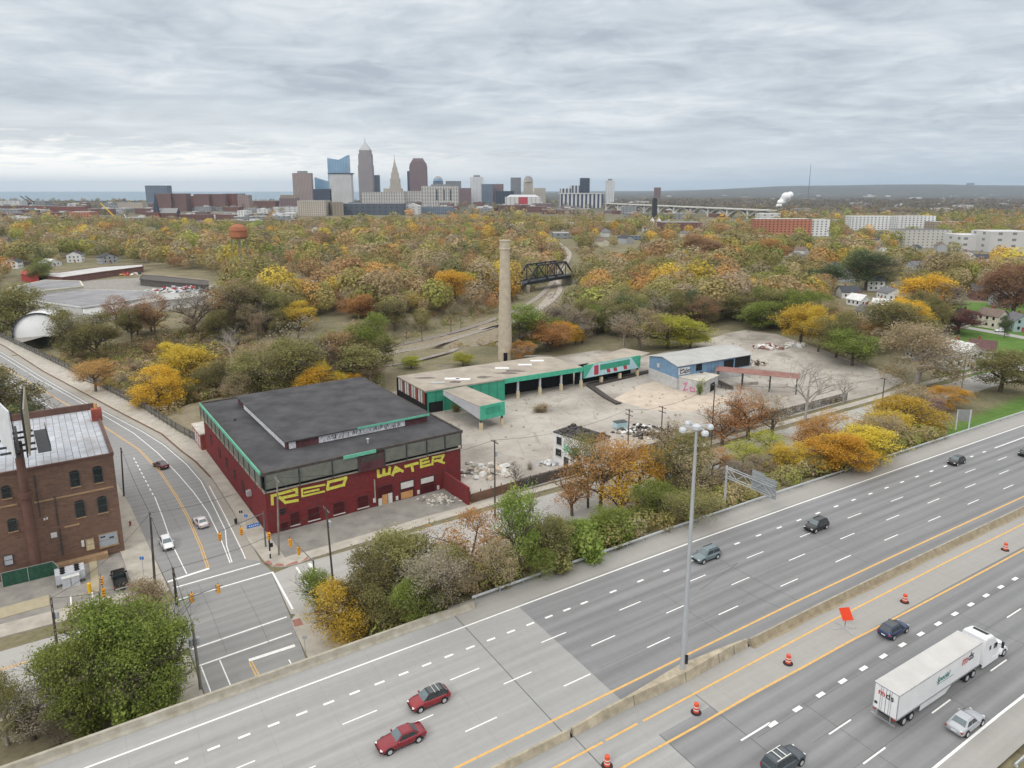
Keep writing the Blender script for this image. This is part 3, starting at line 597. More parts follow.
# RED WATER
mb = MB()
FW.strokes(mb, [[(207, 345), (205, 293), (362, 250), (364, 285), (262, 308)], [(255, 305), (290, 335), (366, 322)]], 240, 450, 6.4, 18)
FW.strokes(mb, [[(540, 222), (396, 250), (398, 296), (538, 264)], [(412, 272), (502, 252)]], 240, 450, 6.4, 12, .05)
FW.strokes(mb, [[(560, 236), (566, 205), (676, 178), (662, 222), (560, 250)]], 240, 450, 6.4, 18, .08)
mb.build('painted_lettering', 'letter_yellow', red)['label'] = 'yellow block letters reading RED'; mb = MB()
FW.strokes(mb, [[(115, 325), (118, 362), (150, 350), (152, 318), (155, 350), (186, 342), (190, 305)], [(208, 350), (228, 302), (270, 326)], [(226, 330), (250, 322)], [(292, 296), (366, 276)], [(330, 286), (336, 322)]], 360, 420, 6.4, 17, .03)
FW.strokes(mb, [[(432, 245), (388, 258), (390, 300), (447, 285)], [(398, 277), (438, 264)], [(462, 282), (466, 240), (534, 226), (520, 254), (480, 262)], [(492, 258), (535, 273)]], 360, 420, 6.4, 14, .06)
mb.build('painted_lettering', 'letter_yellow', red)['label'] = 'yellow block letters reading WATER'
def C2(x, y): return (240 + x / 6.4, 450 + y / 6.4)
def C3(x, y): return (360 + x / 6.4, 420 + y / 6.4)
def mid(W, C, x0, y0, x1, y1):   # rect whose left top/right bottom are given in crop px measured on the skewed facade
    a0, z1 = W.at(*C(x0, y0)); a1, _ = W.at(*C(x1, y0)); _, z0 = W.at(*C(x0, y1)); return (min(a0, a1), max(a0, a1), min(z0, z1), max(z0, z1))
for r in ((322, 408, 375, 482), (435, 380, 505, 452), (598, 343, 665, 412), (752, 302, 818, 372)):
    FW.window(mid(FW, C2, *r), 'bricked_window', 'red_recess_shade', red, frame='faded_brick', sill='board_white')
FW.window(mid(FW, C2, 262, 468, 305, 543), 'door', 'red_recess_shade', red, frame='faded_brick', sill=None)
FW.window(mid(FW, C2, 255, 378, 288, 412), 'window', 'glass_dark', red, frame='faded_brick', sill=None)
d = FW.window(mid(FW, C3, 112, 432, 205, 575), 'loading_door', 'red_recess_shade', red, frame='faded_brick', sill=None)
mb = MB()
for r, dz in (((114, 505, 140, 572), 0), ((178, 470, 205, 552), .01)): q = mid(FW, C3, *r); FW.slab(mb, q[0], q[1], q[2], q[3], .06 + dz, .10 + dz)
mb.build('white_board', 'board_white', d); mb = MB(); q = mid(FW, C3, 141, 480, 175, 562); FW.slab(mb, q[0], q[1], q[2], q[3], .06, .11); mb.build('orange_board', 'board_orange', d)
d = FW.window(mid(FW, C3, 257, 398, 345, 516), 'loading_door', 'red_recess_shade', red, frame='faded_brick', sill=None)
mb = MB(); q = mid(FW, C3, 260, 403, 340, 443); FW.slab(mb, *q, .06, .1); mb.build('white_board', 'board_white', d); mb = MB(); q = mid(FW, C3, 260, 465, 337, 508); FW.slab(mb, *q, .06, .1); mb.build('orange_board', 'board_orange', d)
d = FW.window(mid(FW, C3, 386, 372, 475, 482), 'loading_door', 'red_recess_shade', red, frame='faded_brick', sill=None)
mb = MB(); q = mid(FW, C3, 388, 377, 470, 410); FW.slab(mb, *q, .06, .1); mb.build('white_board', 'board_white', d)
q = mid(FW, C3, 88, 380, 94, 530); mb = MB(); FW.slab(mb, q[0], q[0] + .18, q[2], q[3], .02, .2); mb.build('downpipe', 'parapet', red)
for x, y in ((90, 515), (235, 500), (372, 462), (498, 432)): a, z = FW.at(*C3(x, y)); mb = MB(); FW.slab(mb, a - .2, a + .25, z - .35, z + .45, .02, .2); mb.build('meter_box', 'board_white', red)
for px, py, h in ((211.5, 424, 9), (220, 437, 10), (227, 447, 11), (235, 459, 12), (243.5, 471, 13), (258.5, 506, 9), (262, 511, 9), (251.5, 497, 7)):
    a, z = LW.at(px, py + 16); LW.window((a - .55, a + .55, max(z - .9, ZB + .4), z + 1.15), 'window', 'glass_dark', red, frame='faded_brick', sill=None)
a, z = LW.at(251, 493); mb = MB(); LW.slab(mb, a - .5, a + .5, z - .4, z + .6, .02, .8); mb.build('exhaust_vent', 'galv', red)
# brick shed behind the red building
t_ = thing('brick_shed', 'small white-roofed brick shed with painted murals behind the red warehouse', 'shed', (*uv(1.5, 54), ZB - 2))
mb = MB(); mb.prism([uv(-.9, 50.6), uv(6, 50.6), uv(6, 60), uv(-.9, 60)], ZB - 5, -2.7); mb.build('wall', 'red_band', t_)
mb = MB(); mb.prism([uv(-1.1, 50.6), uv(6.2, 50.6), uv(6.2, 60.2), uv(-1.1, 60.2)], -2.69, -2.4); mb.build('roof', 'concrete_pale', t_)
SW = Wall(uv(-.9, 50.6), AU + math.pi / 2, -1)
mb = MB()
for a in (1, 3.2, 5.4, 7.4): SW.slab(mb, a, a + 1.2, -6, -3.4, .02, .05)
mb.build('mural', 'graffiti_white', t_)
# cracked forecourt between wall and pavement
mat('forecourt', (.30, .285, .26), .95, .25, .35, col2=(.20, .19, .175))
mb = MB(); mb.flat([uv(-.04, -9.68), uv(3.6, -9.78), uv(13, -9.68), uv(27, -9.5), uv(35.2, -9.7), uv(35.2, -.01), uv(0, -.01)], SZ + .02); mb.build('forecourt', 'forecourt', kind='structure')
mat('rubble', (.50, .47, .42), .95, .3, 2)
def pile(name, label, cat, x, y, z, r, h, n, mats, sz=(.3, 1.2), kind=None, group=None, seed=1):
    rr = random.Random(seed); mb = MB()
    for k in range(n):
        q = abs(rr.gauss(0, .45)); a = rr.random() * 6.283; q = min(q, 1); s = rr.uniform(*sz); zc = z + h * (1 - q) * rr.random(); mb.cur = rr.randrange(len(mats))
        b0 = len(mb.v); mb.box((0, 0, 0), (s, s * rr.uniform(.4, 1), s * rr.uniform(.1, .5)), rr.random() * 3, rr.uniform(.5, 1))
        Rm = Matrix.Rotation(rr.uniform(-.5, .5), 3, 'X') @ Matrix.Rotation(rr.uniform(-.5, .5), 3, 'Y')
        for i in range(b0, len(mb.v)): p = Rm @ Vector(mb.v[i]); mb.v[i] = (p.x + x + q * r * math.cos(a), p.y + y + q * r * math.sin(a) * .6, p.z + zc)
    o = mb.build(name, mats); o['kind'] = 'stuff'; o['label'] = label; o['category'] = cat; return o
x, y = uv(32, -4.5); pile('rubble_pile', 'heap of broken pale concrete on the forecourt before the red wall', 'rubble', x, y, SZ, 4.5, .5, 260, ['rubble', 'concrete_pale', 'forecourt'], (.25, .8))

# ------------------------------------------------------------------ brown brick building with billboard
bc = G(125, 551); bu, bv = to_uv(*bc); BX = thing('brown_brick_building', 'tall old brown brick building with arched dark windows and a patched silver roof', 'building', (*bc, ZB))
BH = hgt(bc[0], bc[1], ZB, 452.5); ZBT = ZB + BH
back = to_uv(*G(95, 407, ZBT))[1]
mb = MB(); mb.prism([uv(bu, bv), uv(bu, back), uv(bu - 62, back), uv(bu - 62, bv)], ZB, ZBT - .5); mb.build('wall', 'brown_brick', BX)
def silver_roof():
    m = bpy.data.materials.new('silver_patched_roof'); m.use_nodes = True; nt = m.node_tree; b = nt.nodes['Principled BSDF']; b.inputs['Roughness'].default_value = .55
    t = nt.nodes.new('ShaderNodeUVMap'); br = nt.nodes.new('ShaderNodeTexBrick'); br.inputs['Scale'].default_value = 1; br.inputs['Brick Width'].default_value = 3.2; br.inputs['Row Height'].default_value = 1.0; br.inputs['Mortar Size'].default_value = .05
    mp = nt.nodes.new('ShaderNodeMapping'); mp.inputs['Rotation'].default_value = (0, 0, R(90)); nt.links.new(t.outputs[0], mp.inputs[0]); nt.links.new(mp.outputs[0], br.inputs[0])
    for k, v in (('Color1', (.50, .53, .58)), ('Color2', (.40, .43, .48)), ('Mortar', (.12, .12, .13))): br.inputs[k].default_value = (*v, 1)
    n = nt.nodes.new('ShaderNodeTexNoise'); n.inputs['Scale'].default_value = .35; n.inputs['Detail'].default_value = 6; nt.links.new(t.outputs[0], n.inputs[0])
    nt.links.new(mixc(nt, ramp(nt, n.outputs[0], [(.42, 0), (.7, .75)]), br.outputs[0], (.26, .25, .245)), b.inputs['Base Color']); M['silver_patched_roof'] = m
silver_roof()
mb = MB(); mb.flat([uv(bu - .35, bv + .35), uv(bu - .35, back - .35), uv(bu - 61.6, back - .35), uv(bu - 61.6, bv + .35)], ZBT - .35)
brf = mb.build('roof', 'silver_patched_roof', BX)
mb = MB()
mb.prism([uv(bu + .12, bv - .12), uv(bu - .35, bv - .12), uv(bu - .35, back + .1), uv(bu + .12, back + .1)], ZBT - .49, ZBT + .1)
mb.prism([uv(bu - .351, bv - .12), uv(bu - 62, bv - .12), uv(bu - 62, bv + .3), uv(bu - .351, bv + .3)], ZBT - .49, ZBT - .05)
mb.prism([uv(bu - .351, back - .3), uv(bu - 62, back - .3), uv(bu - 62, back + .1), uv(bu - .351, back + .1)], ZBT - .49, ZBT + .9); mb.build('coping', 'rust_steel', BX)
c = G(97, 418, ZBT); mb = MB(); mb.box((*c, ZBT - .34), (1.7, 1.7, 2.2), AU); ch = mb.build('chimney', 'red_band', BX); mb = MB(); mb.tube((*c, ZBT + 1.86), (*c, ZBT + 2.9), .3, .25); mb.build('chimney_pot', 'board_orange', ch)
BW = Wall(uv(bu, bv), AU, 1)
def C7(x, y): return (x / 7.314, 460 + y / 7.314)
for i, r in enumerate(((510, 100, 575, 198), (680, 68, 742, 168), (548, 318, 612, 422), (712, 288, 775, 388), (10, 212, 72, 283), (55, 452, 118, 525))):
    a0, a1, z0, z1 = mid(BW, C7, *r); o = BW.window((a0, a1, z0, z1), 'window', 'glass_dark', BX, frame='steel_dark', sill='stone_band')
    mb = MB(); am = (a0 + a1) / 2; w_ = (a1 - a0) / 2
    for k in range(7):
        t0, t1 = math.pi * k / 7, math.pi * (k + 1) / 7
        pts = [BW.pt(am + w_ * 1.15 * math.cos(t) * q, z1 + .05 + .38 * math.sin(t) * q, .03) for t, q in ((t0, 1), (t1, 1))] + [BW.pt(am, z1 + .02, .03)]
        mb.add(pts, [(0, 1, 2)])
    mb.build('arch', 'glass_dark', o)
    lt = MB()
o = BW.window(mid(BW, C7, 722, 550, 858, 640), 'garage_door', 'garage_blue', BX, frame='stone_band', sill='stone_band')
mb = MB()
for x in (735, 798): q = mid(BW, C7, x, 562, x + 35, 572); BW.slab(mb, *q, .06, .07)
mb.build('garage_window', 'glass_dark', o)
BW.window(mid(BW, C7, 626, 585, 684, 662), 'door', 'post_cream', BX, frame='stone_band', sill=None)
BW.window(mid(BW, C7, 25, 705, 90, 775), 'door', 'hvac', BX, frame='steel_dark', sill=None)
q = mid(BW, C7, 370, 535, 416, 572); mb = MB(); BW.slab(mb, *q, .02, .12); mb.build('white_sign', 'board_white', BX)
q = mid(BW, C7, 592, 590, 614, 634); mb = MB(); BW.slab(mb, *q, .02, .25); mb.build('meter_box', 'board_white', BX)
mb = MB()
def band(x0, y0, x1, y1, th, o):
    a0, z0 = BW.at(*C7(x0, y0)); a1, z1 = BW.at(*C7(x1, y1)); zc = (z0 + z1) / 2; BW.slab(mb, a0, a1, zc, zc + th, .01, o)
for b4 in ((250, 312, 832, 205, .28, .1), (-5, 352, 130, 330, .25, .1), (470, 492, 582, 478, .3, .12)): mb = MB(); band(*b4); mb.build('stone_band', 'stone_band', BX)
mb = MB(); band(460, 150, 600, 120, .01, .012)
for x, y in ((325, 430), (344, 424)): a, z = BW.at(*C7(x, y)); b2 = MB(); BW.slab(b2, a - .12, a + .12, z - .15, z + .15, .02, .3); b2.build('flood_lamp', 'board_white', BX)
for x, y0, y1 in ((395, 265, 480), (245, 110, 420), (430, 500, 700)): q = mid(BW, C7, x, y0, x + 6, y1); b2 = MB(); BW.slab(b2, q[0], q[0] + .14, q[2], q[3], .02, .16); b2.build('downpipe', 'steel_dark', BX)
mb = MB(); q = mid(BW, C7, 350, 760, 720, 780); a0, a1 = q[0], q[1]; BW.slab(mb, a0, a1 + 1.5, ZB, ZB + .9, .0, 1.1); mb.build('loading_ledge', 'stone_band', BX)
# billboard
pb = G(38, 577); BBH = hgt(pb[0], pb[1], ZB, 442)
bb = thing('billboard', 'brown steel column carrying a weathered two-faced billboard seen nearly edge on', 'billboard', (*pb, ZB))
mb = MB(); mb.tube((*pb, ZB), (*pb, ZB + BBH * .62), .75, .7, 20); mb.tube((*pb, ZB + BBH * .62), (*pb, ZB + BBH), .62, .58, 20); mb.tube((*pb, ZB + BBH * .6), (*pb, ZB + BBH * .64), .95, .95, 20); mb.build('column', 'rust_steel', bb, smooth=False)
mat('billboard_back', (.27, .24, .18), .8, .2, 1); mat('billboard_face', (.60, .62, .64), .6, .1, .5)
ztop = ZB + BBH; va = math.atan2(pb[1], pb[0])
for sgn, nm, mt in ((1, 'left_face', 'billboard_face'), (-1, 'right_face', 'billboard_back')):
    an = va + R(6) * sgn + R(3); ex, ey = math.cos(an), math.sin(an); off = 1.6 * sgn; nx_, ny_ = -math.sin(va), math.cos(va)
    c = (pb[0] + nx_ * off, pb[1] + ny_ * off)
    mb = MB(); mb.bar((c[0] - ex * 7, c[1] - ey * 7, ztop + 3.2), (c[0] + ex * 7, c[1] + ey * 7, ztop + 3.2), .18, 7.0); o = mb.build('panel', mt, bb)
    mb = MB()
    for k in range(8): f = -6.6 + k * 1.88; p = (c[0] + ex * f - nx_ * sgn * .3, c[1] + ey * f - ny_ * sgn * .3); mb.tube((*p, ztop - .6), (*p, ztop + 6.6), .11, n=4)
    mb.build('stringer', 'steel_dark', o)
mb = MB()
for z in (ztop - .3, ztop + .5): mb.bar((pb[0] - math.cos(va) * 6.5, pb[1] - math.sin(va) * 6.5, z), (pb[0] + math.cos(va) * 6.5, pb[1] + math.sin(va) * 6.5, z), .35, .5)
for k in (-5, -2, 2, 5): mb.bar((pb[0] + math.cos(va) * k - nx_ * 2.2, pb[1] + math.sin(va) * k - ny_ * 2.2, ztop), (pb[0] + math.cos(va) * k + nx_ * 2.2, pb[1] + math.sin(va) * k + ny_ * 2.2, ztop), .25, .3)
mb.build('truss', 'steel_dark', bb)
mb = MB(); c = (pb[0] - nx_ * 3.1, pb[1] - ny_ * 3.1)
mb.bar((c[0] - math.cos(va) * 6, c[1] - math.sin(va) * 6, ztop - .4), (c[0] + math.cos(va) * 6, c[1] + math.sin(va) * 6, ztop - .4), 1.6, .12)
for k in range(-6, 7, 2): p = (c[0] + math.cos(va) * k - nx_ * .8, c[1] + math.sin(va) * k - ny_ * .8); mb.tube((*p, ztop - .4), (*p, ztop + .7), .05, n=4)
mb.bar((c[0] - math.cos(va) * 6 - nx_ * .8, c[1] - math.sin(va) * 6 - ny_ * .8, ztop + .7), (c[0] + math.cos(va) * 6 - nx_ * .8, c[1] + math.sin(va) * 6 - ny_ * .8, ztop + .7), .06, .06)
mb.build('catwalk', 'steel_dark', bb)
# yard in front of the brown building
mat('yard', (.22, .21, .195), .95, .3, .5, col2=(.33, .31, .28))
mb = MB(); mb.flat([uv(-22.1, -6.6), uv(bu, bv), uv(-60, bv), uv(-60, -4.9)], SZ + .015); mb.build('yard', 'yard', kind='structure')
def C64(x, y): return (x / 6.4, 540 + y / 6.4)
hx, hy = G(*C64(455, 262)); hv = thing('condenser_rack', 'grey rack of six rooftop-style condenser fans standing in the yard beside the brown building', 'air conditioner', (hx, hy, ZB), AU)
mb = MB(); mb.box((hx, hy, ZB + .5), (3.9, 2.6, 1.5), AU); cb = mb.build('cabinet', 'hvac', hv)
for i in range(2):
    for j in range(3):
        ox, oy = (-1 + 2 * i) * .95, (-1 + j) * .82; p = (hx + ox * math.cos(AU) - oy * math.sin(AU), hy + ox * math.sin(AU) + oy * math.cos(AU)); mb = MB(); mb.tube((*p, ZB + 2.0), (*p, ZB + 2.12), .36, .36, 14); mb.build('fan', 'void', cb)
mb = MB()
for a in (-1.8, 1.8):
    for b_ in (-1.2, 1.2): p = (hx + a * math.cos(AU) - b_ * math.sin(AU), hy + a * math.sin(AU) + b_ * math.cos(AU)); mb.box((*p, ZB), (.15, .15, .55), AU)
mb.build('stand', 'steel_dark', hv)
for i, (x, y, lab) in enumerate(((430, 300, 'left of two pale utility cabinets standing below the condenser rack'), (487, 285, 'right of two pale utility cabinets standing below the condenser rack'))):
    p = G(*C64(x, y)); o = thing('utility_cabinet', lab, 'cabinet', (*p, ZB), AU, 'utility cabinets in the yard'); mb = MB(); mb.box((*p, ZB + .1), (1.1, .9, 1.5), AU); mb.build('body', 'hvac', o); mb = MB(); mb.box((*p, ZB + 1.6), (1.2, 1.0, .08), AU); mb.build('lid', 'board_white', o); mb = MB(); mb.box((*p, ZB + .002), (1.2, 1.0, .1), AU); mb.build('plinth', 'concrete_pale', o)
mat('fence_green', (.03, .09, .06), .8, .3, 2)
def fence(pts, z, h, label, m='steel_dark', mesh=None, step=3.0, frame=None, rail='galv', name='chain_link_fence', group=None):
    p0 = pts[0]; f = thing(name, label, 'fence', (*p0, z if not callable(z) else z(*p0)), 0, group)
    zf = z if callable(z) else (lambda x, y: z)
    pm = MB(); rm = MB(); sm_ = MB()
    for (x0, y0), (x1, y1) in zip(pts[:-1], pts[1:]):
        L = math.hypot(x1 - x0, y1 - y0); n = max(1, round(L / step)); an = math.atan2(y1 - y0, x1 - x0)
        for k in range(n + 1):
            x, y = x0 + (x1 - x0) * k / n, y0 + (y1 - y0) * k / n; pm.tube((x, y, zf(x, y) - .3), (x, y, zf(x, y) + h), .05, n=5)
        for k in range(n):
            a = (x0 + (x1 - x0) * k / n, y0 + (y1 - y0) * k / n); b_ = (x0 + (x1 - x0) * (k + 1) / n, y0 + (y1 - y0) * (k + 1) / n)
            rm.bar((*a, zf(*a) + h), (*b_, zf(*b_) + h), .06, .06)
            sm_.bar((*a, zf(*a) + h / 2), (*b_, zf(*b_) + h / 2), .03, h - .1)
    o = pm.build('post', rail, f); o['kind'] = 'stuff'; rm.build('top_rail', rail, f); sm_.build('mesh_panel', mesh or 'chain', f); return f
def chain_mat():
    m = bpy.data.materials.new('chain'); m.use_nodes = True; nt = m.node_tree; b = nt.nodes['Principled BSDF']; b.inputs['Base Color'].default_value = (.12, .12, .12, 1)
    t = nt.nodes.new('ShaderNodeTexCoord'); n = nt.nodes.new('ShaderNodeTexNoise'); n.inputs['Scale'].default_value = 3.2; n.inputs['Detail'].default_value = 3; nt.links.new(t.outputs['Object'], n.inputs[0])
    nt.links.new(ramp(nt, n.outputs[0], [(.42, .25), (.6, .75)]), b.inputs['Alpha']); M['chain'] = m
chain_mat()
yf = [G(*C64(20, 305)), G(*C64(350, 225)), G(*C64(385, 260))]
fence(yf, ZB, 2.4, 'green screened pipe fence with gate frame in the yard below the billboard column', mesh='fence_green')
for nm, x, y in (('sand_pad', 120, 440),):
    p = G(*C64(x, y)); mb = MB(); mb.box((*p, ZB + .02), (7.5, 3.2, .1), AU); mat('sand_pad', (.42, .37, .26), .95, .1, 1); mb.build('concrete_pad', 'sand_pad', kind='structure')
mb = MB(); line(mb, [to_uv(*G(*C64(452, 360))), to_uv(*G(*C64(458, 470)))], .2, SZ + .03); line(mb, [to_uv(*G(*C64(588, 330))), to_uv(*G(*C64(596, 400)))], .2, SZ + .03); mb.build('parking_line', 'white_paint', kind='structure')
mb = MB(); mb.prism([G(*C64(570, 140)), G(*C64(620, 135)), G(*C64(640, 330)), G(*C64(585, 330))], SZ + .016, SZ + .13); mb.build('yard_path', 'sand_pad', kind='structure')
# small yellow bollard sign
p = G(*C64(575, 335)); o = thing('yellow_bollard', 'thick yellow bollard at the edge of the yard beside the path', 'bollard', (*p, ZB)); mb = MB(); mb.tube((*p, ZB), (*p, ZB + 1.5), .28, .28, 12); mat('safety_yellow', (.75, .45, .03), .5, .1, 2); mb.build('post', 'safety_yellow', o); mb = MB(); mb.tube((*p, ZB + 1.5), (*p, ZB + 1.6), .28, .12, 12); mb.build('cap', 'safety_yellow', o)

# ------------------------------------------------------------------ the paved lot and its warehouses
def lot_mat():
    m = bpy.data.materials.new('lot_concrete'); m.use_nodes = True; nt = m.node_tree; b = nt.nodes['Principled BSDF']; b.inputs['Roughness'].default_value = .95; b.inputs['Specular IOR Level'].default_value = .15
    t = nt.nodes.new('ShaderNodeUVMap')
    def no(s, d, r=.6):
        n = nt.nodes.new('ShaderNodeTexNoise'); n.inputs['Scale'].default_value = s; n.inputs['Detail'].default_value = d; n.inputs['Roughness'].default_value = r; nt.links.new(t.outputs[0], n.inputs[0]); return n.outputs[0]
    c = ramp(nt, no(.045, 7), [(.3, (.20, .18, .155)), (.45, (.36, .33, .295)), (.58, (.45, .42, .38)), (.68, (.26, .235, .20))])
    v = nt.nodes.new('ShaderNodeTexVoronoi'); v.feature = 'DISTANCE_TO_EDGE'; v.inputs['Scale'].default_value = .14; nt.links.new(t.outputs[0], v.inputs[0])
    c = mixc(nt, ramp(nt, v.outputs[0], [(0, .55), (.02, .0)]), c, (.22, .20, .17))
    c = mixc(nt, ramp(nt, no(.5, 7, .7), [(.55, 0), (.72, .55)]), c, (.23, .21, .18))
    nt.links.new(c, b.inputs['Base Color']); M['lot_concrete'] = m
lot_mat(); mat('sandy_slab', (.58, .50, .42), .95, .14, .3, col2=(.45, .38, .31))
LOT = [uv(39.4, -.05), uv(39.4, 50), uv(38, 62), G(398, 390), G(505, 364), G(600, 350), G(650, 356), G(700, 342), G(728, 333), G(745, 330), G(775, 334), G(810, 345), G(850, 360), G(885, 372), G(905, 381), G(880, 393), uv(160, -11.8), uv(120, -11), uv(47, -9.8), uv(35.7, -9.7), uv(35.7, -.05)]
mb = MB(); mb.flat(LOT, SZ + .03); mb.build('paved_lot', 'lot_concrete', kind='structure')
mb = MB(); mb.flat([G(612, 400), G(640, 385), G(660, 380), G(706, 392), G(735, 400), G(690, 412), G(650, 410), G(628, 404)], SZ + .036); mb.build('sandy_slab', 'sandy_slab', kind='structure')
def gquad(FL, FR, BL, z):
    a, b_, c_ = (np.array(G(*p, z)) for p in (FL, FR, BL)); return [tuple(a), tuple(b_), tuple(b_ + c_ - a), tuple(c_)]
def ins(q, d):
    q = [np.array(p) for p in q]; c = sum(q) / 4; e1 = (q[1] - q[0]); e2 = (q[3] - q[0]); e1 /= np.linalg.norm(e1); e2 /= np.linalg.norm(e2)
    return [tuple(q[0] + d * e1 + d * e2), tuple(q[1] - d * e1 + d * e2), tuple(q[2] - d * e1 - d * e2), tuple(q[3] + d * e1 - d * e2)]
# green warehouse
ZG = 0.0; gq = gquad((425, 391), (583, 367), (397, 376), ZG); gw = thing('green_warehouse', 'long open-sided warehouse with bright green walls and a stained flat roof', 'building', (*gq[0], ZB))
mb = MB(); mb.prism(gq, ZG - .35, ZG); rf = mb.build('roof', 'warehouse_roof', gw)
Lg = np.linalg.norm(np.array(gq[1]) - gq[0]); ag = math.atan2(gq[1][1] - gq[0][1], gq[1][0] - gq[0][0]); Dg = np.linalg.norm(np.array(gq[3]) - gq[0])
GWf = Wall(gq[0], ag, 1); GWl = Wall(gq[0], math.atan2(gq[3][1] - gq[0][1], gq[3][0] - gq[0][0]), -1)
aC = GWf.at(505, 380)[0]
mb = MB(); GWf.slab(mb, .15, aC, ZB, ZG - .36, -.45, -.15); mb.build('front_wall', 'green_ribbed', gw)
mb = MB(); q = gq; qi = ins(gq, .15); mb.prism([qi[3], qi[2], (qi[2][0] - .3, qi[2][1] - .5), (qi[3][0] - .3, qi[3][1] - .5)], ZB, ZG - .36); mb.prism([qi[0], qi[3], (qi[3][0] + .4, qi[3][1]), (qi[0][0] + .4, qi[0][1])], ZB, ZG - .361); mb.build('shade_back_wall', 'void', gw); mb = MB(); GWf.slab(mb, GWf.at(505, 380)[0], np.linalg.norm(np.array(gq[1]) - gq[0]), ZB, ZG - .37, -5.4, -5.0); mb.build('bay_shade_wall', 'void', gw)  # black walls stand for shade in the bays; the inner wall is added
n = 12
for i in range(n):
    mb = MB(); a = .4 + i * (Dg - .8) / n; GWl.slab(mb, a, a + (Dg - .8) / n * .62, ZB + 2.6, ZG - .5, -.12, .04); mb.build('louvre', 'white_block' if i % 3 else 'red_band', gw)
mb = MB(); GWf.slab(mb, aC - .2, Lg, ZG - 1.35, ZG + .05, .01, .25); mb.build('fascia', 'green_fascia', gw)
mb = MB(); GWf.slab(mb, .1, aC - 9.5, ZG - .6, ZG - .37, -.14, .1); mb.build('eaves', 'green_siding', gw)
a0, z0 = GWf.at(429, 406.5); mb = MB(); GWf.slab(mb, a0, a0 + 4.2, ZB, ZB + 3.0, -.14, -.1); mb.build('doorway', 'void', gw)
cols = [(518.4, 399), (540.5, 396.5), (561.7, 393.5), (581.6, 390.5)]
for px, py in cols:
    a = GWf.at(px, 380)[0]; x, y, _ = GWf.pt(a, 0, -.3); o = MB(); o.box((x, y, ZB + 2.2), (.5, .5, ZG - .36 - ZB - 2.2), ag); pc = o.build('post', 'silver_siding', gw); o = MB(); o.box((x, y, ZB), (.75, .75, 2.2), ag); o.build('post_base', 'post_cream', pc)
for px, py in ((438, 383), (452, 379), (463, 379.5), (502, 368.5), (525, 365), (537, 361)):
    x, y = G(px, py, ZG); o = MB(); o.box((x, y, ZG + .005), (4.2, 1.7, .18), ag - .5); o.build('skylight', 'skylight' if px not in (438,) else 'metal_roof', rf)
mat('tar_patch', (.16, .14, .12), .9, .3, .8)
mb = MB()
rr = random.Random(3)
for px, py, l in ((508, 373, 9), (515, 371, 8), (540, 356, 12), (485, 377, 6), (456, 382, 5), (445, 366, 7), (425, 378, 9)):
    x, y = G(px, py, ZG); pts = [(x + math.cos(k) * l * rr.uniform(.2, .55), y + math.sin(k) * 1.6 * rr.uniform(.5, 1)) for k in np.arange(0, 6.2, .6)]; mb.flat(pts, ZG + .004)
mb.build('tar_patch', 'tar_patch', rf)
# loading canopy in front: silver side, green face
cz0, cz1 = ZG - 3.6, ZG - .1
k0 = G(480.5, 431); k1 = G(504.2, 425.5); e = np.array(k1) - k0; ac = math.atan2(e[1], e[0]); wc = np.linalg.norm(e)
cn = thing('loading_canopy', 'boxy loading canopy with bright green front and silver side, standing on two posts', 'canopy', (*k0, ZB))
dpt = np.array([-math.sin(ac), math.cos(ac)]); a1_ = np.array(G(450, 389, cz1)) - k0; dl = a1_ @ dpt
CQ = [tuple(k0), tuple(k1), tuple(np.array(k1) + dpt * dl), tuple(np.array(k0) + dpt * dl)]
mb = MB(); mb.prism(CQ, [cz0, cz0, cz0 + 2.2, cz0 + 2.2], cz1 - .2); mb.build('body', 'silver_ribbed', cn)
mb = MB(); mb.prism([tuple(np.array(p) + d) for p, d in zip(CQ, ((-dpt * .15), (-dpt * .15), 0 * dpt, 0 * dpt))], cz1 - .19, cz1); mb.build('roof', 'warehouse_roof', cn)
CW = Wall(k0, ac, 1); mb = MB(); CW.slab(mb, -.1, wc + .1, cz0 - .05, cz1 + .15, .02, .2); fc = mb.build('face', 'green_fascia', cn); mb = MB(); CW.slab(mb, wc * .2, wc * .82, cz0 + 1.1, cz1 - .55, .201, .22); mb.build('sign_patch', 'green_siding', fc)
for f in (.06, .94):
    p = np.array(k0) + e * f + dpt * .4; mb = MB(); mb.box((*p, ZB + 2.0), (.4, .4, cz0 - ZB - 2.0), ac); o = mb.build('post', 'steel_dark', cn); mb = MB(); mb.box((*p, ZB), (.7, .7, 2.0), ac); mb.build('post_base', 'post_cream', o)
mb = MB(); p = np.array(k0) + e * .5 + dpt * (dl * .45); mb.box((*p, SZ + .032), (wc * .8, dl * .7, .05), ac); mb.build('dark_bay', 'forecourt', cn)
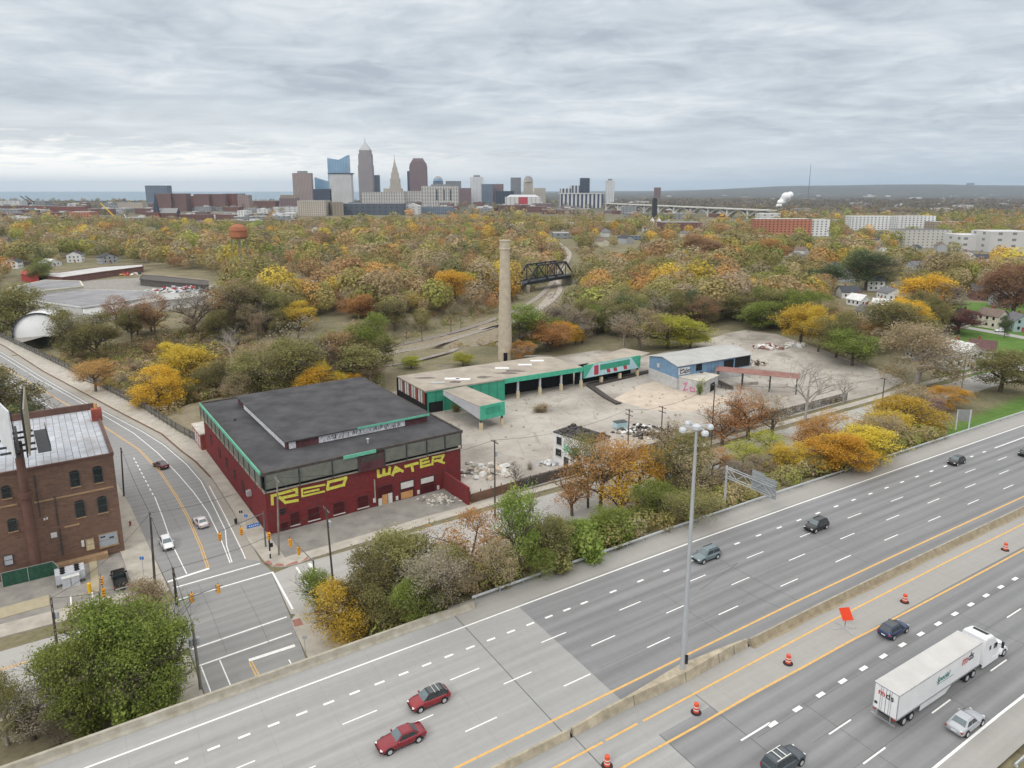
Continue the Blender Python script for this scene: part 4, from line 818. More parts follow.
# painted wing of the warehouse with sign fascia
g2 = gquad((583.5, 367), (640, 356.6), (575, 359.5), ZG); g2 = [g2[0], g2[1], G(647, 352), G(596, 356, ZG)]
wg = thing('sign_wing', 'lower wing of the green warehouse with a blue, red and green painted sign fascia', 'building', (*g2[0], ZB))
W2 = Wall(g2[0], math.atan2(g2[1][1] - g2[0][1], g2[1][0] - g2[0][0]), 1); L2 = math.hypot(g2[1][0] - g2[0][0], g2[1][1] - g2[0][1])
rq = [G(583.5, 367, ZG), G(640, 356.6, ZG), G(650, 352.5, ZG), G(624, 348, ZG), G(598, 356, ZG)]
mb = MB(); mb.prism([rq[0], rq[1], rq[2], rq[3], rq[4]], ZG - .4, ZG - .05); mb.build('roof', 'warehouse_roof', wg)
mb = MB(); p, q = np.array(rq[4]), np.array(rq[3]); mb.prism([tuple(p), tuple(q), tuple(q + (0, .3)), tuple(p + (0, .3))], ZB, ZG - .41); W0_ = Wall(g2[0], math.atan2(g2[1][1] - g2[0][1], g2[1][0] - g2[0][0]), 1); W0_.slab(mb, .2, math.hypot(g2[1][0] - g2[0][0], g2[1][1] - g2[0][1]), ZB, ZG - .42, -4.4, -4.0); mb.build('shade_back_wall', 'void', wg)  # near-black wall added close behind the front to darken the wing's inside
mb = MB(); W2.slab(mb, 0, L2, ZG - 3.6, ZG + .5, .02, .3); sf = mb.build('sign_fascia', 'green_fascia', wg)
mat('sky_blue_paint', (.42, .60, .66), .7, .1, 1)
mb = MB(); mb.add([W2.pt(.5, ZG - 3.55, .32), W2.pt(L2 - .8, ZG - 3.55, .32), W2.pt(L2 * .82, ZG + .4, .32), W2.pt(L2 * .16, ZG + .4, .32)], [(0, 1, 2, 3)]); mb.build('blue_field', 'sky_blue_paint', sf)
mat('sign_red', (.42, .05, .07), .7, .1, 1)
mb = MB(); W2.slab(mb, L2 * .17, L2 * .245, ZG - 3.1, ZG - .1, .322, .34)
for f in (.4, .52, .70): mb.build('red_letter', 'sign_red', sf); mb = MB(); mb.add([W2.pt(L2 * f, ZG - 3.2, .333), W2.pt(L2 * (f + .06), ZG - 3.2, .333), W2.pt(L2 * (f + .04), ZG - 1.9, .333), W2.pt(L2 * (f - .02), ZG - 1.9, .333)], [(0, 1, 2, 3)])
mb.build('red_letter', 'sign_red', sf)
mb = MB(); W2.slab(mb, L2 * .27, L2 * .80, ZG - 1.9, ZG - .1, .345, .36); mb.build('green_band', 'green_siding', sf)
for px in (602, 620.5, 638):
    a = W2.at(px, 365)[0]; x, y, _ = W2.pt(a, 0, -.2); o = MB(); o.box((x, y, ZB + 2.2), (.45, .45, ZG - .41 - ZB - 2.2), W2.a); pc = o.build('post', 'steel_dark', wg); o = MB(); o.box((x, y, ZB), (.8, .8, 2.2), W2.a); o.build('post_base', 'post_cream', pc)
# dock kerb strip
mb = MB(); pts = [G(590, 384), G(612, 400), G(621, 404), G(616, 405), G(603, 398), G(586, 386)]; mb.prism(pts, SZ, SZ + .5); mb.prism([G(590, 384), G(650, 371), G(651, 373), G(592, 387)], SZ, SZ + .55); mb.build('dock_kerb', 'roof_edge', kind='structure')
# blue warehouse
ZE = .9; bq = gquad((677.8, 366.5), (751.5, 354.5), (649, 356), ZE)
bl = thing('blue_warehouse', 'blue and white clad warehouse with a shallow grey metal roof', 'building', (*bq[0], ZB))
BLf = Wall(bq[0], math.atan2(bq[1][1] - bq[0][1], bq[1][0] - bq[0][0]), 1); BLl = Wall(bq[0], math.atan2(bq[3][1] - bq[0][1], bq[3][0] - bq[0][0]), -1)
Lb = math.hypot(bq[1][0] - bq[0][0], bq[1][1] - bq[0][1]); Db = math.hypot(bq[3][0] - bq[0][0], bq[3][1] - bq[0][1])
bi = ins(bq, .15); m0 = tuple((np.array(bi[0]) + bi[3]) / 2); m1 = tuple((np.array(bi[1]) + bi[2]) / 2)
mb = MB(); b0, b1, b2_, b3 = bi
vs = [(*b0, -2.9), (*b1, -2.9), (*b2_, -2.9), (*b3, -2.9), (*b0, ZE), (*b1, ZE), (*b2_, ZE), (*b3, ZE), (*m0, ZE + 1.3), (*m1, ZE + 1.3)]
mb.add(vs, [(0, 1, 5, 4), (2, 3, 7, 6), (3, 0, 4, 8, 7), (1, 2, 6, 9, 5)]); mb.build('upper_wall', 'blue_ribbed', bl)
mb = MB(); mb.prism(ins(bq, .05), ZB, -2.9); mb.build('lower_wall', 'white_block', bl)
mb = MB(); q = [np.array(p) for p in ins(bq, -.4)]; n0 = (q[0] + q[3]) / 2; n1 = (q[1] + q[2]) / 2
for A_, B_ in ((q[0], q[1]), (q[3], q[2])):
    vs = [(*A_, ZE - .02), (*B_, ZE - .02), (*n1, ZE + 1.36), (*n0, ZE + 1.36), (*A_, ZE + .12), (*B_, ZE + .12), (*n1, ZE + 1.5), (*n0, ZE + 1.5)]
    mb.add(vs, [(0, 1, 2, 3), (4, 5, 6, 7), (0, 1, 5, 4), (3, 2, 6, 7), (0, 3, 7, 4), (1, 2, 6, 5)])
mb.build('roof', 'metal_roof', bl)
def Cb(x, y): return (640 + x / 6.4, 330 + y / 6.4)
for r, nm, m_ in (((362, 222, 398, 262), 'opening', 'void'), ((540, 196, 600, 250), 'opening', 'void'), ((612, 180, 704, 240), 'opening', 'void')):
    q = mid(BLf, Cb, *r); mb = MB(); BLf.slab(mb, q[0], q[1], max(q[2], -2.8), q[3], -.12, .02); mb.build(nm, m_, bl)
q = mid(BLf, Cb, 248, 245, 320, 290); mb = MB(); BLf.slab(mb, q[0], q[1], q[2], q[3], -.12, 0); gp = mb.build('graffiti_panel', 'graffiti_white', bl)
mb = MB(); BLf.strokes(mb, [[(262, 250), (258, 278), (285, 272), (280, 250), (262, 262)], [(295, 248), (290, 275), (315, 262)], [(300, 260), (320, 250)]], 640, 330, 6.4, 5, .03); mb.build('graffiti', 'graffiti_ink', gp)
a, z = BLl.at(659, 365.5); mb = MB(); BLl.slab(mb, a - .6, a + .6, z - .6, z + .6, -.1, .3); mb.build('vent', 'white_block', bl)
# white annex with pink tag
aq = [np.array(G(677.5, 389.5)), np.array(G(703, 395.5)), np.array(G(718, 388)), np.array(G(693, 383))]
an_ = thing('white_annex', 'low white block annex with a pink graffiti tag beside the blue warehouse', 'building', (*aq[0], ZB))
mb = MB(); mb.prism([tuple(p) for p in aq], ZB, ZB + 4.0); mb.build('wall', 'white_block', an_); mb = MB(); mb.prism(ins([tuple(p) for p in aq], -.2), ZB + 4.002, ZB + 4.2); mb.build('roof', 'concrete_pale', an_)
AW = Wall(tuple(aq[0]), math.atan2(*(aq[1] - aq[0])[::-1]), 1)
mb = MB(); AW.strokes(mb, [[(280, 345), (300, 340), (280, 385), (305, 380)], [(322, 365), (345, 375), (350, 395), (328, 392), (320, 370)]], 640, 330, 6.4, 7, .05); mb.build('graffiti', 'pink_paint', an_)
AW2 = Wall(tuple(aq[1]), math.atan2(*(aq[2] - aq[1])[::-1]), 1); mb = MB(); LL = np.linalg.norm(aq[2] - aq[1]); AW2.slab(mb, LL * .45, LL * .75, ZB, ZB + 2.6, .01, .04); mb.build('doorway', 'void', an_)
# conveyor and rusty covered walkway
cv = [G(710, 372, -1.2), G(830, 381, -1.2)]; pa = np.array(G(716, 369, -1.4)); pe = np.array(G(800, 377, -1.4)); dd = (pe - pa) / np.linalg.norm(pe - pa); nn_ = np.array([-dd[1], dd[0]])
cw = thing('covered_walkway', 'long rust-red roofed conveyor shelter on thin posts crossing the lot', 'shelter', (*pa, ZB))
mb = MB(); q = [pa - nn_ * 2.2, pe - nn_ * 2.2, pe + nn_ * 2.2, pa + nn_ * 2.2]; mb.prism([tuple(p) for p in q], -1.5, [0] * 4, [-1.4, -1.4, -.9, -.9]); mb.build('roof', 'rust_red_roof', cw)
for f in (.03, .33, .66, .97):
    for s_ in (-1.7, 1.7): p = pa + (pe - pa) * f + nn_ * s_; mb = MB(); mb.tube((*p, ZB), (*p, -1.5), .16, n=6); mb.build('post', 'steel_dark', cw)
p0 = G(700, 372, -2.2); p1 = G(733, 388, ZB + .5); cvy = thing('conveyor_belt', 'dark inclined conveyor running down from the blue warehouse to the lot', 'conveyor', (*p1, ZB))
mb = MB(); mb.bar((*p0, -2.2), (*p1, ZB + .5), 1.3, .5); mb.build('belt', 'roof_edge', cvy); mb = MB()
for f in (.3, .6, .85): x, y, z = [p0[i] * (1 - f) + p1[i] * f for i in (0, 1)] + [-2.2 * (1 - f) + (ZB + .5) * f]; mb.tube((x - .6, y, ZB), (x - .6, y, z), .1); mb.tube((x + .6, y, ZB), (x + .6, y, z), .1)
mb.build('legs', 'steel_dark', cvy)
p = G(735, 383); mb = MB(); mb.box((*p, SZ + .034), (12, 7, .9), .3); o = mb.build('loading_slab', 'concrete_pale'); o['kind'] = 'structure'
# chimney stack
sx, sy = G(505, 360); SH = hgt(sx, sy, ZB, 240)
sk = thing('brick_chimney_stack', 'tall tapering tan brick chimney stack rising behind the green warehouse', 'chimney', (sx, sy, ZB))
mb = MB(); mb.lathe((sx, sy, ZB), [(2.55, 0), (1.72, SH * .92)], 28); mb.build('shaft', 'stack_brick', sk, smooth=False)
mb = MB(); mb.lathe((sx, sy, ZB + SH * .92), [(1.73, 0), (1.95, .2), (1.95, SH * .012), (1.8, SH * .018), (1.8, SH * .066), (2.0, SH * .07), (2.0, SH * .08)], 28); mb.build('cap', 'stack_brick', sk)
mb = MB()
for k in range(4): mb.lathe((sx, sy, ZB + SH * (.2 + .2 * k)), [(2.55 - .83 * (.2 + .2 * k) / .92 + .03, 0), (2.55 - .83 * (.2 + .2 * k) / .92 + .03, .25)], 28)
mb.build('band', 'stack_brick', sk)
mb = MB(); mb.box((sx + .2, sy - 2.4, ZB), (1.4, .6, 3.2)); mb.build('flue_door', 'void', sk)
# little white building by Broadway
wq = [np.array(G(*p, ZB)) for p in ((553.5, 463), (600, 480))]; wz = ZB + hgt(*wq[0], ZB, 431)
ww = thing('small_white_building', 'small ruined white building with green graffiti and collapsed black roof by the road', 'building', (*wq[0], ZB))
e_ = wq[1] - wq[0]; e_ /= np.linalg.norm(e_); n_ = np.array([-e_[1], e_[0]]); Lw = 10.5; q = [wq[0], wq[0] + e_ * Lw, wq[0] + e_ * Lw + n_ * 6.5, wq[0] + n_ * 6.5]
mb = MB(); mb.prism([tuple(p) for p in q], ZB, wz - .3); mb.build('wall', 'white_wall', ww)
mb = MB(); mb.prism(ins([tuple(p) for p in q], -.15), wz - .299, wz - .05); mb.build('roof', 'roof_black', ww)
q2 = [np.array(p) for p in q]; mb = MB(); rr = random.Random(9)
for _ in range(60): x, y = q2[0] + e_ * rr.uniform(.6, Lw - .6) + n_ * rr.uniform(.6, 6); mb.box((x, y, wz - .05), (rr.uniform(.3, 1.4), rr.uniform(.3, .9), rr.uniform(.1, .5)), rr.random() * 3)
mb.build('roof_debris', 'roof_edge', ww)['kind'] = 'stuff'
WW = Wall(tuple(wq[0]), math.atan2(e_[1], e_[0]), 1)
WW.window((1.0, 2.2, wz - 2.6, wz - 1.1), 'window', 'glass_dark', ww, sill='concrete_pale'); WW.window((.8, 2.2, ZB + 2.2, ZB + 3.6), 'window', 'glass_dark', ww, sill='concrete_pale')
WW.window((3.2, 4.3, ZB + .1, ZB + 2.3), 'door', 'steel_dark', ww, sill=None)
mb = MB(); rr = random.Random(2); k = 0
for i in range(9): a = 3 + i * .5; WW.slab(mb, a, a + .34, wz - 4.2 + rr.random() * .5, wz - 2.6 + rr.random() * .6, .02, .03 + .003 * i)
mb.build('graffiti', 'green_tag', ww)
x, y = G(648, 432); pile('debris_heap', 'black and white heap of burnt debris and tyres in the lot behind the power poles', 'debris', x, y, SZ, 9, .8, 420, ['void', 'board_white', 'roof_edge', 'tar_patch'], (.3, 1.4), seed=5)
x, y = G(620, 428); d_ = thing('dumpster', 'pale teal dumpster standing in the burnt debris', 'dumpster', (x, y, SZ)); mb = MB(); mb.box((x, y, SZ + .2), (3, 1.8, 1.5), .4, 1.08); mb.build('bin', 'sky_blue_paint', d_); mb = MB(); mb.box((x, y, SZ + 1.7), (3.3, 2, .12), .4); mb.build('lid', 'steel_dark', d_)
x, y = G(487, 470); pile('scrap_heap', 'scattered scrap timber and pale boards in the corner of the lot right of the red warehouse', 'debris', x, y, SZ, 8, .5, 220, ['concrete_pale', 'board_white', 'forecourt', 'sandy_slab'], (.3, 2.0), seed=6)
x, y = G(585, 464); pile('junk_heap', 'small heap of white and blue junk at the foot of the small white building', 'debris', x - 8, y, SZ, 3, .7, 90, ['white_wall', 'garage_blue', 'board_white'], (.3, 1.1), seed=8)
x, y = G(768, 348); pile('rubble_heap', 'brown and white heap of demolition rubble at the back of the lot', 'rubble', x, y, SZ, 7, 1.2, 160, ['rust_red_roof', 'white_wall', 'rust_steel', 'concrete_pale'], (.5, 2.2), seed=10)
x, y = G(793, 346); pile('white_rubble_heap', 'white heap of broken panels near the trees at the back of the lot', 'rubble', x, y, SZ, 6, 1.6, 110, ['white_wall', 'concrete_pale', 'board_white'], (.5, 2.2), seed=11)
x, y = G(756, 364); pile('low_rubble_strip', 'low dark rubble strip right of the blue warehouse', 'rubble', x, y, SZ, 6, .4, 90, ['roof_edge', 'concrete_pale', 'rust_steel'], (.5, 1.8), seed=12)
# lot fences
fence([uv(47.5, -9.2), uv(70, -9.4), uv(100, -9.8), uv(130, -10.3), uv(162, -11.2)], SZ, 2.3, 'sagging rusty chain link fence along the pavement of the wide lot', mesh='chain', step=4, rail='rust_steel')
mat('wood_fence', (.17, .10, .07), .9, .25, .8)
mb = MB(); f_ = thing('board_fence', 'low dark brown board fence between the lot and the pavement', 'fence', (*uv(43, -8.6), SZ))
mb.prism([uv(36, -9.2), uv(47, -9.0), uv(67, -9.2), uv(67, -9.05), uv(47, -8.8), uv(36, -9.0)], SZ, SZ + 1.9); mb.build('boards', 'wood_fence', f_)
mb = MB()
for u in np.arange(36.5, 67, 2.4): mb.box((*uv(u, -8.4 - .012 * (u - 42)), SZ), (.14, .14, 2.1), AU)
o = mb.build('post', 'wood_pole', f_)
# ------------------------------------------------------------------ vegetation
def leaf_mat(name, c1, c2, c3, trans=.42, objvar=.22):
    m = bpy.data.materials.new(name); m.use_nodes = True; nt = m.node_tree; b = nt.nodes['Principled BSDF']; b.inputs['Roughness'].default_value = .7; b.inputs['Specular IOR Level'].default_value = .15
    a = nt.nodes.new('ShaderNodeAttribute'); a.attribute_name = 'lv'; c = ramp(nt, a.outputs['Fac'], [(0, c1), (.55, c2), (1, c3)])
    oi = nt.nodes.new('ShaderNodeObjectInfo'); v = nt.nodes.new('ShaderNodeHueSaturation'); nt.links.new(c, v.inputs['Color'])
    nt.links.new(mth(nt, 'ADD', mth(nt, 'MULTIPLY', oi.outputs['Random'], .024), .488), v.inputs['Hue'])
    nt.links.new(mth(nt, 'ADD', mth(nt, 'MULTIPLY', oi.outputs['Random'], objvar * 1.6), 1.14 - objvar), v.inputs['Value'])
    nt.links.new(v.outputs[0], b.inputs['Base Color']); t = nt.nodes.new('ShaderNodeBsdfTranslucent'); nt.links.new(v.outputs[0], t.inputs[0])
    mx = nt.nodes.new('ShaderNodeMixShader'); mx.inputs[0].default_value = trans; nt.links.new(b.outputs[0], mx.inputs[1]); nt.links.new(t.outputs[0], mx.inputs[2]); nt.links.new(mx.outputs[0], nt.nodes['Material Output'].inputs[0]); M[name] = m
PAL = {'green': ((.12, .165, .035), (.215, .27, .06), (.34, .375, .11)), 'olive': ((.14, .14, .055), (.245, .23, .09), (.36, .33, .15)), 'yellow': ((.36, .27, .04), (.60, .45, .06), (.72, .58, .12)),
       'gold': ((.36, .22, .03), (.62, .37, .05), (.72, .48, .09)), 'orange': ((.30, .17, .06), (.47, .26, .09), (.55, .35, .15)), 'rust': ((.22, .13, .075), (.34, .20, .115), (.43, .29, .18)),
       'tan': ((.24, .19, .12), (.36, .29, .18), (.46, .38, .25)), 'grey': ((.19, .165, .135), (.285, .245, .19), (.38, .33, .26)), 'dark': ((.065, .09, .045), (.12, .155, .075), (.19, .22, .11)), 'lime': ((.24, .27, .04), (.43, .44, .06), (.56, .54, .12)),
       'maroon': ((.10, .05, .045), (.17, .08, .07), (.24, .12, .10)), 'pink': ((.22, .14, .12), (.34, .23, .20), (.44, .32, .28)), 'bare': ((.20, .17, .145), (.28, .24, .21), (.36, .32, .28))}
for k, v in PAL.items(): leaf_mat('leaf_' + k, *v)
mat('bark', (.12, .095, .075), .95, .25, 2); mat('bark_pale', (.36, .33, .30), .95, .2, 2); mat('bark_dark', (.055, .045, .04), .95, .25, 2)
def skeleton(rr, H, trunk, spread, levels, nk, up=.5, r0=.17):
    segs = []; tips = []
    def grow(p, d, L, r, lv):
        q = p + d * L; segs.append((p, q, r, r * .66))
        if lv == 0: tips.append(q); return
        if lv == 1: tips.append(p.lerp(q, .6))
        for k in range(nk[levels - lv]):
            a = rr.random() * 6.283; side = Vector((math.cos(a), math.sin(a), 0)); f = rr.uniform(0, .62 if lv == levels else .5)
            nd = (d * up + side * spread * rr.uniform(.6, 1.2) + Vector((0, 0, rr.uniform(-.12, .32)))).normalized()
            grow(q - d * L * f, nd, L * rr.uniform(.55, .85), r * (.5 if lv > 1 else .42), lv - 1)
    grow(Vector((0, 0, 0)), Vector((rr.uniform(-.06, .06), rr.uniform(-.06, .06), 1)).normalized(), trunk, r0, levels)
    zm = max(t.z for t in tips); xm = max(max(abs(t.x), abs(t.y)) for t in tips)
    return segs, tips, zm, xm
def leaf_mesh(name, cent, cvar, size, rr_, squash=.7, droop=0):
    n = len(cent); c = cent + 0
    nrm = rr_.normal(size=(n, 3)); nrm[:, 2] = np.abs(nrm[:, 2]) + .6; nrm /= np.linalg.norm(nrm, axis=1)[:, None]
    t = rr_.normal(size=(n, 3)); t -= (t * nrm).sum(1)[:, None] * nrm; t /= np.linalg.norm(t, axis=1)[:, None]; b = np.cross(nrm, t)
    s = size * rr_.uniform(.6, 1.35, n)[:, None]
    V = np.stack([c - t * s, c - b * s * squash, c + t * s, c + b * s * squash], 1).reshape(-1, 3)
    me = bpy.data.meshes.new(name); me.vertices.add(4 * n); me.vertices.foreach_set('co', V.ravel()); me.loops.add(4 * n); me.loops.foreach_set('vertex_index', np.arange(4 * n)); me.polygons.add(n)
    me.polygons.foreach_set('loop_start', np.arange(n) * 4); me.polygons.foreach_set('loop_total', np.full(n, 4)); me.update()
    a = me.attributes.new('lv', 'FLOAT', 'FACE'); a.data.foreach_set('value', np.clip(cvar, 0, 1).astype(np.float32)); return me
def seg_mesh(name, segs, S, n=6, rmin=.0):
    mb = MB()
    for p, q, r0, r1 in segs:
        if r0 < rmin: continue
        mb.tube(p * 1, q, r0, r1, n if r0 > .06 else 3, cap=False)
    me = bpy.data.meshes.new(name); me.from_pydata(mb.v, [], mb.f); me.polygons.foreach_set('use_smooth', [True] * len(me.polygons)); return me
PROTO = {}
def make_proto(key, seed, style):
    rr = random.Random(seed); rn = np.random.default_rng(seed)
    P_ = dict(full=dict(trunk=2.5, spread=.9, levels=4, nk=(8, 4, 3, 3), n=19, lr=.9, ls=.12), tall=dict(trunk=3.0, spread=.5, levels=4, nk=(8, 4, 3, 3), n=19, lr=.8, ls=.115),
              sparse=dict(trunk=2.6, spread=.8, levels=4, nk=(6, 4, 3, 3), n=14, lr=.8, ls=.11), thin=dict(trunk=2.4, spread=.55, levels=4, nk=(5, 4, 3, 3), n=10, lr=.7, ls=.11), bare=dict(trunk=2.8, spread=.75, levels=5, nk=(5, 4, 3, 3, 3), n=0, lr=0, ls=0),
              wide=dict(trunk=2.1, spread=1.05, levels=4, nk=(8, 4, 3, 3), n=19, lr=.9, ls=.12))[style]
    segs, tips, zm, xm = skeleton(rr, 10, P_['trunk'], P_['spread'], P_['levels'], P_['nk'])
    k = 10 / (zm + .5); segs = [(p * k, q * k, r * k, r1 * k) for p, q, r, r1 in segs]; tips = np.array([tuple(t * k) for t in tips])
    trunk = [s for s in segs if s[2] > .10 * k]; limbs = [s for s in segs if s[2] <= .10 * k]
    tm = seg_mesh('trunk', trunk, 1); lm = seg_mesh('limbs', limbs, 1, 4)
    cm = None; W = xm * k
    if P_['n']:
        # drop random tips so that gaps open in the crown
        keep = rn.random(len(tips)) < .86; tp = tips[keep]
        W_c = {'full': 4.3, 'tall': 2.7, 'wide': 5.6, 'sparse': 4.0, 'thin': 2.8}[style]; nb = {'full': 17, 'tall': 13, 'wide': 19, 'sparse': 12, 'thin': 6}[style]; bl = []
        for b_ in range(nb):
            z_ = rn.uniform(1.5, 8.6); k_ = math.sqrt(max(.05, 1 - ((z_ - 4.9) / 4.6) ** 2)); r_b = rn.uniform(1.0, 2.0) * (.8 if style == 'tall' else 1); a_ = b_ * 2.4 + rn.uniform(-.4, .4); q_ = max(0, W_c * k_ - r_b * .55) * rn.uniform(.55, 1.0)
            m_ = int(15 * r_b ** 2 * (1 if style in ('full', 'wide', 'tall') else .5)); dd_ = rn.normal(size=(m_, 3)); dd_ /= np.linalg.norm(dd_, axis=1)[:, None]; dd_[:, 2] = np.where(dd_[:, 2] < -.3, -dd_[:, 2], dd_[:, 2]); bl.append(np.array([q_ * math.cos(a_), q_ * math.sin(a_), z_]) + dd_ * np.array([1, 1, .8]) * r_b * rn.uniform(.75, 1.05, (m_, 1)))
        bl = np.concatenate(bl); sc_ = W_c / max(np.percentile(np.abs(tp[:, :2]).max(1), 92), .1); tp = tp[rn.random(len(tp)) < (.45 if style in ('full', 'wide', 'tall') else .8)] * np.array([min(sc_, 1.2), min(sc_, 1.2), 1]); tp = np.concatenate([tp, bl])
        cv = rn.uniform(.05, .95, len(tp)); c = np.repeat(tp, P_['n'], 0) + rn.normal(size=(len(tp) * P_['n'], 3)) * P_['lr'] * np.array([1, 1, .75]) * .5
        cm = leaf_mesh('crown', c, np.repeat(cv, P_['n']) * .6 + rn.uniform(0, .45, len(c)), P_['ls'], rn)
        W = np.percentile(np.abs(c[:, 0]), 96)
    PROTO[key] = (cm, tm, lm, 10.0, max(W, 1.5))
for i, (st_, nn2) in enumerate((('full', 3), ('tall', 2), ('sparse', 2), ('thin', 2), ('bare', 2), ('wide', 2))):
    for j in range(nn2): make_proto(f'{st_}{j}', 31 * i + 7 * j + 5, st_)
def make_bush(key, seed, n, ls):
    rr = random.Random(seed); rn = np.random.default_rng(seed); segs = []; tips = []
    for k in range(16):
        a = rr.random() * 6.283; t = Vector((math.cos(a) * rr.uniform(.3, 1.9), math.sin(a) * rr.uniform(.3, 1.9), rr.uniform(1.6, 3.0))); b0 = Vector((math.cos(a) * .15, math.sin(a) * .15, 0)); md = b0.lerp(t, .5) + Vector((0, 0, .3)); segs += [(b0, md, .05, .04), (md, t, .04, .015)]; tips += [tuple(t), tuple(b0.lerp(t, .6)), tuple(b0.lerp(t, .35) * 1.1)]
    tips = np.array(tips); cv = rn.uniform(.05, .95, len(tips)); c = np.repeat(tips, n, 0) + rn.normal(size=(len(tips) * n, 3)) * .42; c[:, 2] = np.abs(c[:, 2])
    PROTO[key] = (leaf_mesh('crown', c, np.repeat(cv, n) * .6 + rn.uniform(0, .45, len(c)), ls, rn), seg_mesh('stems', segs, 1, 4), None, 3.2, 2.2)
make_bush('bush0', 3, 34, .16); make_bush('bush1', 4, 30, .17); make_bush('bush2', 9, 14, .14)
TREES = []
def tree(style, colr, x, y, z, h, wdt=None, label=None, cat='tree', group=None, bark='bark', name=None, rz=None):
    cm, tm, lm, H0, W0 = PROTO[style]; s = h / H0; sw = s if wdt is None else (wdt / 2) / W0
    sw = max(min(sw, s * 1.7), s * .5)
    isb = style.startswith('bush'); nm = name or ('shrub' if isb else 'bare_tree' if style.startswith('bare') else 'tree')
    o = thing(nm, label or 'tree', 'shrub' if isb else cat, (x, y, z - .1), random.uniform(0, 6.28) if rz is None else rz, group); o.scale = (sw, sw, s)
    parts = [('stems' if isb else 'trunk', tm, bark)] + ([('limbs', lm, bark)] if lm else []) + ([('crown', cm, 'leaf_' + colr)] if cm else [])
    for n_, me, m_ in parts:
        if len(me.materials) == 0: me.materials.append(None)
        c = bpy.data.objects.new(n_, me); COL.objects.link(c); c.parent = o; c.material_slots[0].link = 'OBJECT'; c.material_slots[0].material = M[m_]
    TREES.append((x, y, wdt or 2 * W0 * s)); return o
def ptree(style, colr, bx, by, ty, wpx, label, **k):
    x, y, z = TG(bx, by); h = hgt(x, y, z, ty); d = math.hypot(y, HC - z); wd = wpx / FP_ * math.hypot(y * math.cos(PI_) + (HC - z) * math.sin(PI_), 0)
    return tree(style, colr, x, y, z, h, wd, label, **k)
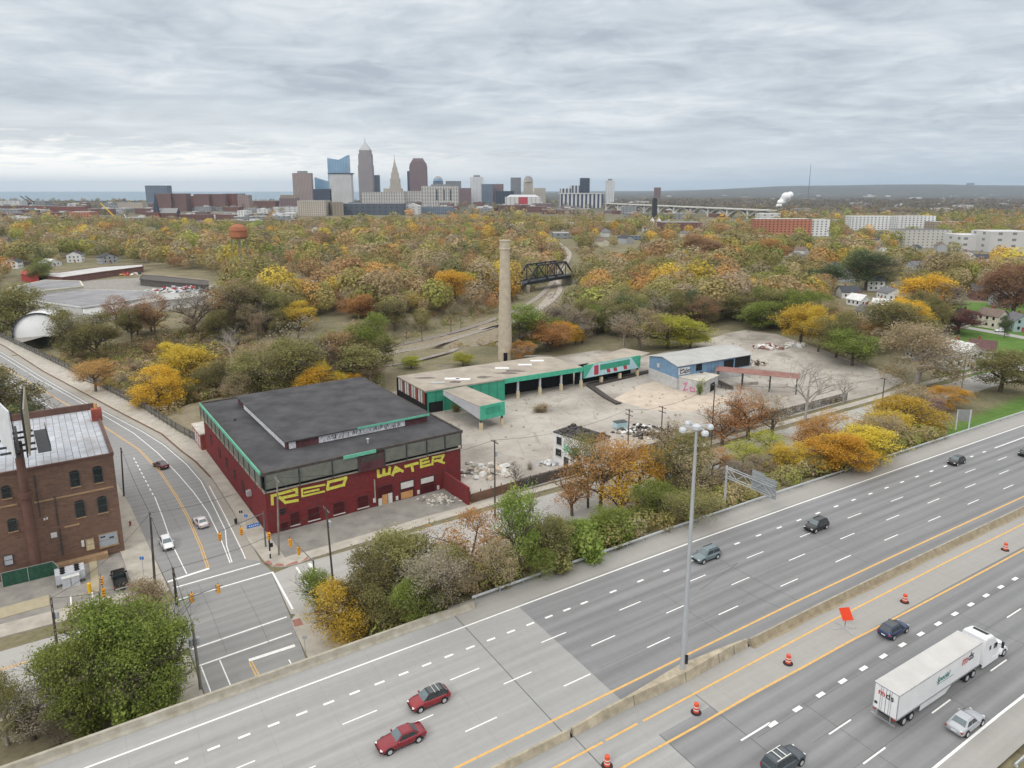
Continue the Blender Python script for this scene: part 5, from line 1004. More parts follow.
# --- trees one can point to (base x, base y, top y, width in the picture)
T_ = [
('full0','green',132,700,590,78,'big dark green tree filling the corner below the street crossing, rightmost of its clump'),
('full1','green',96,712,606,70,'big green tree at the middle of the clump beside the bridge parapet'),
('tall0','green',163,700,600,58,'upright green tree against the leaning grey pole at the crossing'),
('tall0','green',62,700,640,44,'low green tree in front of the clump close to the bridge parapet'),
('full1','green',150,716,640,62,'bushy green tree at the right foot of the clump by the leaning pole'),
('tall1','green',84,728,676,44,'bushy green tree at the left foot of the clump by the parapet'),
('thin0','grey',34,740,690,50,'brown scrubby tree left of the green clump'),
('wide1','olive',8,745,672,44,'olive shrubby tree in the bottom left corner of the view'),
('tall1','tan',150,625,578,34,'pale thin topped tree behind the big green clump'),
('full1','yellow',344,640,583,56,'bright orange-yellow tree at the corner of the pavement beside the bridge'),
('full0','olive',372,628,545,46,'tall olive green tree just right of the orange-yellow corner tree'),
('tall1','green',319,612,566,26,'small green tree beside the corner pole at the crossing'),
('full2','olive',402,606,522,62,'broad yellow-green tree opposite the painted red wall'),
('sparse1','grey',432,612,545,58,'grey-brown half bare tree between the yellow-green and the orange-brown trees'),
('sparse0','orange',474,588,511,70,'orange-brown tree with thinning leaves on the bank opposite the red wall'),
('tall0','green',521,577,474,40,'tall slim green tree standing alone between the orange-brown trees'),
('sparse0','tan',452,605,560,44,'thin tan shrubby tree low on the bank above the bridge end'),
('sparse1','orange',600,512,432,66,'orange tree with dark trunks hiding the small white building'),
('sparse0','gold',637,505,440,56,'golden orange tree right of the small white building'),
('sparse1','olive',588,508,428,40,'olive yellow tree against the small white building'),
('full1','olive',678,498,434,60,'rounded olive green tree left of the high mast'),
('bush0','green',130,726,690,46,'green shrub at the foot of the clump by the parapet'),
('bush1','green',165,712,672,40,'green shrub below the leaning grey pole'),
('bush1','green',90,735,700,44,'second green shrub at the foot of the clump, further left'),
('full2','green',655,528,478,46,'dense bright green bush-like tree below the golden orange tree'),
('thin0','orange',572,516,462,34,'spindly orange tree with bare stem left of the orange pair'),
('thin1','tan',700,512,448,40,'spindly tan tree right behind the high mast'),
('sparse1','olive',690,524,486,50,'olive thinning tree with yellow tips beside the guard rail'),
('wide0','yellow',797,478,443,62,'round golden tree right of the overhead sign frame'),
('full0','gold',832,472,430,54,'bright orange-yellow tree, second right of the overhead sign frame'),
('full2','yellow',863,462,424,52,'bright yellow tree in the middle of the golden row by the guard rail'),
('sparse0','orange',838,452,412,66,'faded orange tree behind the golden row by the guard rail'),
('full1','yellow',905,442,394,58,'golden green-tinged tree at the right end of the row by the lawn'),
('sparse1','tan',880,455,415,50,'tan tree between the golden trees by the guard rail'),
('wide1','gold',946,408,386,46,'small golden tree on the far edge of the lawn beside the road'),
('wide0','pink',926,414,396,34,'pinkish shrubby tree between the golden trees on the lawn'),
('sparse0','lime',742,468,440,44,'yellow-green shrubby tree behind the overhead sign frame'),
('sparse1','lime',770,455,430,34,'small yellow-green tree right of the overhead sign frame'),
('thin0','orange',722,446,398,40,'thin orange tree on the edge of the lot left of the rusty shelter posts'),
('thin1','orange',748,440,384,46,'thin orange tree with bare twigs before the rusty shelter'),
('thin0','rust',735,420,392,34,'small rusty tree on the lot in front of the conveyor'),
('thin1','tan',772,436,392,40,'thin pale tree between the rusty shelter and the big bare tree'),
('tall1','olive',447,600,546,40,'slim olive tree behind the grey-brown half bare tree'),
('full1','green',418,622,572,44,'low green tree at the end of the parapet'),
('sparse1','tan',498,590,540,44,'tan tree left of the tall slim green tree'),
('full2','olive',548,566,512,44,'olive tree just right of the tall slim green tree'),
('full0','green',575,556,514,40,'green tree below the spindly orange tree'),
('sparse0','green',540,580,548,36,'low green tree by the guard rail below the slim green tree'),
('full1','green',610,544,505,42,'green tree below the orange tree with dark trunks'),
('full0','olive',385,634,580,44,'dense olive tree just behind the parapet'),
('thin0','gold',622,520,458,40,'golden twiggy tree between the orange trees'),
('sparse0','grey',735,492,462,44,'grey-brown thicket tree behind the overhead sign frame'),
('full2','green',690,505,470,34,'small green tree behind the high mast'),
('sparse1','orange',712,478,444,36,'faded orange small tree left of the overhead sign frame'),
('sparse0','tan',758,484,456,40,'tan thicket tree at the right of the sign panels'),
('full1','gold',846,470,436,44,'deep golden tree behind the bright row by the guard rail'),
('full0','orange',815,462,420,44,'pale orange tree at the back of the golden row'),
('full2','yellow',884,452,408,46,'yellow tree just left of the golden green-tinged tree'),
('bare0','bare',805,420,343,80,'large grey bare tree standing alone at the edge of the lot'),
('bare1','bare',843,404,366,40,'smaller bare tree right of the large bare tree'),
('thin0','tan',668,452,418,40,'pale twiggy tree behind the lamp head of the high mast'),
('wide1','tan',916,386,322,78,'big tan sycamore-like tree in front of the white houses'),
('full2','olive',1000,392,346,50,'dark olive tree on the lawn at the right edge of the view'),
('full0','maroon',958,334,308,36,'dark maroon tree beside the small white cottage'),
('full1','rust',1012,318,262,56,'large rusty red tree at the right edge behind the houses'),
('full2','gold',926,318,270,46,'bright yellow round-topped tree amid the far houses'),
('sparse0','grey',938,322,282,50,'grey bare-looking dense tree just right of the yellow round-topped one'),
('full0','dark',1004,338,314,10,'slim dark tree beside the cream house'),
('full1','olive',895,348,300,60,'broad olive tree beyond the back of the lot'),
('full2','orange',872,345,318,44,'salmon orange tree beyond the back of the lot'),
('full0','green',852,366,328,48,'dark green tree at the back right corner of the lot'),
('full1','green',762,330,300,44,'dark green tree behind the rubble heap'),
('full2','yellow',800,345,300,40,'tall yellow tree at the back edge of the lot behind the white rubble'),
('full0','yellow',818,352,304,30,'narrow yellow tree beside the tall yellow tree at the lot edge'),
('full1','olive',836,358,310,40,'olive tree right of the yellow pair at the lot edge'),
('full0','olive',740,322,292,40,'dark olive tree at the far left corner behind the lot'),
('full2','lime',668,348,311,52,'bright yellow-green tree directly behind the blue warehouse'),
('full1','lime',690,348,320,36,'second bright yellow-green tree behind the blue warehouse'),
('sparse0','tan',640,352,308,50,'tan thinning tree behind the painted sign wing'),
('bare1','bare',624,346,302,56,'pale bare tree cluster behind the painted sign wing'),
('full0','orange',548,352,318,44,'orange tree just right of the chimney stack'),
('full1','gold',560,346,322,30,'golden tree right behind the orange tree at the chimney stack'),
('wide1','orange',523,360,340,24,'small orange tree at the foot of the chimney stack'),
('full2','lime',411,368,355,22,'small lime green tree left behind the green warehouse'),
('full0','lime',463,366,352,22,'small lime green tree behind the green warehouse roof'),
('full1','gold',160,412,366,42,'yellow-green tree on the slope right beyond the viaduct fence'),
('full2','yellow',190,392,340,46,'bright yellow tree in the valley left of the red warehouse'),
('full0','yellow',232,392,372,28,'small yellow tree at the back corner of the red warehouse'),
('bare0','bare',232,366,318,46,'pale grey bare tree rising from the valley brush'),
('full1','yellow',172,362,342,24,'small golden tree in the brush above the railway'),
('full1','olive',74,362,308,34,'tall olive gold tree right of the white domed tent'),
('full0','olive',98,364,310,40,'tall olive gold tree, right one of the pair beside the domed tent'),
('full2','olive',16,345,280,54,'large olive yellow tree at the left edge beyond the viaduct'),
('sparse1','orange',96,392,356,40,'orange tan shrubby tree close beyond the viaduct fence'),
('bare1','bare',240,312,272,60,'pale grey bare tree beside the scrap yard'),
('full2','orange',332,366,346,20,'small bright orange tree beside the railway line'),
('full0','dark',336,292,274,18,'round dark evergreen tree beside the white trailer'),
('full1','orange',360,318,294,50,'orange-brown topped tree above the railway line'),
('full0','yellow',300,330,300,32,'yellow green tree in the wood left of the railway'),
('full2','gold',455,300,268,34,'bright yellow tree in the wood left of the chimney stack'),
('full1','green',42,282,258,20,'bright green pointed tree beside the red shed'),
('full0','rust',700,262,232,44,'rusty red tree in front of the arched bridge'),
('full2','dark',866,290,246,44,'dark green broad tree in the middle of the far wood'),
('full0','dark',826,292,262,34,'dark green tree left of the broad dark one in the far wood'),
('full1','orange',770,262,238,50,'orange-brown tree beside the red apartment block'),
]
for i, a in enumerate(T_): ptree(a[0], a[1], a[2], a[3], a[4], a[5], a[6], bark='bark_pale' if a[0].startswith(('bare', 'wide1')) else 'bark')
HS = [(991, 327, 19, 9, 5.6, 'siding_cream', 'shingle_brown', 'cream two-storey house with a brown gabled roof by the residential street', .5), (1016, 330, 15, 10, 4.8, 'siding_teal', 'shingle_grey', 'pale teal house at the right edge by the residential street', -.2),
      (981, 356, 28, 8, 3.4, 'siding_white', 'shingle_maroon', 'long white house with a maroon roof on the lawn', .95), (957, 366, 18, 10, 6.2, 'siding_white', 'siding_white', 'tall white two-storey house behind the big tan tree', .35), (918, 360, 14, 9, 4.8, 'siding_grey', 'shingle_grey', 'grey gabled house glimpsed through the big tan tree', 0),
      (964, 324, 12, 8, 4.0, 'siding_white', 'shingle_brown', 'small white cottage beside the dark maroon tree', .2), (984, 299, 26, 14, 5, 'f_lowbrick', 'shingle_dark', 'large dark slate roofed house with white gable trim', 1.2), (1002, 306, 20, 10, 4.6, 'siding_grey', 'shingle_grey', 'grey roofed house just behind the cream house', 1.3),
      (793, 291, 14, 9, 4, 'siding_cream', 'shingle_grey', 'small cream house among the trees behind the lot', .3), (848, 297, 22, 10, 3.6, 'siding_white', 'shingle_dark', 'long white house in the middle of the wood', 1.4), (858, 305, 14, 9, 3.2, 'siding_white', 'siding_white', 'white roofed outbuilding below the long white house', .4), (890, 299, 18, 10, 4, 'siding_white', 'shingle_grey', 'white gabled house with grey roof left of the yellow round-topped tree', .1),
      (908, 300, 16, 10, 4.2, 'siding_grey', 'shingle_dark', 'dark roofed house next to the white gabled one', 1.3), (882, 312, 16, 9, 4, 'siding_white', 'siding_white', 'pale green-white roofed house left of the olive tree', .9), (866, 318, 12, 8, 3.5, 'siding_cream', 'shingle_grey', 'small house half hidden by the salmon orange tree', .2), (941, 352, 10, 8, 4, 'siding_white', 'shingle_grey', 'white house behind the dark maroon tree', .1),
      (76, 262, 13, 9, 6.5, 'siding_white', 'shingle_dark', 'white gabled house with dark roof above the brick sheds', .3), (50, 266, 16, 10, 3, 'siding_white', 'siding_white', 'low white roofed house left above the brick sheds', 1.2), (108, 263, 16, 9, 5, 'siding_grey', 'shingle_dark', 'grey-blue roofed house above the middle of the brick sheds', .9), (30, 248, 14, 9, 5, 'siding_white', 'shingle_grey', 'white house high at the far left among trees', .5), (5, 304, 10, 8, 4, 'siding_white', 'shingle_grey', 'white house at the very left edge', .2),
      (312, 238, 10, 12, 8, 'siding_white', 'siding_white', 'tall white house among the trees below the beige hall', 0), (135, 248, 12, 9, 5, 'siding_grey', 'shingle_brown', 'grey house right of the dark tree clump on the left', .4)]
# --- excluded ground: roads, lots, tracks, roofs (picture polygons on the ground)
def PP(l, z=-6.5): return [G(x, y, z) for x, y in l]
EXC = [LOT, PP([(395, 392), (575, 366), (650, 352), (690, 340), (720, 332), (745, 326), (560, 350), (395, 374)]), [uv(-4, -14), uv(-4, 60), uv(44, 60), uv(44, -14)],
       [uv(-4, -10), uv(240, -15), uv(300, -22), uv(300, -37), uv(212, -30), uv(43, -29.5), uv(-4, -30)],
       [uv(*p) for p in kerbR] + [uv(-66, 300), uv(-80, 285), uv(-60, 195), uv(-40, 108), uv(-30, 60), uv(-90, 60), uv(-90, -90), uv(3, -90), uv(3, -20)], [uv(-3, 40), uv(4, 50), uv(3, 66), uv(-8, 95), uv(-32, 214), uv(-50, 300), uv(-60, 300)],
       PP([(10, 297), (70, 280), (200, 272), (270, 292), (215, 303), (160, 306), (100, 322), (62, 340), (18, 340)]), PP([(20, 270), (120, 262), (215, 280), (200, 292), (20, 285)]), PP([(276, 282), (332, 284), (330, 298), (280, 300)]),
       LAWN, LAWN2, LAWN3, PP([(960, 322), (1030, 330), (1030, 340), (950, 330)])]
TRK = [PP(p, -11.5) for p in ([(240, 362), (335, 357), (420, 340), (490, 318), (530, 302), (556, 282), (566, 262), (560, 246), (548, 240), (556, 238), (572, 246), (580, 262), (570, 285), (540, 308), (500, 326), (430, 348), (340, 366), (240, 370)], [(340, 372), (420, 358), (470, 342), (560, 322), (640, 308), (640, 312), (560, 330), (470, 350), (420, 366)], [(560, 262), (620, 256), (690, 244), (690, 252), (620, 264), (565, 274)])]
EXC += TRK + [PP([(225, 364), (340, 352), (420, 337), (495, 314), (548, 282), (580, 265), (580, 280), (548, 312), (500, 336), (420, 362), (340, 378), (225, 384)], -11.5)]
def excluded(x, y, marg=3.0):
    e = np.zeros(np.shape(x), bool)
    for p in EXC:
        e |= pip(x, y, p) | (polydist(x, y, p) < marg)
    return e
# --- the wood: one jittered field; the nearest ones are trees of their own, the rest reads as one mass
rn = np.random.default_rng(11); pts = []
yy_ = 150.0
while yy_ < 4200:
    sp = 7.0 if yy_ < 450 else 11.5 if yy_ < 800 else 14 if yy_ < 1500 else 18
    xmax = .82 * yy_ + 40; n = int(2 * xmax / sp); x = np.linspace(-xmax, xmax, n) + rn.normal(size=n) * sp * .35; y = yy_ + rn.normal(size=n) * sp * .35
    pts.append(np.stack([x, y], 1)); yy_ += sp * .92
pts = np.concatenate(pts); X, Y = pts[:, 0], pts[:, 1]; Zt = terr(X, Y)
ok = ~excluded(X, Y, 2.5)
PX, PY = proj(X, Y, Zt); ok &= (PX > -45) & (PX < 1075)
rx = X - Q0[0]; ry = Y - Q0[1]; ok &= (rx * NH[0] + ry * NH[1]) > 22
AGE = X * 0
def fieldn(s, o): return np.sin(X / s + o) * np.cos(Y / s * 1.3 + o * 2.1) + .6 * np.sin((X + Y) / s / .47 + o * 3)
# clearings: brush in the valley, streets of houses and the far flats thin out
open_ = pip(PX, PY, [(90, 345), (330, 345), (480, 325), (540, 305), (545, 330), (545, 345), (500, 352), (400, 372), (300, 382), (195, 404), (170, 424), (100, 395)])
pr = np.where(open_, .45, 1.0)
town = sm((Y - 900) / 900) * (.5 + .25 * np.sin(X / 210 + Y / 160)); pr = pr * (1 - np.clip(town, 0, .8))
pr = np.where((PX > 780) & (Y > 900) & (Y < 2600), pr * 1.35, pr)
pr = np.where((PX > 560) & (Y > 2400), pr * 1.2, pr)
far_left = (PX < 330) & (Y > 1000); pr = np.where(far_left, pr * .75, pr)
pr = pr * np.where(fieldn(47, 2.3) < -.75, .12, 1)
pr = np.where((PX > 660) & (PX < 760) & (PY > 278) & (PY < 312), pr * 1.0, pr)
pr = np.where((PX > 285) & (PX < 500) & (PY > 318) & (PY < 374), pr * .15, pr)
houses_zone = (PX > 840) & (PY > 285) & (PY < 345); pr = np.where(houses_zone, pr * .55, pr)
for a0, a1, y0, y1, k in ((0, 72, 230, 420, 0), (0, 215, 300, 480, 0), (750, 832, 790, 1050, 0), (846, 938, 930, 1190, 0), (955, 1040, 600, 770, 0), (898, 955, 660, 800, 0), (655, 706, 960, 1130, 0), (605, 772, 1130, 2150, .12), (549, 572, 830, 930, 0), (614, 648, 800, 900, 0), (296, 405, 1400, 1800, 0), (0, 300, 1250, 4200, .16), (300, 640, 1350, 4200, .2), (772, 1030, 1250, 4200, .5), (512, 582, 330, 500, 0), (140, 260, 1250, 2100, .15)):
    pr = np.where((PX > a0) & (PX < a1) & (Y > y0) & (Y < y1), pr * k, pr)
ok &= rn.random(len(X)) < pr
SPOTS = [TG(a[0], a[1])[:2] for a in HS]; RH = []
hr = random.Random(41)
for k in range(64):
    zn = hr.choice(((0, 130, 470, 1000), (775, 1030, 400, 1000), (775, 1030, 400, 700), (130, 330, 700, 1200), (600, 760, 700, 1100)))
    px_, y_ = hr.uniform(zn[0], zn[1]), hr.uniform(zn[2], zn[3]); x_ = (px_ - 512) / FP_ * y_
    if not excluded(np.array([x_]), np.array([y_]), 9)[0] and all(math.hypot(x_ - a, y_ - b_) > 22 for a, b_ in SPOTS): SPOTS.append((x_, y_)); RH.append((px_, x_, y_))
for hx_, hy_0 in SPOTS: ok &= ~((np.abs(X - hx_ * Y / hy_0) < (10 if hx_ < 0 else 12)) & (Y < hy_0 + 9) & (Y > hy_0 - (38 if hx_ < 0 else 30 + .10 * hy_0)))
for tx, ty, tw in TREES: ok &= ~((np.abs(X - tx) < tw * .42) & (np.abs(Y - ty) < tw * .42))
X, Y, Zt, PX, PY = X[ok], Y[ok], Zt[ok], PX[ok], PY[ok]
names = list(PAL); f1 = fieldn(60, 1.2); f2 = fieldn(23, 4.0); u = rn.random(len(X)) * .85 + .08 + .16 * f1 + .08 * f2
ci = np.select([u < .05, u < .17, u < .47, u < .62, u < .72, u < .84, u < .91, u < .96], [names.index(k) for k in ('dark', 'green', 'olive', 'tan', 'grey', 'rust', 'orange', 'gold')], names.index('yellow'))
right = (PX > 740) & (PY < 330) & (rn.random(len(X)) < .3); ci = np.where(right, np.where(rn.random(len(X)) < .5, names.index('green'), names.index('olive')), ci)
Hh = np.clip(rn.lognormal(2.52, .30, len(X)), 6, 23) * np.where(Y > 1200, .95, 1.0); Hh = np.where(open_[ok], Hh * .36, Hh)
order = np.argsort(Y); nI = 200
WORDS = {'dark': 'dark green', 'green': 'green', 'olive': 'olive', 'tan': 'tan thinning', 'grey': 'grey-brown', 'rust': 'rusty', 'orange': 'orange', 'gold': 'golden', 'yellow': 'yellow'}
def region(px, py):
    if px < 120: return 'beside the viaduct'
    if px < 300: return 'behind the red warehouse'
    if px < 500: return 'above the railway'
    if px < 650: return 'right of the chimney stack'
    if px < 760: return 'behind the blue warehouse'
    return 'behind the paved lot'
ORD = []
for k in order[:nI]:
    nm = names[ci[k]]; stl = {'tan': 'sparse', 'grey': 'thin', 'rust': 'sparse'}.get(nm, ['full', 'full', 'tall', 'wide'][rn.integers(4)]); n_ = {'full': 3}.get(stl, 2)
    h = Hh[k]; small = h < 5.6
    reg = region(PX[k], PY[k])
    o = tree(stl + str(rn.integers(n_)), nm, X[k], Y[k], Zt[k], h, h * rn.uniform(.6, .88), ('small ' if small else '') + f'{WORDS[nm]} tree {reg}', group=f'{WORDS[nm]} ' + ('small ' if small else '') + f'trees {reg}'); ORD.append((PX[k], o))
NTH = ['leftmost', 'second', 'third', 'fourth', 'fifth', 'sixth', 'seventh', 'eighth', 'ninth', 'tenth', 'eleventh', 'twelfth', 'thirteenth', 'fourteenth', 'fifteenth', 'sixteenth', 'seventeenth', 'eighteenth', 'nineteenth', 'twentieth']
def ordinals(lst):
    g = {}
    for px, o in sorted(lst, key=lambda t: t[0]): g.setdefault(o['group'], []).append(o)
    for l in g.values():
        if len(l) == 1: del l[0]['group']; continue
        for i, o in enumerate(l): o['label'] = f'{NTH[i] if i < 20 else str(i + 1) + "th"} {"from left, " if i else ""}{o["label"]}'
ordinals(ORD)
far = order[nI:]
# the rest of the wood: one object of leaf faces
def lod_template(n, seed, ls):
    r_ = np.random.default_rng(seed); d = r_.normal(size=(n, 3)); d /= np.linalg.norm(d, axis=1)[:, None]; rad = r_.uniform(.55, 1.0, n)[:, None] ** .6
    lob = 1 + .22 * np.sin(3 * np.arctan2(d[:, 1], d[:, 0]) + seed)[:, None] * (1 - np.abs(d[:, 2:3])); c = d * rad * lob * np.array([.44, .44, .40]); c[:, 2] += .60
    c[:, 2] = np.where(c[:, 2] < .24, .24 + (.24 - c[:, 2]) * .5, c[:, 2])
    nr = d * 1.2 + r_.normal(size=(n, 3)) * .35; nr[:, 2] += .4; nr /= np.linalg.norm(nr, axis=1)[:, None]; t = r_.normal(size=(n, 3)); t -= (t * nr).sum(1)[:, None] * nr; t /= np.linalg.norm(t, axis=1)[:, None]; b = np.cross(nr, t)
    s = ls * r_.uniform(.6, 1.3, n)[:, None]; return np.stack([c - t * s, c - b * s * .8, c + t * s, c + b * s * .8], 1)
def PX_F(k): return 512 + FP_ * X[k] / (Y[k] * math.cos(PI_) + 60 * math.sin(PI_))
def woodland(name, sel, nf, ls, label, cat='wood'):
    if len(sel) == 0: return
    tm = [lod_template(nf, s, ls) for s in range(6)]; V = []; Cc = []
    for s in range(6):
        k = sel[s::6]; h = Hh[k]; a = rn.random(len(k)) * 6.283; ca, sa = np.cos(a), np.sin(a); T = tm[s].reshape(-1, 3); wd = rn.uniform(.85, 1.2, len(k)) * h
        x = (T[None, :, 0] * ca[:, None] - T[None, :, 1] * sa[:, None]) * wd[:, None] + X[k][:, None]; y = (T[None, :, 0] * sa[:, None] + T[None, :, 1] * ca[:, None]) * wd[:, None] + Y[k][:, None]; z = T[None, :, 2] * h[:, None] + Zt[k][:, None]
        V.append(np.stack([x, y, z], -1).reshape(-1, 3))
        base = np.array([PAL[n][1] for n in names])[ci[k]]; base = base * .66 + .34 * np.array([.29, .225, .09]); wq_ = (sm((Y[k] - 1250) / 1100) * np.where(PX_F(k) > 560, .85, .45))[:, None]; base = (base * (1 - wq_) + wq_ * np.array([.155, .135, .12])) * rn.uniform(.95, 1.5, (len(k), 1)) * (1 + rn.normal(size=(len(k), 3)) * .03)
        cl = rn.integers(0, 8, (len(k), nf)); clv = rn.uniform(.82, 1.2, (len(k), 8)); f = np.take_along_axis(clv, cl, 1) * rn.uniform(.92, 1.08, (len(k), nf))
        Cc.append((base[:, None, :] * f[..., None]).reshape(-1, 3))
    V = np.concatenate(V); Cc = np.clip(np.concatenate(Cc), .01, .7); n = len(V) // 4
    me = bpy.data.meshes.new(name); me.vertices.add(4 * n); me.vertices.foreach_set('co', V.ravel()); me.loops.add(4 * n); me.loops.foreach_set('vertex_index', np.arange(4 * n)); me.polygons.add(n)
    me.polygons.foreach_set('loop_start', np.arange(n) * 4); me.polygons.foreach_set('loop_total', np.full(n, 4)); me.update()
    a = me.attributes.new('leafcol', 'FLOAT_COLOR', 'CORNER'); a.data.foreach_set('color', np.repeat(np.concatenate([Cc, np.ones((n, 1))], 1), 4, 0).ravel())
    me.materials.append(M['leaf_attr']); o = bpy.data.objects.new(name, me); COL.objects.link(o); o['kind'] = 'stuff'; o['label'] = label; o['category'] = cat; return o
m = bpy.data.materials.new('leaf_attr'); m.use_nodes = True; nt = m.node_tree; b = nt.nodes['Principled BSDF']; b.inputs['Roughness'].default_value = .75; b.inputs['Specular IOR Level'].default_value = .1
va = nt.nodes.new('ShaderNodeVertexColor'); va.layer_name = 'leafcol'; nt.links.new(va.outputs[0], b.inputs['Base Color'])
tt = nt.nodes.new('ShaderNodeBsdfTranslucent'); nt.links.new(va.outputs[0], tt.inputs[0]); mx = nt.nodes.new('ShaderNodeMixShader'); mx.inputs[0].default_value = .3
nt.links.new(b.outputs[0], mx.inputs[1]); nt.links.new(tt.outputs[0], mx.inputs[2]); nt.links.new(mx.outputs[0], nt.nodes['Material Output'].inputs[0]); M['leaf_attr'] = m
woodland('woodland', far[Y[far] < 520], 850, .032, 'autumn woodland beyond the railway valley reading as one leafy mass')
woodland('distant_woodland', far[(Y[far] >= 520) & (Y[far] < 1300)], 300, .052, 'autumn woodland in the middle distance below the downtown towers')
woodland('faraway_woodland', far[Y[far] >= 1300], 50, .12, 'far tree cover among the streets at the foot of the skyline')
# --- undergrowth on the bank and in the valley
def scatter(poly_list, n, hmin, hmax, cols, seed, cond=None):
    r_ = np.random.default_rng(seed); out = []
    for poly in poly_list:
        p = np.array(poly); lo, hi = p.min(0), p.max(0); q = r_.uniform(lo, hi, (n * 6, 2)); q = q[pip(q[:, 0], q[:, 1], poly)][:n]; out.append(q)
    q = np.concatenate(out); 
    if cond is not None: q = q[cond(q[:, 0], q[:, 1])]
    return q, r_.uniform(hmin, hmax, len(q)), r_.choice([names.index(c) for c in cols], len(q))
bankpoly = [st(2, 5.6), st(60, 5.6), st(125, 5.6), st(125, 9), st(110, 24), st(60, 21.5), st(25, 21), st(2, 21), st(-9, 15), st(-6, 6)]
def under(name, polys, n, hmin, hmax, cols, seed, nf, ls, label, cond=None):
    global X, Y, Zt, Hh, ci
    q, h, c = scatter(polys, n, hmin, hmax, cols, seed, cond); sv = (X, Y, Zt, Hh, ci); X, Y = q[:, 0], q[:, 1]; Zt = terr(X, Y) - h * .22; Hh = h; ci = c
    o = woodland(name, np.arange(len(X)), nf, ls, label, 'undergrowth'); X, Y, Zt, Hh, ci = sv; return o
under('undergrowth', [bankpoly], 640, 1.8, 5.2, ['olive', 'green', 'green', 'tan', 'olive', 'grey', 'green', 'tan'], 21, 230, .045, 'tangled green and tan undergrowth on the bank below the guard rail')
exv = lambda x, y: ~excluded(x, y, 1.0)
under('roadside_brush', [[uv(66, -9.2), uv(110, -9.6), uv(165, -11), uv(165, -8.6), uv(110, -7.2), uv(66, -7)], [uv(60, -28.6), uv(200, -28.8), uv(200, -31), uv(60, -30.5)]], 260, .7, 2.4, ['tan', 'rust', 'olive', 'grey', 'tan'], 24, 90, .06, 'rusty and tan brush along the lot fence and the far road edge')
under('lot_weeds', [LOT], 420, .25, .9, ['tan', 'olive', 'grey', 'tan', 'rust'], 25, 30, .12, 'scattered dry weeds sprouting from the cracked paving of the lot')
under('valley_brush', [VAL, PP([(80, 372), (200, 400), (330, 378), (340, 345), (200, 330), (60, 345)])], 3400, 1.2, 4.6, ['olive', 'tan', 'grey', 'olive', 'tan', 'tan', 'rust', 'green'], 22, 90, .065, 'low tan and olive brush over the railway valley', exv)
for i, (x, y, ty, wd, c, lab) in enumerate(((590, 560, 530, 42, 'green', 'green shrub at the guard rail left of the high mast foot'), (617, 545, 522, 44, 'green', 'rounded green shrub below the orange trees on the bank'), (560, 572, 548, 40, 'olive', 'olive shrub on the bank right of the slim green tree'), (640, 533, 512, 40, 'green', 'leafy green shrub nearest the dense bright green tree'),
    (705, 500, 478, 38, 'tan', 'tan shrub behind the guard rail left of the sign frame'), (500, 585, 560, 40, 'olive', 'olive shrub at the foot of the slim green tree'), (712, 503, 490, 20, 'yellow', 'small yellow shrub beside the sign frame post'), (535, 558, 535, 36, 'tan', 'tan shrub between the slim green tree and the orange trees'),
    (415, 618, 590, 46, 'olive', 'olive shrub near the parapet end on the bank'), (385, 634, 606, 40, 'olive', 'grey-green shrub behind the parapet beside the tall olive tree'), (540, 412, 404, 20, 'tan', 'low dry shrub beside the loading canopy'), (456, 412, 404, 12, 'olive', 'small weed shrub under the loading canopy'),
    (648 + 52, 395, 380, 10, 'green', 'slim green shrub against the pink graffiti annex'))):
    ptree(f'bush{i % 2}', c, x, y, ty, wd, lab, group=None)
for i, (x, y, ty, wd, lab) in enumerate(((62, 752, 715, 60, 'grey leafless shrub below the green clump beside the parapet'), (530, 470, 462, 10, 'twiggy bare shrub at the scrap heap'), (516, 490, 455, 22, 'thin bare sapling by the board fence'), (760, 470, 452, 50, 'grey bare shrub behind the round golden tree'))):
    ptree('bare1' if i != 1 else 'bush2', 'bare', x, y, ty, wd, lab, name='bare_tree')
# ------------------------------------------------------------------ vehicles
def paint(name, col, metal=.3): m = mat(name, col, .32, .03, 1, metal=metal, spec=.5, coat=.6); return m
for n_, c_ in (('paint_maroon', (.22, .012, .022)), ('paint_red', (.25, .015, .022)), ('paint_teal', (.15, .20, .22)), ('paint_black', (.012, .013, .016)), ('paint_navy', (.015, .035, .10)), ('paint_graphite', (.06, .075, .09)), ('paint_silver', (.42, .44, .47)), ('paint_white', (.74, .75, .77)), ('paint_pearl', (.66, .60, .62)), ('paint_wine', (.10, .015, .02)), ('paint_plum', (.10, .05, .08))): paint(n_, c_)
mat('auto_glass', (.03, .04, .045), .08, .1, 1, spec=.9); mat('windscreen_glass', (.10, .14, .155), .1, .15, 2, spec=.9); mat('tyre', (.02, .02, .022), .8, .1, 3); mat('rim', (.50, .50, .51), .4, .1, 3, metal=.15); mat('lamp_lens', (.75, .75, .72), .2, .05, 3, spec=.8); mat('tail_lens', (.38, .02, .02), .25, .1, 3, spec=.7); mat('trim_black', (.02, .02, .022), .5, .2, 3); mat('plate', (.7, .7, .72), .5, .05, 3)
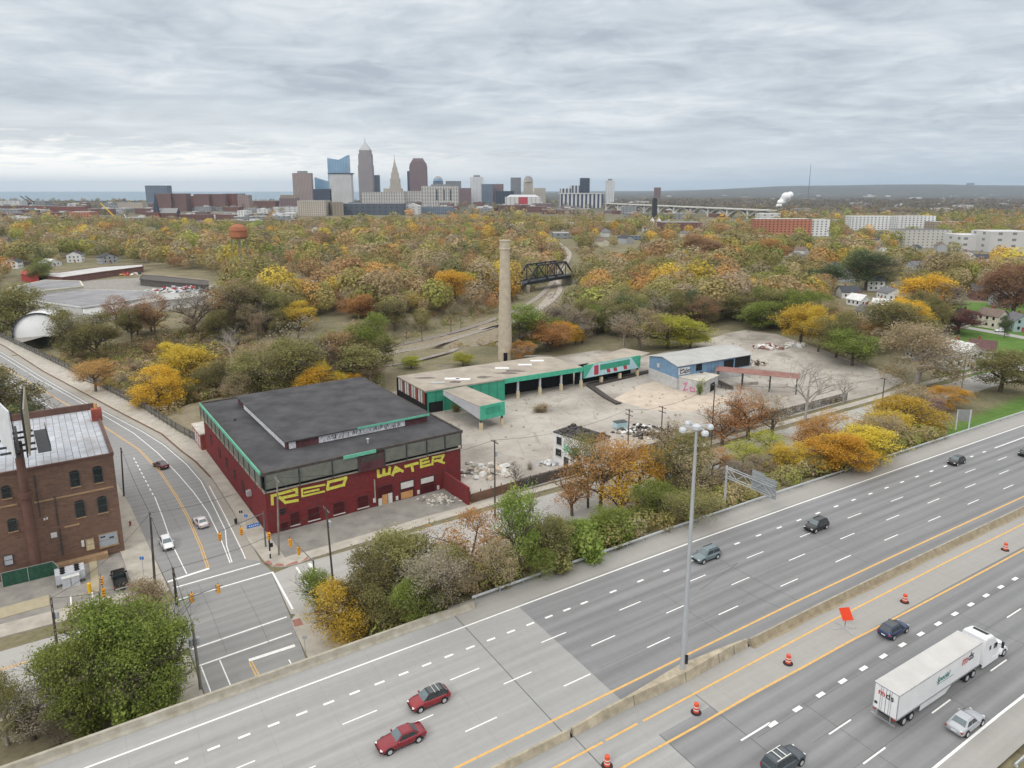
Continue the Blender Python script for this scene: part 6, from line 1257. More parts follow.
CARS = {'sedan': dict(L=4.85, W=1.85, H=1.45, belt=.93, st=[(-1, .80, .80, .34), (-.94, .93, .93, .26), (-.62, .98, .99, .2), (-.2, .95, 1, .19), (.28, .94, 1, .19), (.62, .84, .98, .2), (.88, .72, .92, .24), (1, .58, .76, .32)], cab=(-.74, .34, -.42, .04)),
        'suv': dict(L=4.65, W=1.88, H=1.70, belt=1.05, st=[(-1, .92, .86, .42), (-.96, 1.05, .95, .32), (-.6, 1.06, 1, .27), (0, 1.04, 1, .26), (.4, 1.03, 1, .26), (.66, .97, .98, .27), (.9, .84, .93, .3), (1, .66, .78, .38)], cab=(-.97, .46, -.82, .14)),
        'hatch': dict(L=4.35, W=1.82, H=1.52, belt=.98, st=[(-1, .86, .84, .36), (-.94, 1.0, .94, .28), (-.6, 1.0, 1, .22), (0, .98, 1, .2), (.36, .97, 1, .2), (.66, .90, .98, .22), (.9, .77, .92, .26), (1, .6, .76, .34)], cab=(-.95, .44, -.68, .10))}
def car(kind, colr, px, py, head, label, roof=None, rack=None, glass_roof=False, xy=None, z=0.0, L=None, cat='car'):
    K = CARS[kind]; L = L or K['L']; hw = K['W'] / 2; x, y = xy or G(px, py, z); o = thing('parked_car' if 'parked' in label else 'car', label, cat, (x, y, z + .012))
    def part(mb, n_, m_, par=o, sm_=False):
        me = mb.build(n_, m_, None, smooth=sm_); me.parent = par; return me
    h = L / 2; vs = []; ns = len(K['st'])
    prof = lambda zt, k, zb: [(hw * k * .84, zb), (hw * k * .96, zb + .1), (hw * k, zb + .30), (hw * k * .985, zt - .16), (hw * k * .90, zt - .01), (hw * k * .5, zt + .03), (0, zt + .04)]
    for sx_, zt, k, zb in K['st']:
        q = prof(zt, k, zb); ring = [(sx_ * h, -a, b_) for a, b_ in q[:-1]] + [(sx_ * h, 0, q[-1][1])] + [(sx_ * h, a, b_) for a, b_ in q[:-1][::-1]]; vs += ring
    m_ = 13; fs = [(i * m_ + j, (i + 1) * m_ + j, (i + 1) * m_ + (j + 1) % m_, i * m_ + (j + 1) % m_) for i in range(ns - 1) for j in range(m_)]
    fs += [tuple(range(m_)), tuple((ns - 1) * m_ + j for j in range(m_))[::-1]]
    mb = MB(); mb.add(vs, fs); b = part(mb, 'body', 'paint_' + colr, sm_=True)
    xb0, xb1, xt0, xt1 = [v * h for v in K['cab']]; zb, H = K['belt'] - .05, K['H']; wb, wt = hw * .90, hw * .70
    bm = bmesh.new(); pt = [(xb0, -wb, zb), (xb1, -wb, zb), (xb1, wb, zb), (xb0, wb, zb), (xt0, -wt, H), (xt1, -wt, H), (xt1, wt, H), (xt0, wt, H)]; bv = [bm.verts.new(p) for p in pt]
    for f in ((3, 2, 1, 0), (4, 5, 6, 7), (0, 1, 5, 4), (1, 2, 6, 5), (2, 3, 7, 6), (3, 0, 4, 7)): bm.faces.new([bv[i] for i in f])
    bmesh.ops.bevel(bm, geom=[e for e in bm.edges if max(v.co.z for v in e.verts) > H - .01], offset=.09, segments=3, affect='EDGES')
    me = bpy.data.meshes.new('cabin'); bm.to_mesh(me); bm.free(); me.materials.append(M['paint_' + (roof or colr)]); c = bpy.data.objects.new('cabin', me); COL.objects.link(c); c.parent = o
    P = [Vector(p) for p in pt]
    def glass(a, b_, c_, d_, n_, m, lo=.12, hi=.14, side=.07, fr=(0, 1)):
        # a,b bottom left/right; c,d top right/left
        A0 = a.lerp(b_, fr[0]); B0 = a.lerp(b_, fr[1]); D0 = d_.lerp(c_, fr[0]); C0 = d_.lerp(c_, fr[1])
        def q(u_, v_): return A0.lerp(B0, u_).lerp(D0.lerp(C0, u_), v_)
        n = (b_ - a).cross(d_ - a).normalized(); cc = (a + b_ + c_ + d_) / 4 - Vector((0, 0, (zb + H) / 2))
        if n.dot(cc) < 0: n = -n
        vs_ = [q(side, lo) + n * .012, q(1 - side, lo) + n * .012, q(1 - side, 1 - hi) + n * .012, q(side, 1 - hi) + n * .012]
        if (vs_[1] - vs_[0]).cross(vs_[2] - vs_[1]).dot(n) < 0: vs_ = vs_[::-1]
        mb = MB(); mb.add([tuple(v) for v in vs_], [(0, 1, 2, 3)]); return part(mb, n_, m, c)
    glass(P[1], P[2], P[6], P[5], 'windscreen', 'windscreen_glass', .1, .06, .06); glass(P[0], P[3], P[7], P[4], 'rear_window', 'windscreen_glass' if kind == 'sedan' else 'auto_glass', .14, .12, .09)
    for a, b_, c_, d_ in ((P[0], P[1], P[5], P[4]), (P[3], P[2], P[6], P[7])):
        glass(a, b_, c_, d_, 'side_window', 'auto_glass', .16, .16, .05, (.05, .5)); glass(a, b_, c_, d_, 'side_window', 'auto_glass', .16, .16, .05, (.5, .93))
    if glass_roof:
        mb = MB(); mb.add([(xt0 + .15, -wt + .1, H + .012), (xt1 - .1, -wt + .1, H + .012), (xt1 - .1, wt - .1, H + .012), (xt0 + .15, wt - .1, H + .012)], [(0, 1, 2, 3)]); part(mb, 'glass_roof', 'auto_glass', c)
    if glass_roof == 'bars':
        for f in (.34, .62): X_ = xt0 + (xt1 - xt0) * f; mb = MB(); mb.box((X_, 0, H + .03), (.07, 2 * wt + .1, .04)); part(mb, 'roof_bar', 'rim', c)
    if glass_roof == 'small': pass
    if rack:
        for s_ in (-1, 1): mb = MB(); mb.box(((xt0 + xt1) / 2, s_ * (wt - .07), H + .03), ((xt1 - xt0) * .86, .05, .06)); part(mb, 'roof_rail', rack, c)
        if rack == 'lamp_lens':
            for f in (.35, .65): mb = MB(); mb.box((xt0 + (xt1 - xt0) * f, 0, H + .06), (.08, 2 * wt - .2, .05)); part(mb, 'roof_bar', rack, c)
    wx = h * .62; wr = .34 if kind != 'suv' else .37
    for sx_ in (-1, 1):
        for sy_ in (-1, 1):
            yy = sy_ * (hw - .10)
            mb = MB(); mb.tube((sx_ * wx, sy_ * (hw - .2), wr + .03), (sx_ * wx, sy_ * (hw + .006), wr + .03), wr + .07, n=20); part(mb, 'wheel_arch', 'trim_black', b)
            mb = MB(); mb.tube((sx_ * wx, yy - .11, wr), (sx_ * wx, yy + .13 * sy_ if sy_ > 0 else yy - .13, wr), wr, n=20); wh = part(mb, 'wheel', 'tyre')
            mb = MB(); mb.tube((sx_ * wx, sy_ * (hw + .028), wr), (sx_ * wx, sy_ * (hw + .036), wr), wr * .66, n=16); part(mb, 'rim', 'rim', wh)
    fz = K['st'][-2][1] - .14
    for s_ in (-1, 1):
        mb = MB(); mb.box((h * .93, s_ * hw * .66, fz - .02), (.26, .30, .11), -s_ * .4, .8); part(mb, 'headlight', 'lamp_lens')
        mb = MB(); mb.box((-h * .965, s_ * hw * .70, K['st'][0][1] - .18), (.16, .38, .17), s_ * .2); part(mb, 'tail_light', 'tail_lens')
        mb = MB(); mb.box((xb1 - .25, s_ * (hw + .06), K['belt'] - .02), (.16, .2, .14)); part(mb, 'mirror', 'paint_' + colr)
    mb = MB(); mb.box((h * .975, 0, K['st'][-1][3] + .02), (.12, hw * .95, .24)); part(mb, 'grille', 'trim_black')
    mb = MB(); mb.box((-h - .005, 0, .52), (.03, .5, .14)); part(mb, 'number_plate', 'plate')
    mb = MB(); mb.box((0, 0, .16), (L * .86, hw * 1.7, .14)); part(mb, 'underbody', 'trim_black')
    o.rotation_euler = (0, 0, head); return o
W_, E_ = AH + math.pi, AH
car('hatch', 'red', 429, 703, W_, 'red crossover with a black glass roof crossed by silver bars, on the bridge deck', roof='black', glass_roof='bars', L=4.4)
car('sedan', 'maroon', 401, 743, W_, 'dark red sedan driving on the bridge deck, nearest the bottom edge')
mb = MB()
car('suv', 'teal', 706, 559, W_, 'grey-green station SUV with roof rails beside the high mast', rack='trim_black')
car('suv', 'black', 816, 529, W_, 'black SUV with bright headlamps right of the overhead sign frame', rack='trim_black', L=4.4)
car('hatch', 'black', 956, 463.5, W_, 'small black hatchback in the far carriageway near the lawn sign', L=4.2)
car('suv', 'black', 1027, 455, W_, 'black car cut off by the right edge of the view')
car('hatch', 'navy', 893, 633, E_, 'dark blue hatchback with a glassy roof passing the orange sign', glass_roof=True)
car('suv', 'graphite', 783, 766, E_, 'dark grey SUV with a bright roof rack at the bottom edge', rack='lamp_lens')
car('sedan', 'silver', 965, 726, E_, 'silver sedan beside the semi trailer truck', L=4.7)
VD_ = AU + math.pi / 2
car('hatch', 'white', 167, 546, VD_ + math.pi + .02, 'white hatchback facing the crossing at the left of the street', z=SZ, L=4.6)
car('sedan', 'pearl', 201, 524.5, VD_ + .1, 'pinkish white sedan driving away beside the red warehouse', z=SZ, L=4.6)
car('sedan', 'wine', 161, 467, VD_ + .32, 'dark wine red sedan in the bend of the street', z=SZ, L=4.5)
car('sedan', 'plum', 30, 389.5, VD_ + .26 + math.pi, 'small plum coloured sedan on the viaduct left of the silver roof', z=SZ, L=4.5)
# pickup in the yard
def pickup(px, py, head, label):
    x, y = G(px, py, SZ); o = thing('pickup_truck', label, 'pickup truck', (x, y, SZ + .03)); P = lambda mb, n_, m_, par=o: (lambda q: (setattr(q, 'parent', par), q)[1])(mb.build(n_, m_, None))
    mb = MB(); mb.prism([(-2.8, -.98), (2.6, -.98), (2.8, -.8), (2.8, .8), (2.6, .98), (-2.8, .98)], .42, 1.02); b = P(mb, 'body', 'paint_black')
    mb = MB(); mb.add([(-.35, -.92, 1.0), (1.35, -.92, 1.0), (1.35, .92, 1.0), (-.35, .92, 1.0), (-.2, -.74, 1.82), (.75, -.74, 1.82), (.75, .74, 1.82), (-.2, .74, 1.82)], [(4, 5, 6, 7), (0, 1, 5, 4), (1, 2, 6, 5), (2, 3, 7, 6), (3, 0, 4, 7)]); c = P(mb, 'cab', 'paint_black')
    mb = MB(); mb.add([(1.27, -.78, 1.12), (1.27, .78, 1.12), (.84, .68, 1.74), (.84, -.68, 1.74)], [(0, 1, 2, 3)]); P(mb, 'windscreen', 'windscreen_glass', c)
    mb = MB(); mb.add([(-.345, -.74, 1.16), (-.345, .74, 1.16), (-.235, .64, 1.72), (-.235, -.64, 1.72)], [(0, 3, 2, 1)]); P(mb, 'rear_window', 'auto_glass', c)
    for s_ in (-1, 1): mb = MB(); mb.add([(-.2, s_ * .90, 1.12), (1.05, s_ * .90, 1.12), (.68, s_ * .775, 1.72), (-.12, s_ * .775, 1.72)], [(0, 1, 2, 3)]); P(mb, 'side_window', 'auto_glass', c)
    mb = MB(); mb.box((-1.6, 0, 1.021), (2.2, 1.6, .02)); P(mb, 'bed_liner', 'trim_black')
    for a, b_, c_, d_ in ((-1.6, .90, 2.4, .12), (-1.6, -.90, 2.4, .12), (-2.74, 0, .1, 1.6)): mb = MB(); mb.box((a, b_, 1.02), (c_, d_, .3)); P(mb, 'bed_wall', 'paint_black')
    for sx_ in (-1.75, 1.8):
        for s_ in (-1, 1): mb = MB(); mb.tube((sx_, s_ * .78, .38), (sx_, s_ * 1.0, .38), .38, n=18); wh = P(mb, 'wheel', 'tyre'); mb = MB(); mb.tube((sx_, s_ * 1.0, .38), (sx_, s_ * 1.01, .38), .22, n=14); P(mb, 'rim', 'rim', wh)
    for s_ in (-1, 1):
        mb = MB(); mb.box((-2.8, s_ * .88, .7), (.05, .16, .35)); P(mb, 'tail_light', 'tail_lens'); mb = MB(); mb.box((2.76, s_ * .72, .75), (.1, .3, .18)); P(mb, 'headlight', 'lamp_lens'); mb = MB(); mb.box((.95, s_ * 1.06, 1.08), (.14, .22, .2)); P(mb, 'mirror', 'trim_black')
    mb = MB(); mb.box((-2.84, 0, .45), (.12, 1.7, .16)); P(mb, 'bumper', 'rim'); o.rotation_euler = (0, 0, head)
pickup(120, 583, VD_, 'black pickup truck standing in the yard beside the brown building')
# semi truck
mat('trailer_white', (.74, .75, .77), .5, .05, .6); mat('trailer_roof', (.56, .55, .53), .6, .08, .4, col2=(.48, .47, .46)); mat('logo_red', (.55, .05, .04), .6, .05, 1); mat('logo_black', (.03, .03, .035), .6, .05, 1); mat('logo_green', (.06, .22, .20), .6, .05, 1); mat('alu', (.5, .5, .51), .35, .1, 1, metal=.7)
def text(s_, size, mt, parent, loc, rot, name='lettering', ext=.004, shear=0, sx=1):
    c = bpy.data.curves.new(name, 'FONT'); c.body = s_; c.size = size; c.extrude = ext; c.align_x = 'CENTER'; c.align_y = 'CENTER'; c.shear = shear; c.offset = .012 * size
    t = bpy.data.objects.new(name, c); COL.objects.link(t); bpy.context.view_layer.update(); me = bpy.data.meshes.new_from_object(t); bpy.data.objects.remove(t); bpy.data.curves.remove(c)
    me.materials.clear(); me.materials.append(M[mt]); o = bpy.data.objects.new(name, me); COL.objects.link(o); o.parent = parent; o.location = loc; o.rotation_euler = rot; o.scale = (sx, 1, 1); return o
def truck():
    r = np.array(G(900, 696, 4.1)); n = NH; c = r + n * 1.3; x, y = c
    tr = thing('semi_trailer_truck', 'white semi trailer truck with mds lettering driving in the near carriageway', 'truck', (x, y, .012))
    P = lambda mb, n_, m_, par=tr, **k: (lambda q: (setattr(q, 'parent', par), q)[1])(mb.build(n_, m_, None, **k))
    Lt = 16.1
    mb = MB(); mb.box((Lt / 2, 0, 1.22), (Lt, 2.58, 2.86)); b = P(mb, 'trailer_body', 'trailer_white')
    mb = MB(); mb.box((Lt / 2, 0, 4.082), (Lt - .16, 2.46, .03)); P(mb, 'trailer_roof', 'trailer_roof', b)
    for s_ in (-1, 1):
        mb = MB(); mb.box((Lt / 2, s_ * 1.295, 3.98), (Lt, .03, .12)); P(mb, 'top_rail', 'alu', b); mb = MB(); mb.box((Lt / 2, s_ * 1.3, 1.2), (Lt, .04, .18)); P(mb, 'side_rail', 'alu', b)
        mb = MB(); mb.add([(4.4, s_ * 1.26, 1.2), (10.6, s_ * 1.26, 1.2), (9.4, s_ * 1.2, .35), (4.4, s_ * 1.2, .35)], [(0, 1, 2, 3)]); P(mb, 'side_skirt', 'trailer_white', b)
    for k in range(1, 13): pass
    mb = MB(); mb.box((-.012, 0, 1.3), (.03, .03, 2.7)); P(mb, 'door_gap', 'logo_black', b)
    for yy in (-.55, -.35, .35, .55): mb = MB(); mb.tube((-.03, yy, 1.3), (-.03, yy, 4.0), .022, n=5); P(mb, 'lock_rod', 'alu', b)
    for zc in (1.22, 3.98): mb = MB(); mb.box((-.012, 0, zc), (.04, 2.58, .1)); P(mb, 'door_frame', 'alu', b)
    for s_ in (-1, 1): mb = MB(); mb.box((-.012, s_ * 1.24, 1.3), (.04, .1, 2.7)); P(mb, 'door_frame', 'alu', b)
    mb = MB(); mb.box((-.1, 0, .5), (.12, 2.5, .14)); 
    for yy in (-.7, .7): mb.box((-.08, yy, .6), (.1, .1, .65))
    P(mb, 'rear_bumper', 'alu')
    for s_ in (-1, 1): mb = MB(); mb.box((-.05, s_ * 1.0, 1.08), (.08, .3, .1)); P(mb, 'tail_light', 'tail_lens')
    def wheel(x_, s_, r_=.5):
        mb = MB(); mb.tube((x_, s_ * .72, r_), (x_, s_ * 1.27, r_), r_, n=20); w_ = P(mb, 'wheel', 'tyre'); mb = MB(); mb.tube((x_, s_ * 1.27, r_), (x_, s_ * 1.285, r_), r_ * .58, n=16); P(mb, 'rim', 'rim', w_)
    for x_ in (1.5, 2.8, Lt - 1.0, Lt - 2.3):
        for s_ in (-1, 1): wheel(x_, s_)
    mb = MB(); mb.box((2.2, 0, .7), (3.4, 1.0, .5)); P(mb, 'bogie', 'trim_black'); mb = MB(); mb.box((Lt + .6, 0, .72), (7.4, .9, .28)); P(mb, 'chassis', 'trim_black')
    # tractor: sleeper box with sloped fairing, hood, fenders
    x0 = Lt + .95
    def loft(rings): 
        m_ = len(rings[0]); vs = [p for r_ in rings for p in r_]; return vs, [(i * m_ + j, (i + 1) * m_ + j, (i + 1) * m_ + (j + 1) % m_, i * m_ + (j + 1) % m_) for i in range(len(rings) - 1) for j in range(m_)] + [tuple(range(m_)), tuple((len(rings) - 1) * m_ + j for j in range(m_))[::-1]]
    def ring(x_, w_, z0, z1, rr_=.2): return [(x_, -w_, z0), (x_, -w_, z1 - rr_), (x_, -w_ + rr_ * .3, z1 - rr_ * .3), (x_, -w_ + rr_, z1), (x_, w_ - rr_, z1), (x_, w_ - rr_ * .3, z1 - rr_ * .3), (x_, w_, z1 - rr_), (x_, w_, z0)]
    mb = MB(); mb.add(*loft([ring(x0, 1.24, .8, 3.95), ring(x0 + .4, 1.25, .75, 4.02), ring(x0 + 1.9, 1.24, .75, 3.85, .3), ring(x0 + 2.7, 1.2, .8, 3.3, .35), ring(x0 + 3.1, 1.15, .8, 2.75, .3), ring(x0 + 3.75, 1.08, .8, 1.95, .2)])); cb = P(mb, 'cab', 'trailer_white', smooth=False)
    mb = MB(); mb.add(*loft([ring(x0 + 3.7, 1.0, .7, 1.95, .3), ring(x0 + 4.8, .92, .65, 1.75, .35), ring(x0 + 5.6, .82, .6, 1.5, .35), ring(x0 + 5.85, .7, .65, 1.2, .25)])); P(mb, 'bonnet', 'trailer_white')
    for s_ in (-1, 1): 
        mb = MB(); mb.add(*loft([[(x0 + 4.1 + .95 + math.cos(a) * .85, s_ * (.78 + k_), .52 + math.sin(a) * .72) for a in np.linspace(0, math.pi, 9)] for k_ in (0, .46)])); P(mb, 'fender', 'trailer_white')
        wheel(x0 + 5.05, s_); mb = MB(); mb.box((x0 + 1.9, s_ * 1.2, .35), (3.6, .08, .6)); P(mb, 'side_fairing', 'trailer_white')
        mb = MB(); mb.box((x0 + 2.55, s_ * 1.235, 2.1), (.75, .04, .62)); P(mb, 'side_window', 'auto_glass', cb); mb = MB(); mb.box((x0 + 1.3, s_ * 1.252, 2.3), (.4, .03, .5)); P(mb, 'sleeper_window', 'auto_glass', cb)
        mb = MB(); mb.bar((x0 + 3.2, s_ * 1.1, 2.3), (x0 + 3.5, s_ * 1.55, 2.35), .05, .05); mb.box((x0 + 3.5, s_ * 1.58, 1.9), (.14, .24, .75)); P(mb, 'mirror', 'trim_black')
        mb = MB(); mb.box((x0 + 5.72, s_ * .72, 1.0), (.2, .32, .25)); P(mb, 'headlight', 'lamp_lens')
    mb = MB(); mb.add([(x0 + 3.14, -1.0, 2.70), (x0 + 3.14, 1.0, 2.70), (x0 + 3.74, .95, 2.02), (x0 + 3.74, -.95, 2.02)], [(0, 3, 2, 1)]); P(mb, 'windscreen', 'auto_glass', cb)
    mb = MB(); mb.add([(x0 + 1.15, -.75, 3.975), (x0 + 1.75, -.85, 3.895), (x0 + 1.75, .85, 3.895), (x0 + 1.15, .75, 3.975)], [(0, 1, 2, 3)]); P(mb, 'roof_vent', 'logo_black', cb)
    mb = MB(); mb.add(*loft([ring(x0 + 5.8, .62, .6, 1.35, .2), ring(x0 + 5.9, .58, .62, 1.3, .2)])); P(mb, 'grille', 'trim_black')
    # lettering
    q = math.pi / 2
    text('m', 1.5, 'logo_red', tr, (12.6, -1.325, 3.2), (q, 0, 0), sx=1.0); text('ds', 1.35, 'logo_black', tr, (13.85, -1.325, 3.25), (q, 0, 0))
    text('Special', .9, 'logo_green', tr, (8.2, -1.322, 2.9), (q, 0, 0), shear=.4); mb = MB(); mb.box((8.8, -1.322, 2.36), (3.2, .004, .05)); P(mb, 'underline', 'logo_green')
    text('m', .95, 'logo_red', tr, (-.06, .45, 3.3), (q, 0, -q)); text('ds', .95, 'logo_black', tr, (-.064, -.4, 3.3), (q, 0, -q))
    mb = MB(); mb.box((-.03, .95, 1.75), (.01, .3, .3)); P(mb, 'placard', 'logo_black', b)
    tr.rotation_euler = (0, 0, AH)
truck()

# ------------------------------------------------------------------ high mast, drums, signs
mx, my = st(16.2, -21.15); MH = hgt(mx, my, .9, 427); hm = thing('high_mast_light', 'very tall grey light mast standing on the median barrier with a ring of floodlights', 'street light', (mx, my, .9))
mat('mast_steel', (.50, .53, .57), .45, .06, .5, metal=.5); mat('lamp_white', (.52, .55, .58), .4, .05, 1)
mb = MB(); mb.tube((mx, my, .98), (mx, my, .98 + MH * .5), .34, .24, 14, cap=False); mb.tube((mx, my, .98 + MH * .5), (mx, my, .9 + MH), .24, .13, 14); mb.tube((mx, my, .9), (mx, my, 1.0), .6, .6, 14); mb.build('pole', 'mast_steel', hm)
mb = MB(); mb.box((mx + .25, my - .36, 1.9), (.3, .12, 1.1)); mb.build('access_hatch', 'trim_black', hm)
mb = MB(); mb.lathe((mx, my, .9 + MH), [(.3, -.35), (.45, -.2), (.45, .15), (.25, .3)], 14); mb.build('head', 'lamp_white', hm)
for k in range(4):
    a = k * math.pi / 2 + .3; ax, ay = mx + 1.6 * math.cos(a), my + 1.6 * math.sin(a); mb = MB(); mb.tube((mx, my, .9 + MH), (ax, ay, 1.05 + MH), .05, n=6); arm = mb.build('arm', 'mast_steel', hm)
    mb = MB(); mb.lathe((ax, ay, .85 + MH), [(.36, -.3), (.38, -.05), (.28, .13), (.12, .18)], 14); mb.build('floodlight', 'lamp_white', arm)
mat('drum_orange', (.62, .09, .04), .5, .08, 2); mat('reflective_white', (.7, .68, .66), .5, .05, 2); mat('drum_base', (.03, .02, .025), .8, .2, 2)
root = thing('traffic_drum', '', 'traffic cone', (0, 0, 0))
mb = MB(); mb.lathe((0, 0, .012), [(.55, 0), (.55, .06), (.45, .13), (.3, .13)], 14); mb.build('base', 'drum_base', root)
for i, (r0, r1, z0, z1) in enumerate(((.32, .30, .13, .48), (.29, .28, .48, .8), (.27, .25, .8, 1.12))):
    mb = MB(); mb.lathe((0, 0, 0), [(r0, z0), (r1, z1 - .12)], 14); mb.build('drum_ring', 'drum_orange', root)
    if i < 2 or True: mb = MB(); mb.lathe((0, 0, 0), [(r1 * .99, z1 - .118), (r1 * .98, z1 - .003)], 14); mb.build('reflective_band', 'reflective_white' if i < 2 else 'drum_orange', root)
drums = [((696.0, 712.5), 'orange and white traffic drum between the two yellow lines beside the dark asphalt joint'), ((607, 766), 'orange and white traffic drum nearest the bottom edge of the view'), ((788, 663.5), 'orange and white traffic drum right of the mast foot'), ((904.5, 602), 'orange and white traffic drum above the dark blue hatchback'), ((1005, 550), 'orange and white traffic drum farthest along, near the right edge')]
for i, ((px, py), lab) in enumerate(drums):
    o = root if i == 0 else copy_tree(root); o.location = (*G(px, py, 0), 0); o['label'] = lab; o['group'] = 'traffic drums along the closed lane'
sx_, sy_ = G(844.5, 629, 0); rs = thing('roadwork_sign', 'bright orange tilted roll-up roadwork sign on a cross-legged stand', 'road sign', (sx_, sy_, 0))
mat('sign_orange', (.85, .08, .03), .6, .05, 1)
mb = MB()
for a in (.1, math.pi / 2 + .3):
    for s_ in (1, -1): mb.bar((sx_, sy_, .35), (sx_ + math.cos(a) * 1.5 * s_, sy_ + math.sin(a) * 1.5 * s_, .05), .05, .05)
mb.build('stand', 'galv', rs); mb = MB(); mb.tube((sx_, sy_, .3), (sx_, sy_, 3.0), .035); mb.build('staff', 'trim_black', rs)
dv = Vector((-sx_, -sy_, 0)).normalized(); sd = dv.cross(Vector((0, 0, 1))); cc = Vector((sx_, sy_, 2.1)); w2, h2, tl = .62, .85, R(-22)
def rot2(a, b_): return cc + dv * .08 + sd * (a * math.cos(tl) - b_ * math.sin(tl)) + Vector((0, 0, a * math.sin(tl) + b_ * math.cos(tl)))
c4 = [rot2(-w2, -h2), rot2(w2, -h2), rot2(w2, h2), rot2(-w2, h2)]; mb = MB(); mb.add([tuple(p) for p in c4] + [tuple(p - dv * .03) for p in c4], [(0, 1, 2, 3), (7, 6, 5, 4), (0, 4, 5, 1), (1, 5, 6, 2), (2, 6, 7, 3), (3, 7, 4, 0)]); mb.build('sign_face', 'sign_orange', rs)
# cantilever sign frame seen from behind
gx_, gy_ = G(724, 511, -.2); GH = hgt(gx_, gy_, -.2, 467); dirg = -NH
Lg_ = 8
for L_ in np.arange(4, 16, .1):
    if proj(gx_ + dirg[0] * L_, gy_ + dirg[1] * L_, GH - 1)[0] > 773: Lg_ = L_; break
gs = thing('overhead_sign_frame', 'grey cantilever truss over the hard shoulder with two sign panels seen from behind', 'overhead sign', (gx_, gy_, -.2))
gp_ = lambda f, z: (gx_ + dirg[0] * f, gy_ + dirg[1] * f, z)
mb = MB(); mb.tube(gp_(0, -.3), gp_(0, GH), .2, .17, 12); mb.build('post', 'galv', gs)
mb = MB()
for o_ in (-.35, .35):
    for z in (GH - .3, GH - 1.9): mb.bar((gx_ + DH[0] * o_, gy_ + DH[1] * o_, z), (gx_ + DH[0] * o_ + dirg[0] * Lg_, gy_ + DH[1] * o_ + dirg[1] * Lg_, z), .12, .12)
    for k in range(5):
        f0, f1 = Lg_ * k / 5, Lg_ * (k + 1) / 5; z0, z1 = (GH - .3, GH - 1.9) if k % 2 == 0 else (GH - 1.9, GH - .3); a, b_ = gp_(f0, z0), gp_(f1, z1); mb.bar((a[0] + DH[0] * o_, a[1] + DH[1] * o_, z0), (b_[0] + DH[0] * o_, b_[1] + DH[1] * o_, z1), .07, .07)
mb.build('truss', 'galv', gs)
mat('sign_back', (.36, .38, .40), .5, .08, 1, metal=.4)
for f0, f1, z0, z1 in ((Lg_ * .5, Lg_ * .76, GH - 2.4, GH + .9), (Lg_ * .765, Lg_, GH - 2.6, GH + .5)):
    a, b_ = gp_(f0, z0), gp_(f1, z0); mb = MB(); o_ = -.6
    q = [(a[0] + DH[0] * .6, a[1] + DH[1] * .6), (b_[0] + DH[0] * .6, b_[1] + DH[1] * .6), (b_[0] + DH[0] * .66, b_[1] + DH[1] * .66), (a[0] + DH[0] * .66, a[1] + DH[1] * .66)]; mb.prism(q, z0, z1); pn = mb.build('sign_panel', 'sign_back', gs)
    mb = MB()
    for k in range(5): z = z0 + (z1 - z0) * (k + .5) / 5; mb.bar((a[0] + DH[0] * .54, a[1] + DH[1] * .54, z), (b_[0] + DH[0] * .54, b_[1] + DH[1] * .54, z), .05, .09)
    mb.build('stiffener', 'galv', pn)
p1_ = TG(955.5, 431); p2_ = TG(968.5, 430); ls_ = thing('lawn_sign', 'white-posted road sign seen from behind on the green bank', 'road sign', p1_); hs_ = hgt(p1_[0], p1_[1], p1_[2], 409.5)
for p in (p1_, p2_): mb = MB(); mb.box((p[0], p[1], p[2] - .3), (.22, .22, hs_ + .2), AH); mb.build('post', 'lamp_white', ls_)
mb = MB(); mb.bar((p1_[0], p1_[1], p1_[2] + hs_ - 1.3), (p2_[0], p2_[1], p2_[2] + hs_ - 1.5), .08, 2.6); mb.build('board', 'sign_back', ls_)

# ------------------------------------------------------------------ poles, wires, signals
mat('pole_grey', (.24, .22, .20), .9, .2, 1.5); mat('transformer_grey', (.42, .45, .47), .5, .08, 2); mat('insulator', (.3, .3, .3), .4, .1, 2)
TOPS = {}
def upole(key, bx, by, ty, label, m='wood_pole', arms=1, tf=0, r=.17, tx=None, ang=None):
    x, y, z = TG(bx, by); h = hgt(x, y, z, ty); o = thing('utility_pole', label, 'utility pole', (x, y, z)); lean = (0, 0)
    if tx is not None: q = proj(x, y, z + h); lean = ((tx - q[0]) / FP_ * y * 1.05, 0)
    T = (x + lean[0], y, z + h); TOPS[key] = T
    mb = MB(); mb.tube((x, y, z - .2), T, r, r * .68, 10); mb.build('pole', m, o); a = (AU if ang is None else ang)
    for k in range(arms):
        zz_ = T[2] - .4 - k * 1.1; c = (x + lean[0] * .97, y); mb = MB(); mb.bar((c[0] - math.sin(a) * 1.2, c[1] + math.cos(a) * 1.2, zz_), (c[0] + math.sin(a) * 1.2, c[1] - math.cos(a) * 1.2, zz_), .12, .14); ar = mb.build('cross_arm', m, o)
        for f in (-1.1, -.5, .5, 1.1): mb = MB(); mb.tube((c[0] - math.sin(a) * f, c[1] + math.cos(a) * f, zz_ + .07), (c[0] - math.sin(a) * f, c[1] + math.cos(a) * f, zz_ + .3), .05, n=6); mb.build('insulator', 'insulator', ar)
    for k in range(tf):
        aa = 1.0 + k * 2.1; mb = MB(); c = (x + lean[0] * .85 + .42 * math.cos(aa), y + .42 * math.sin(aa)); mb.lathe((*c, T[2] - 3.2), [(.1, -.02), (.27, 0), (.27, .85), (.2, .95)], 12); mb.build('transformer', 'transformer_grey', o)
    return o
upole('a', 155, 585, 513, 'dark wooden utility pole on the left pavement across from the white hatchback', tx=150, r=.2)
upole('b', 124, 497, 448, 'dark wooden utility pole right beside the corner of the brown building', tx=121)
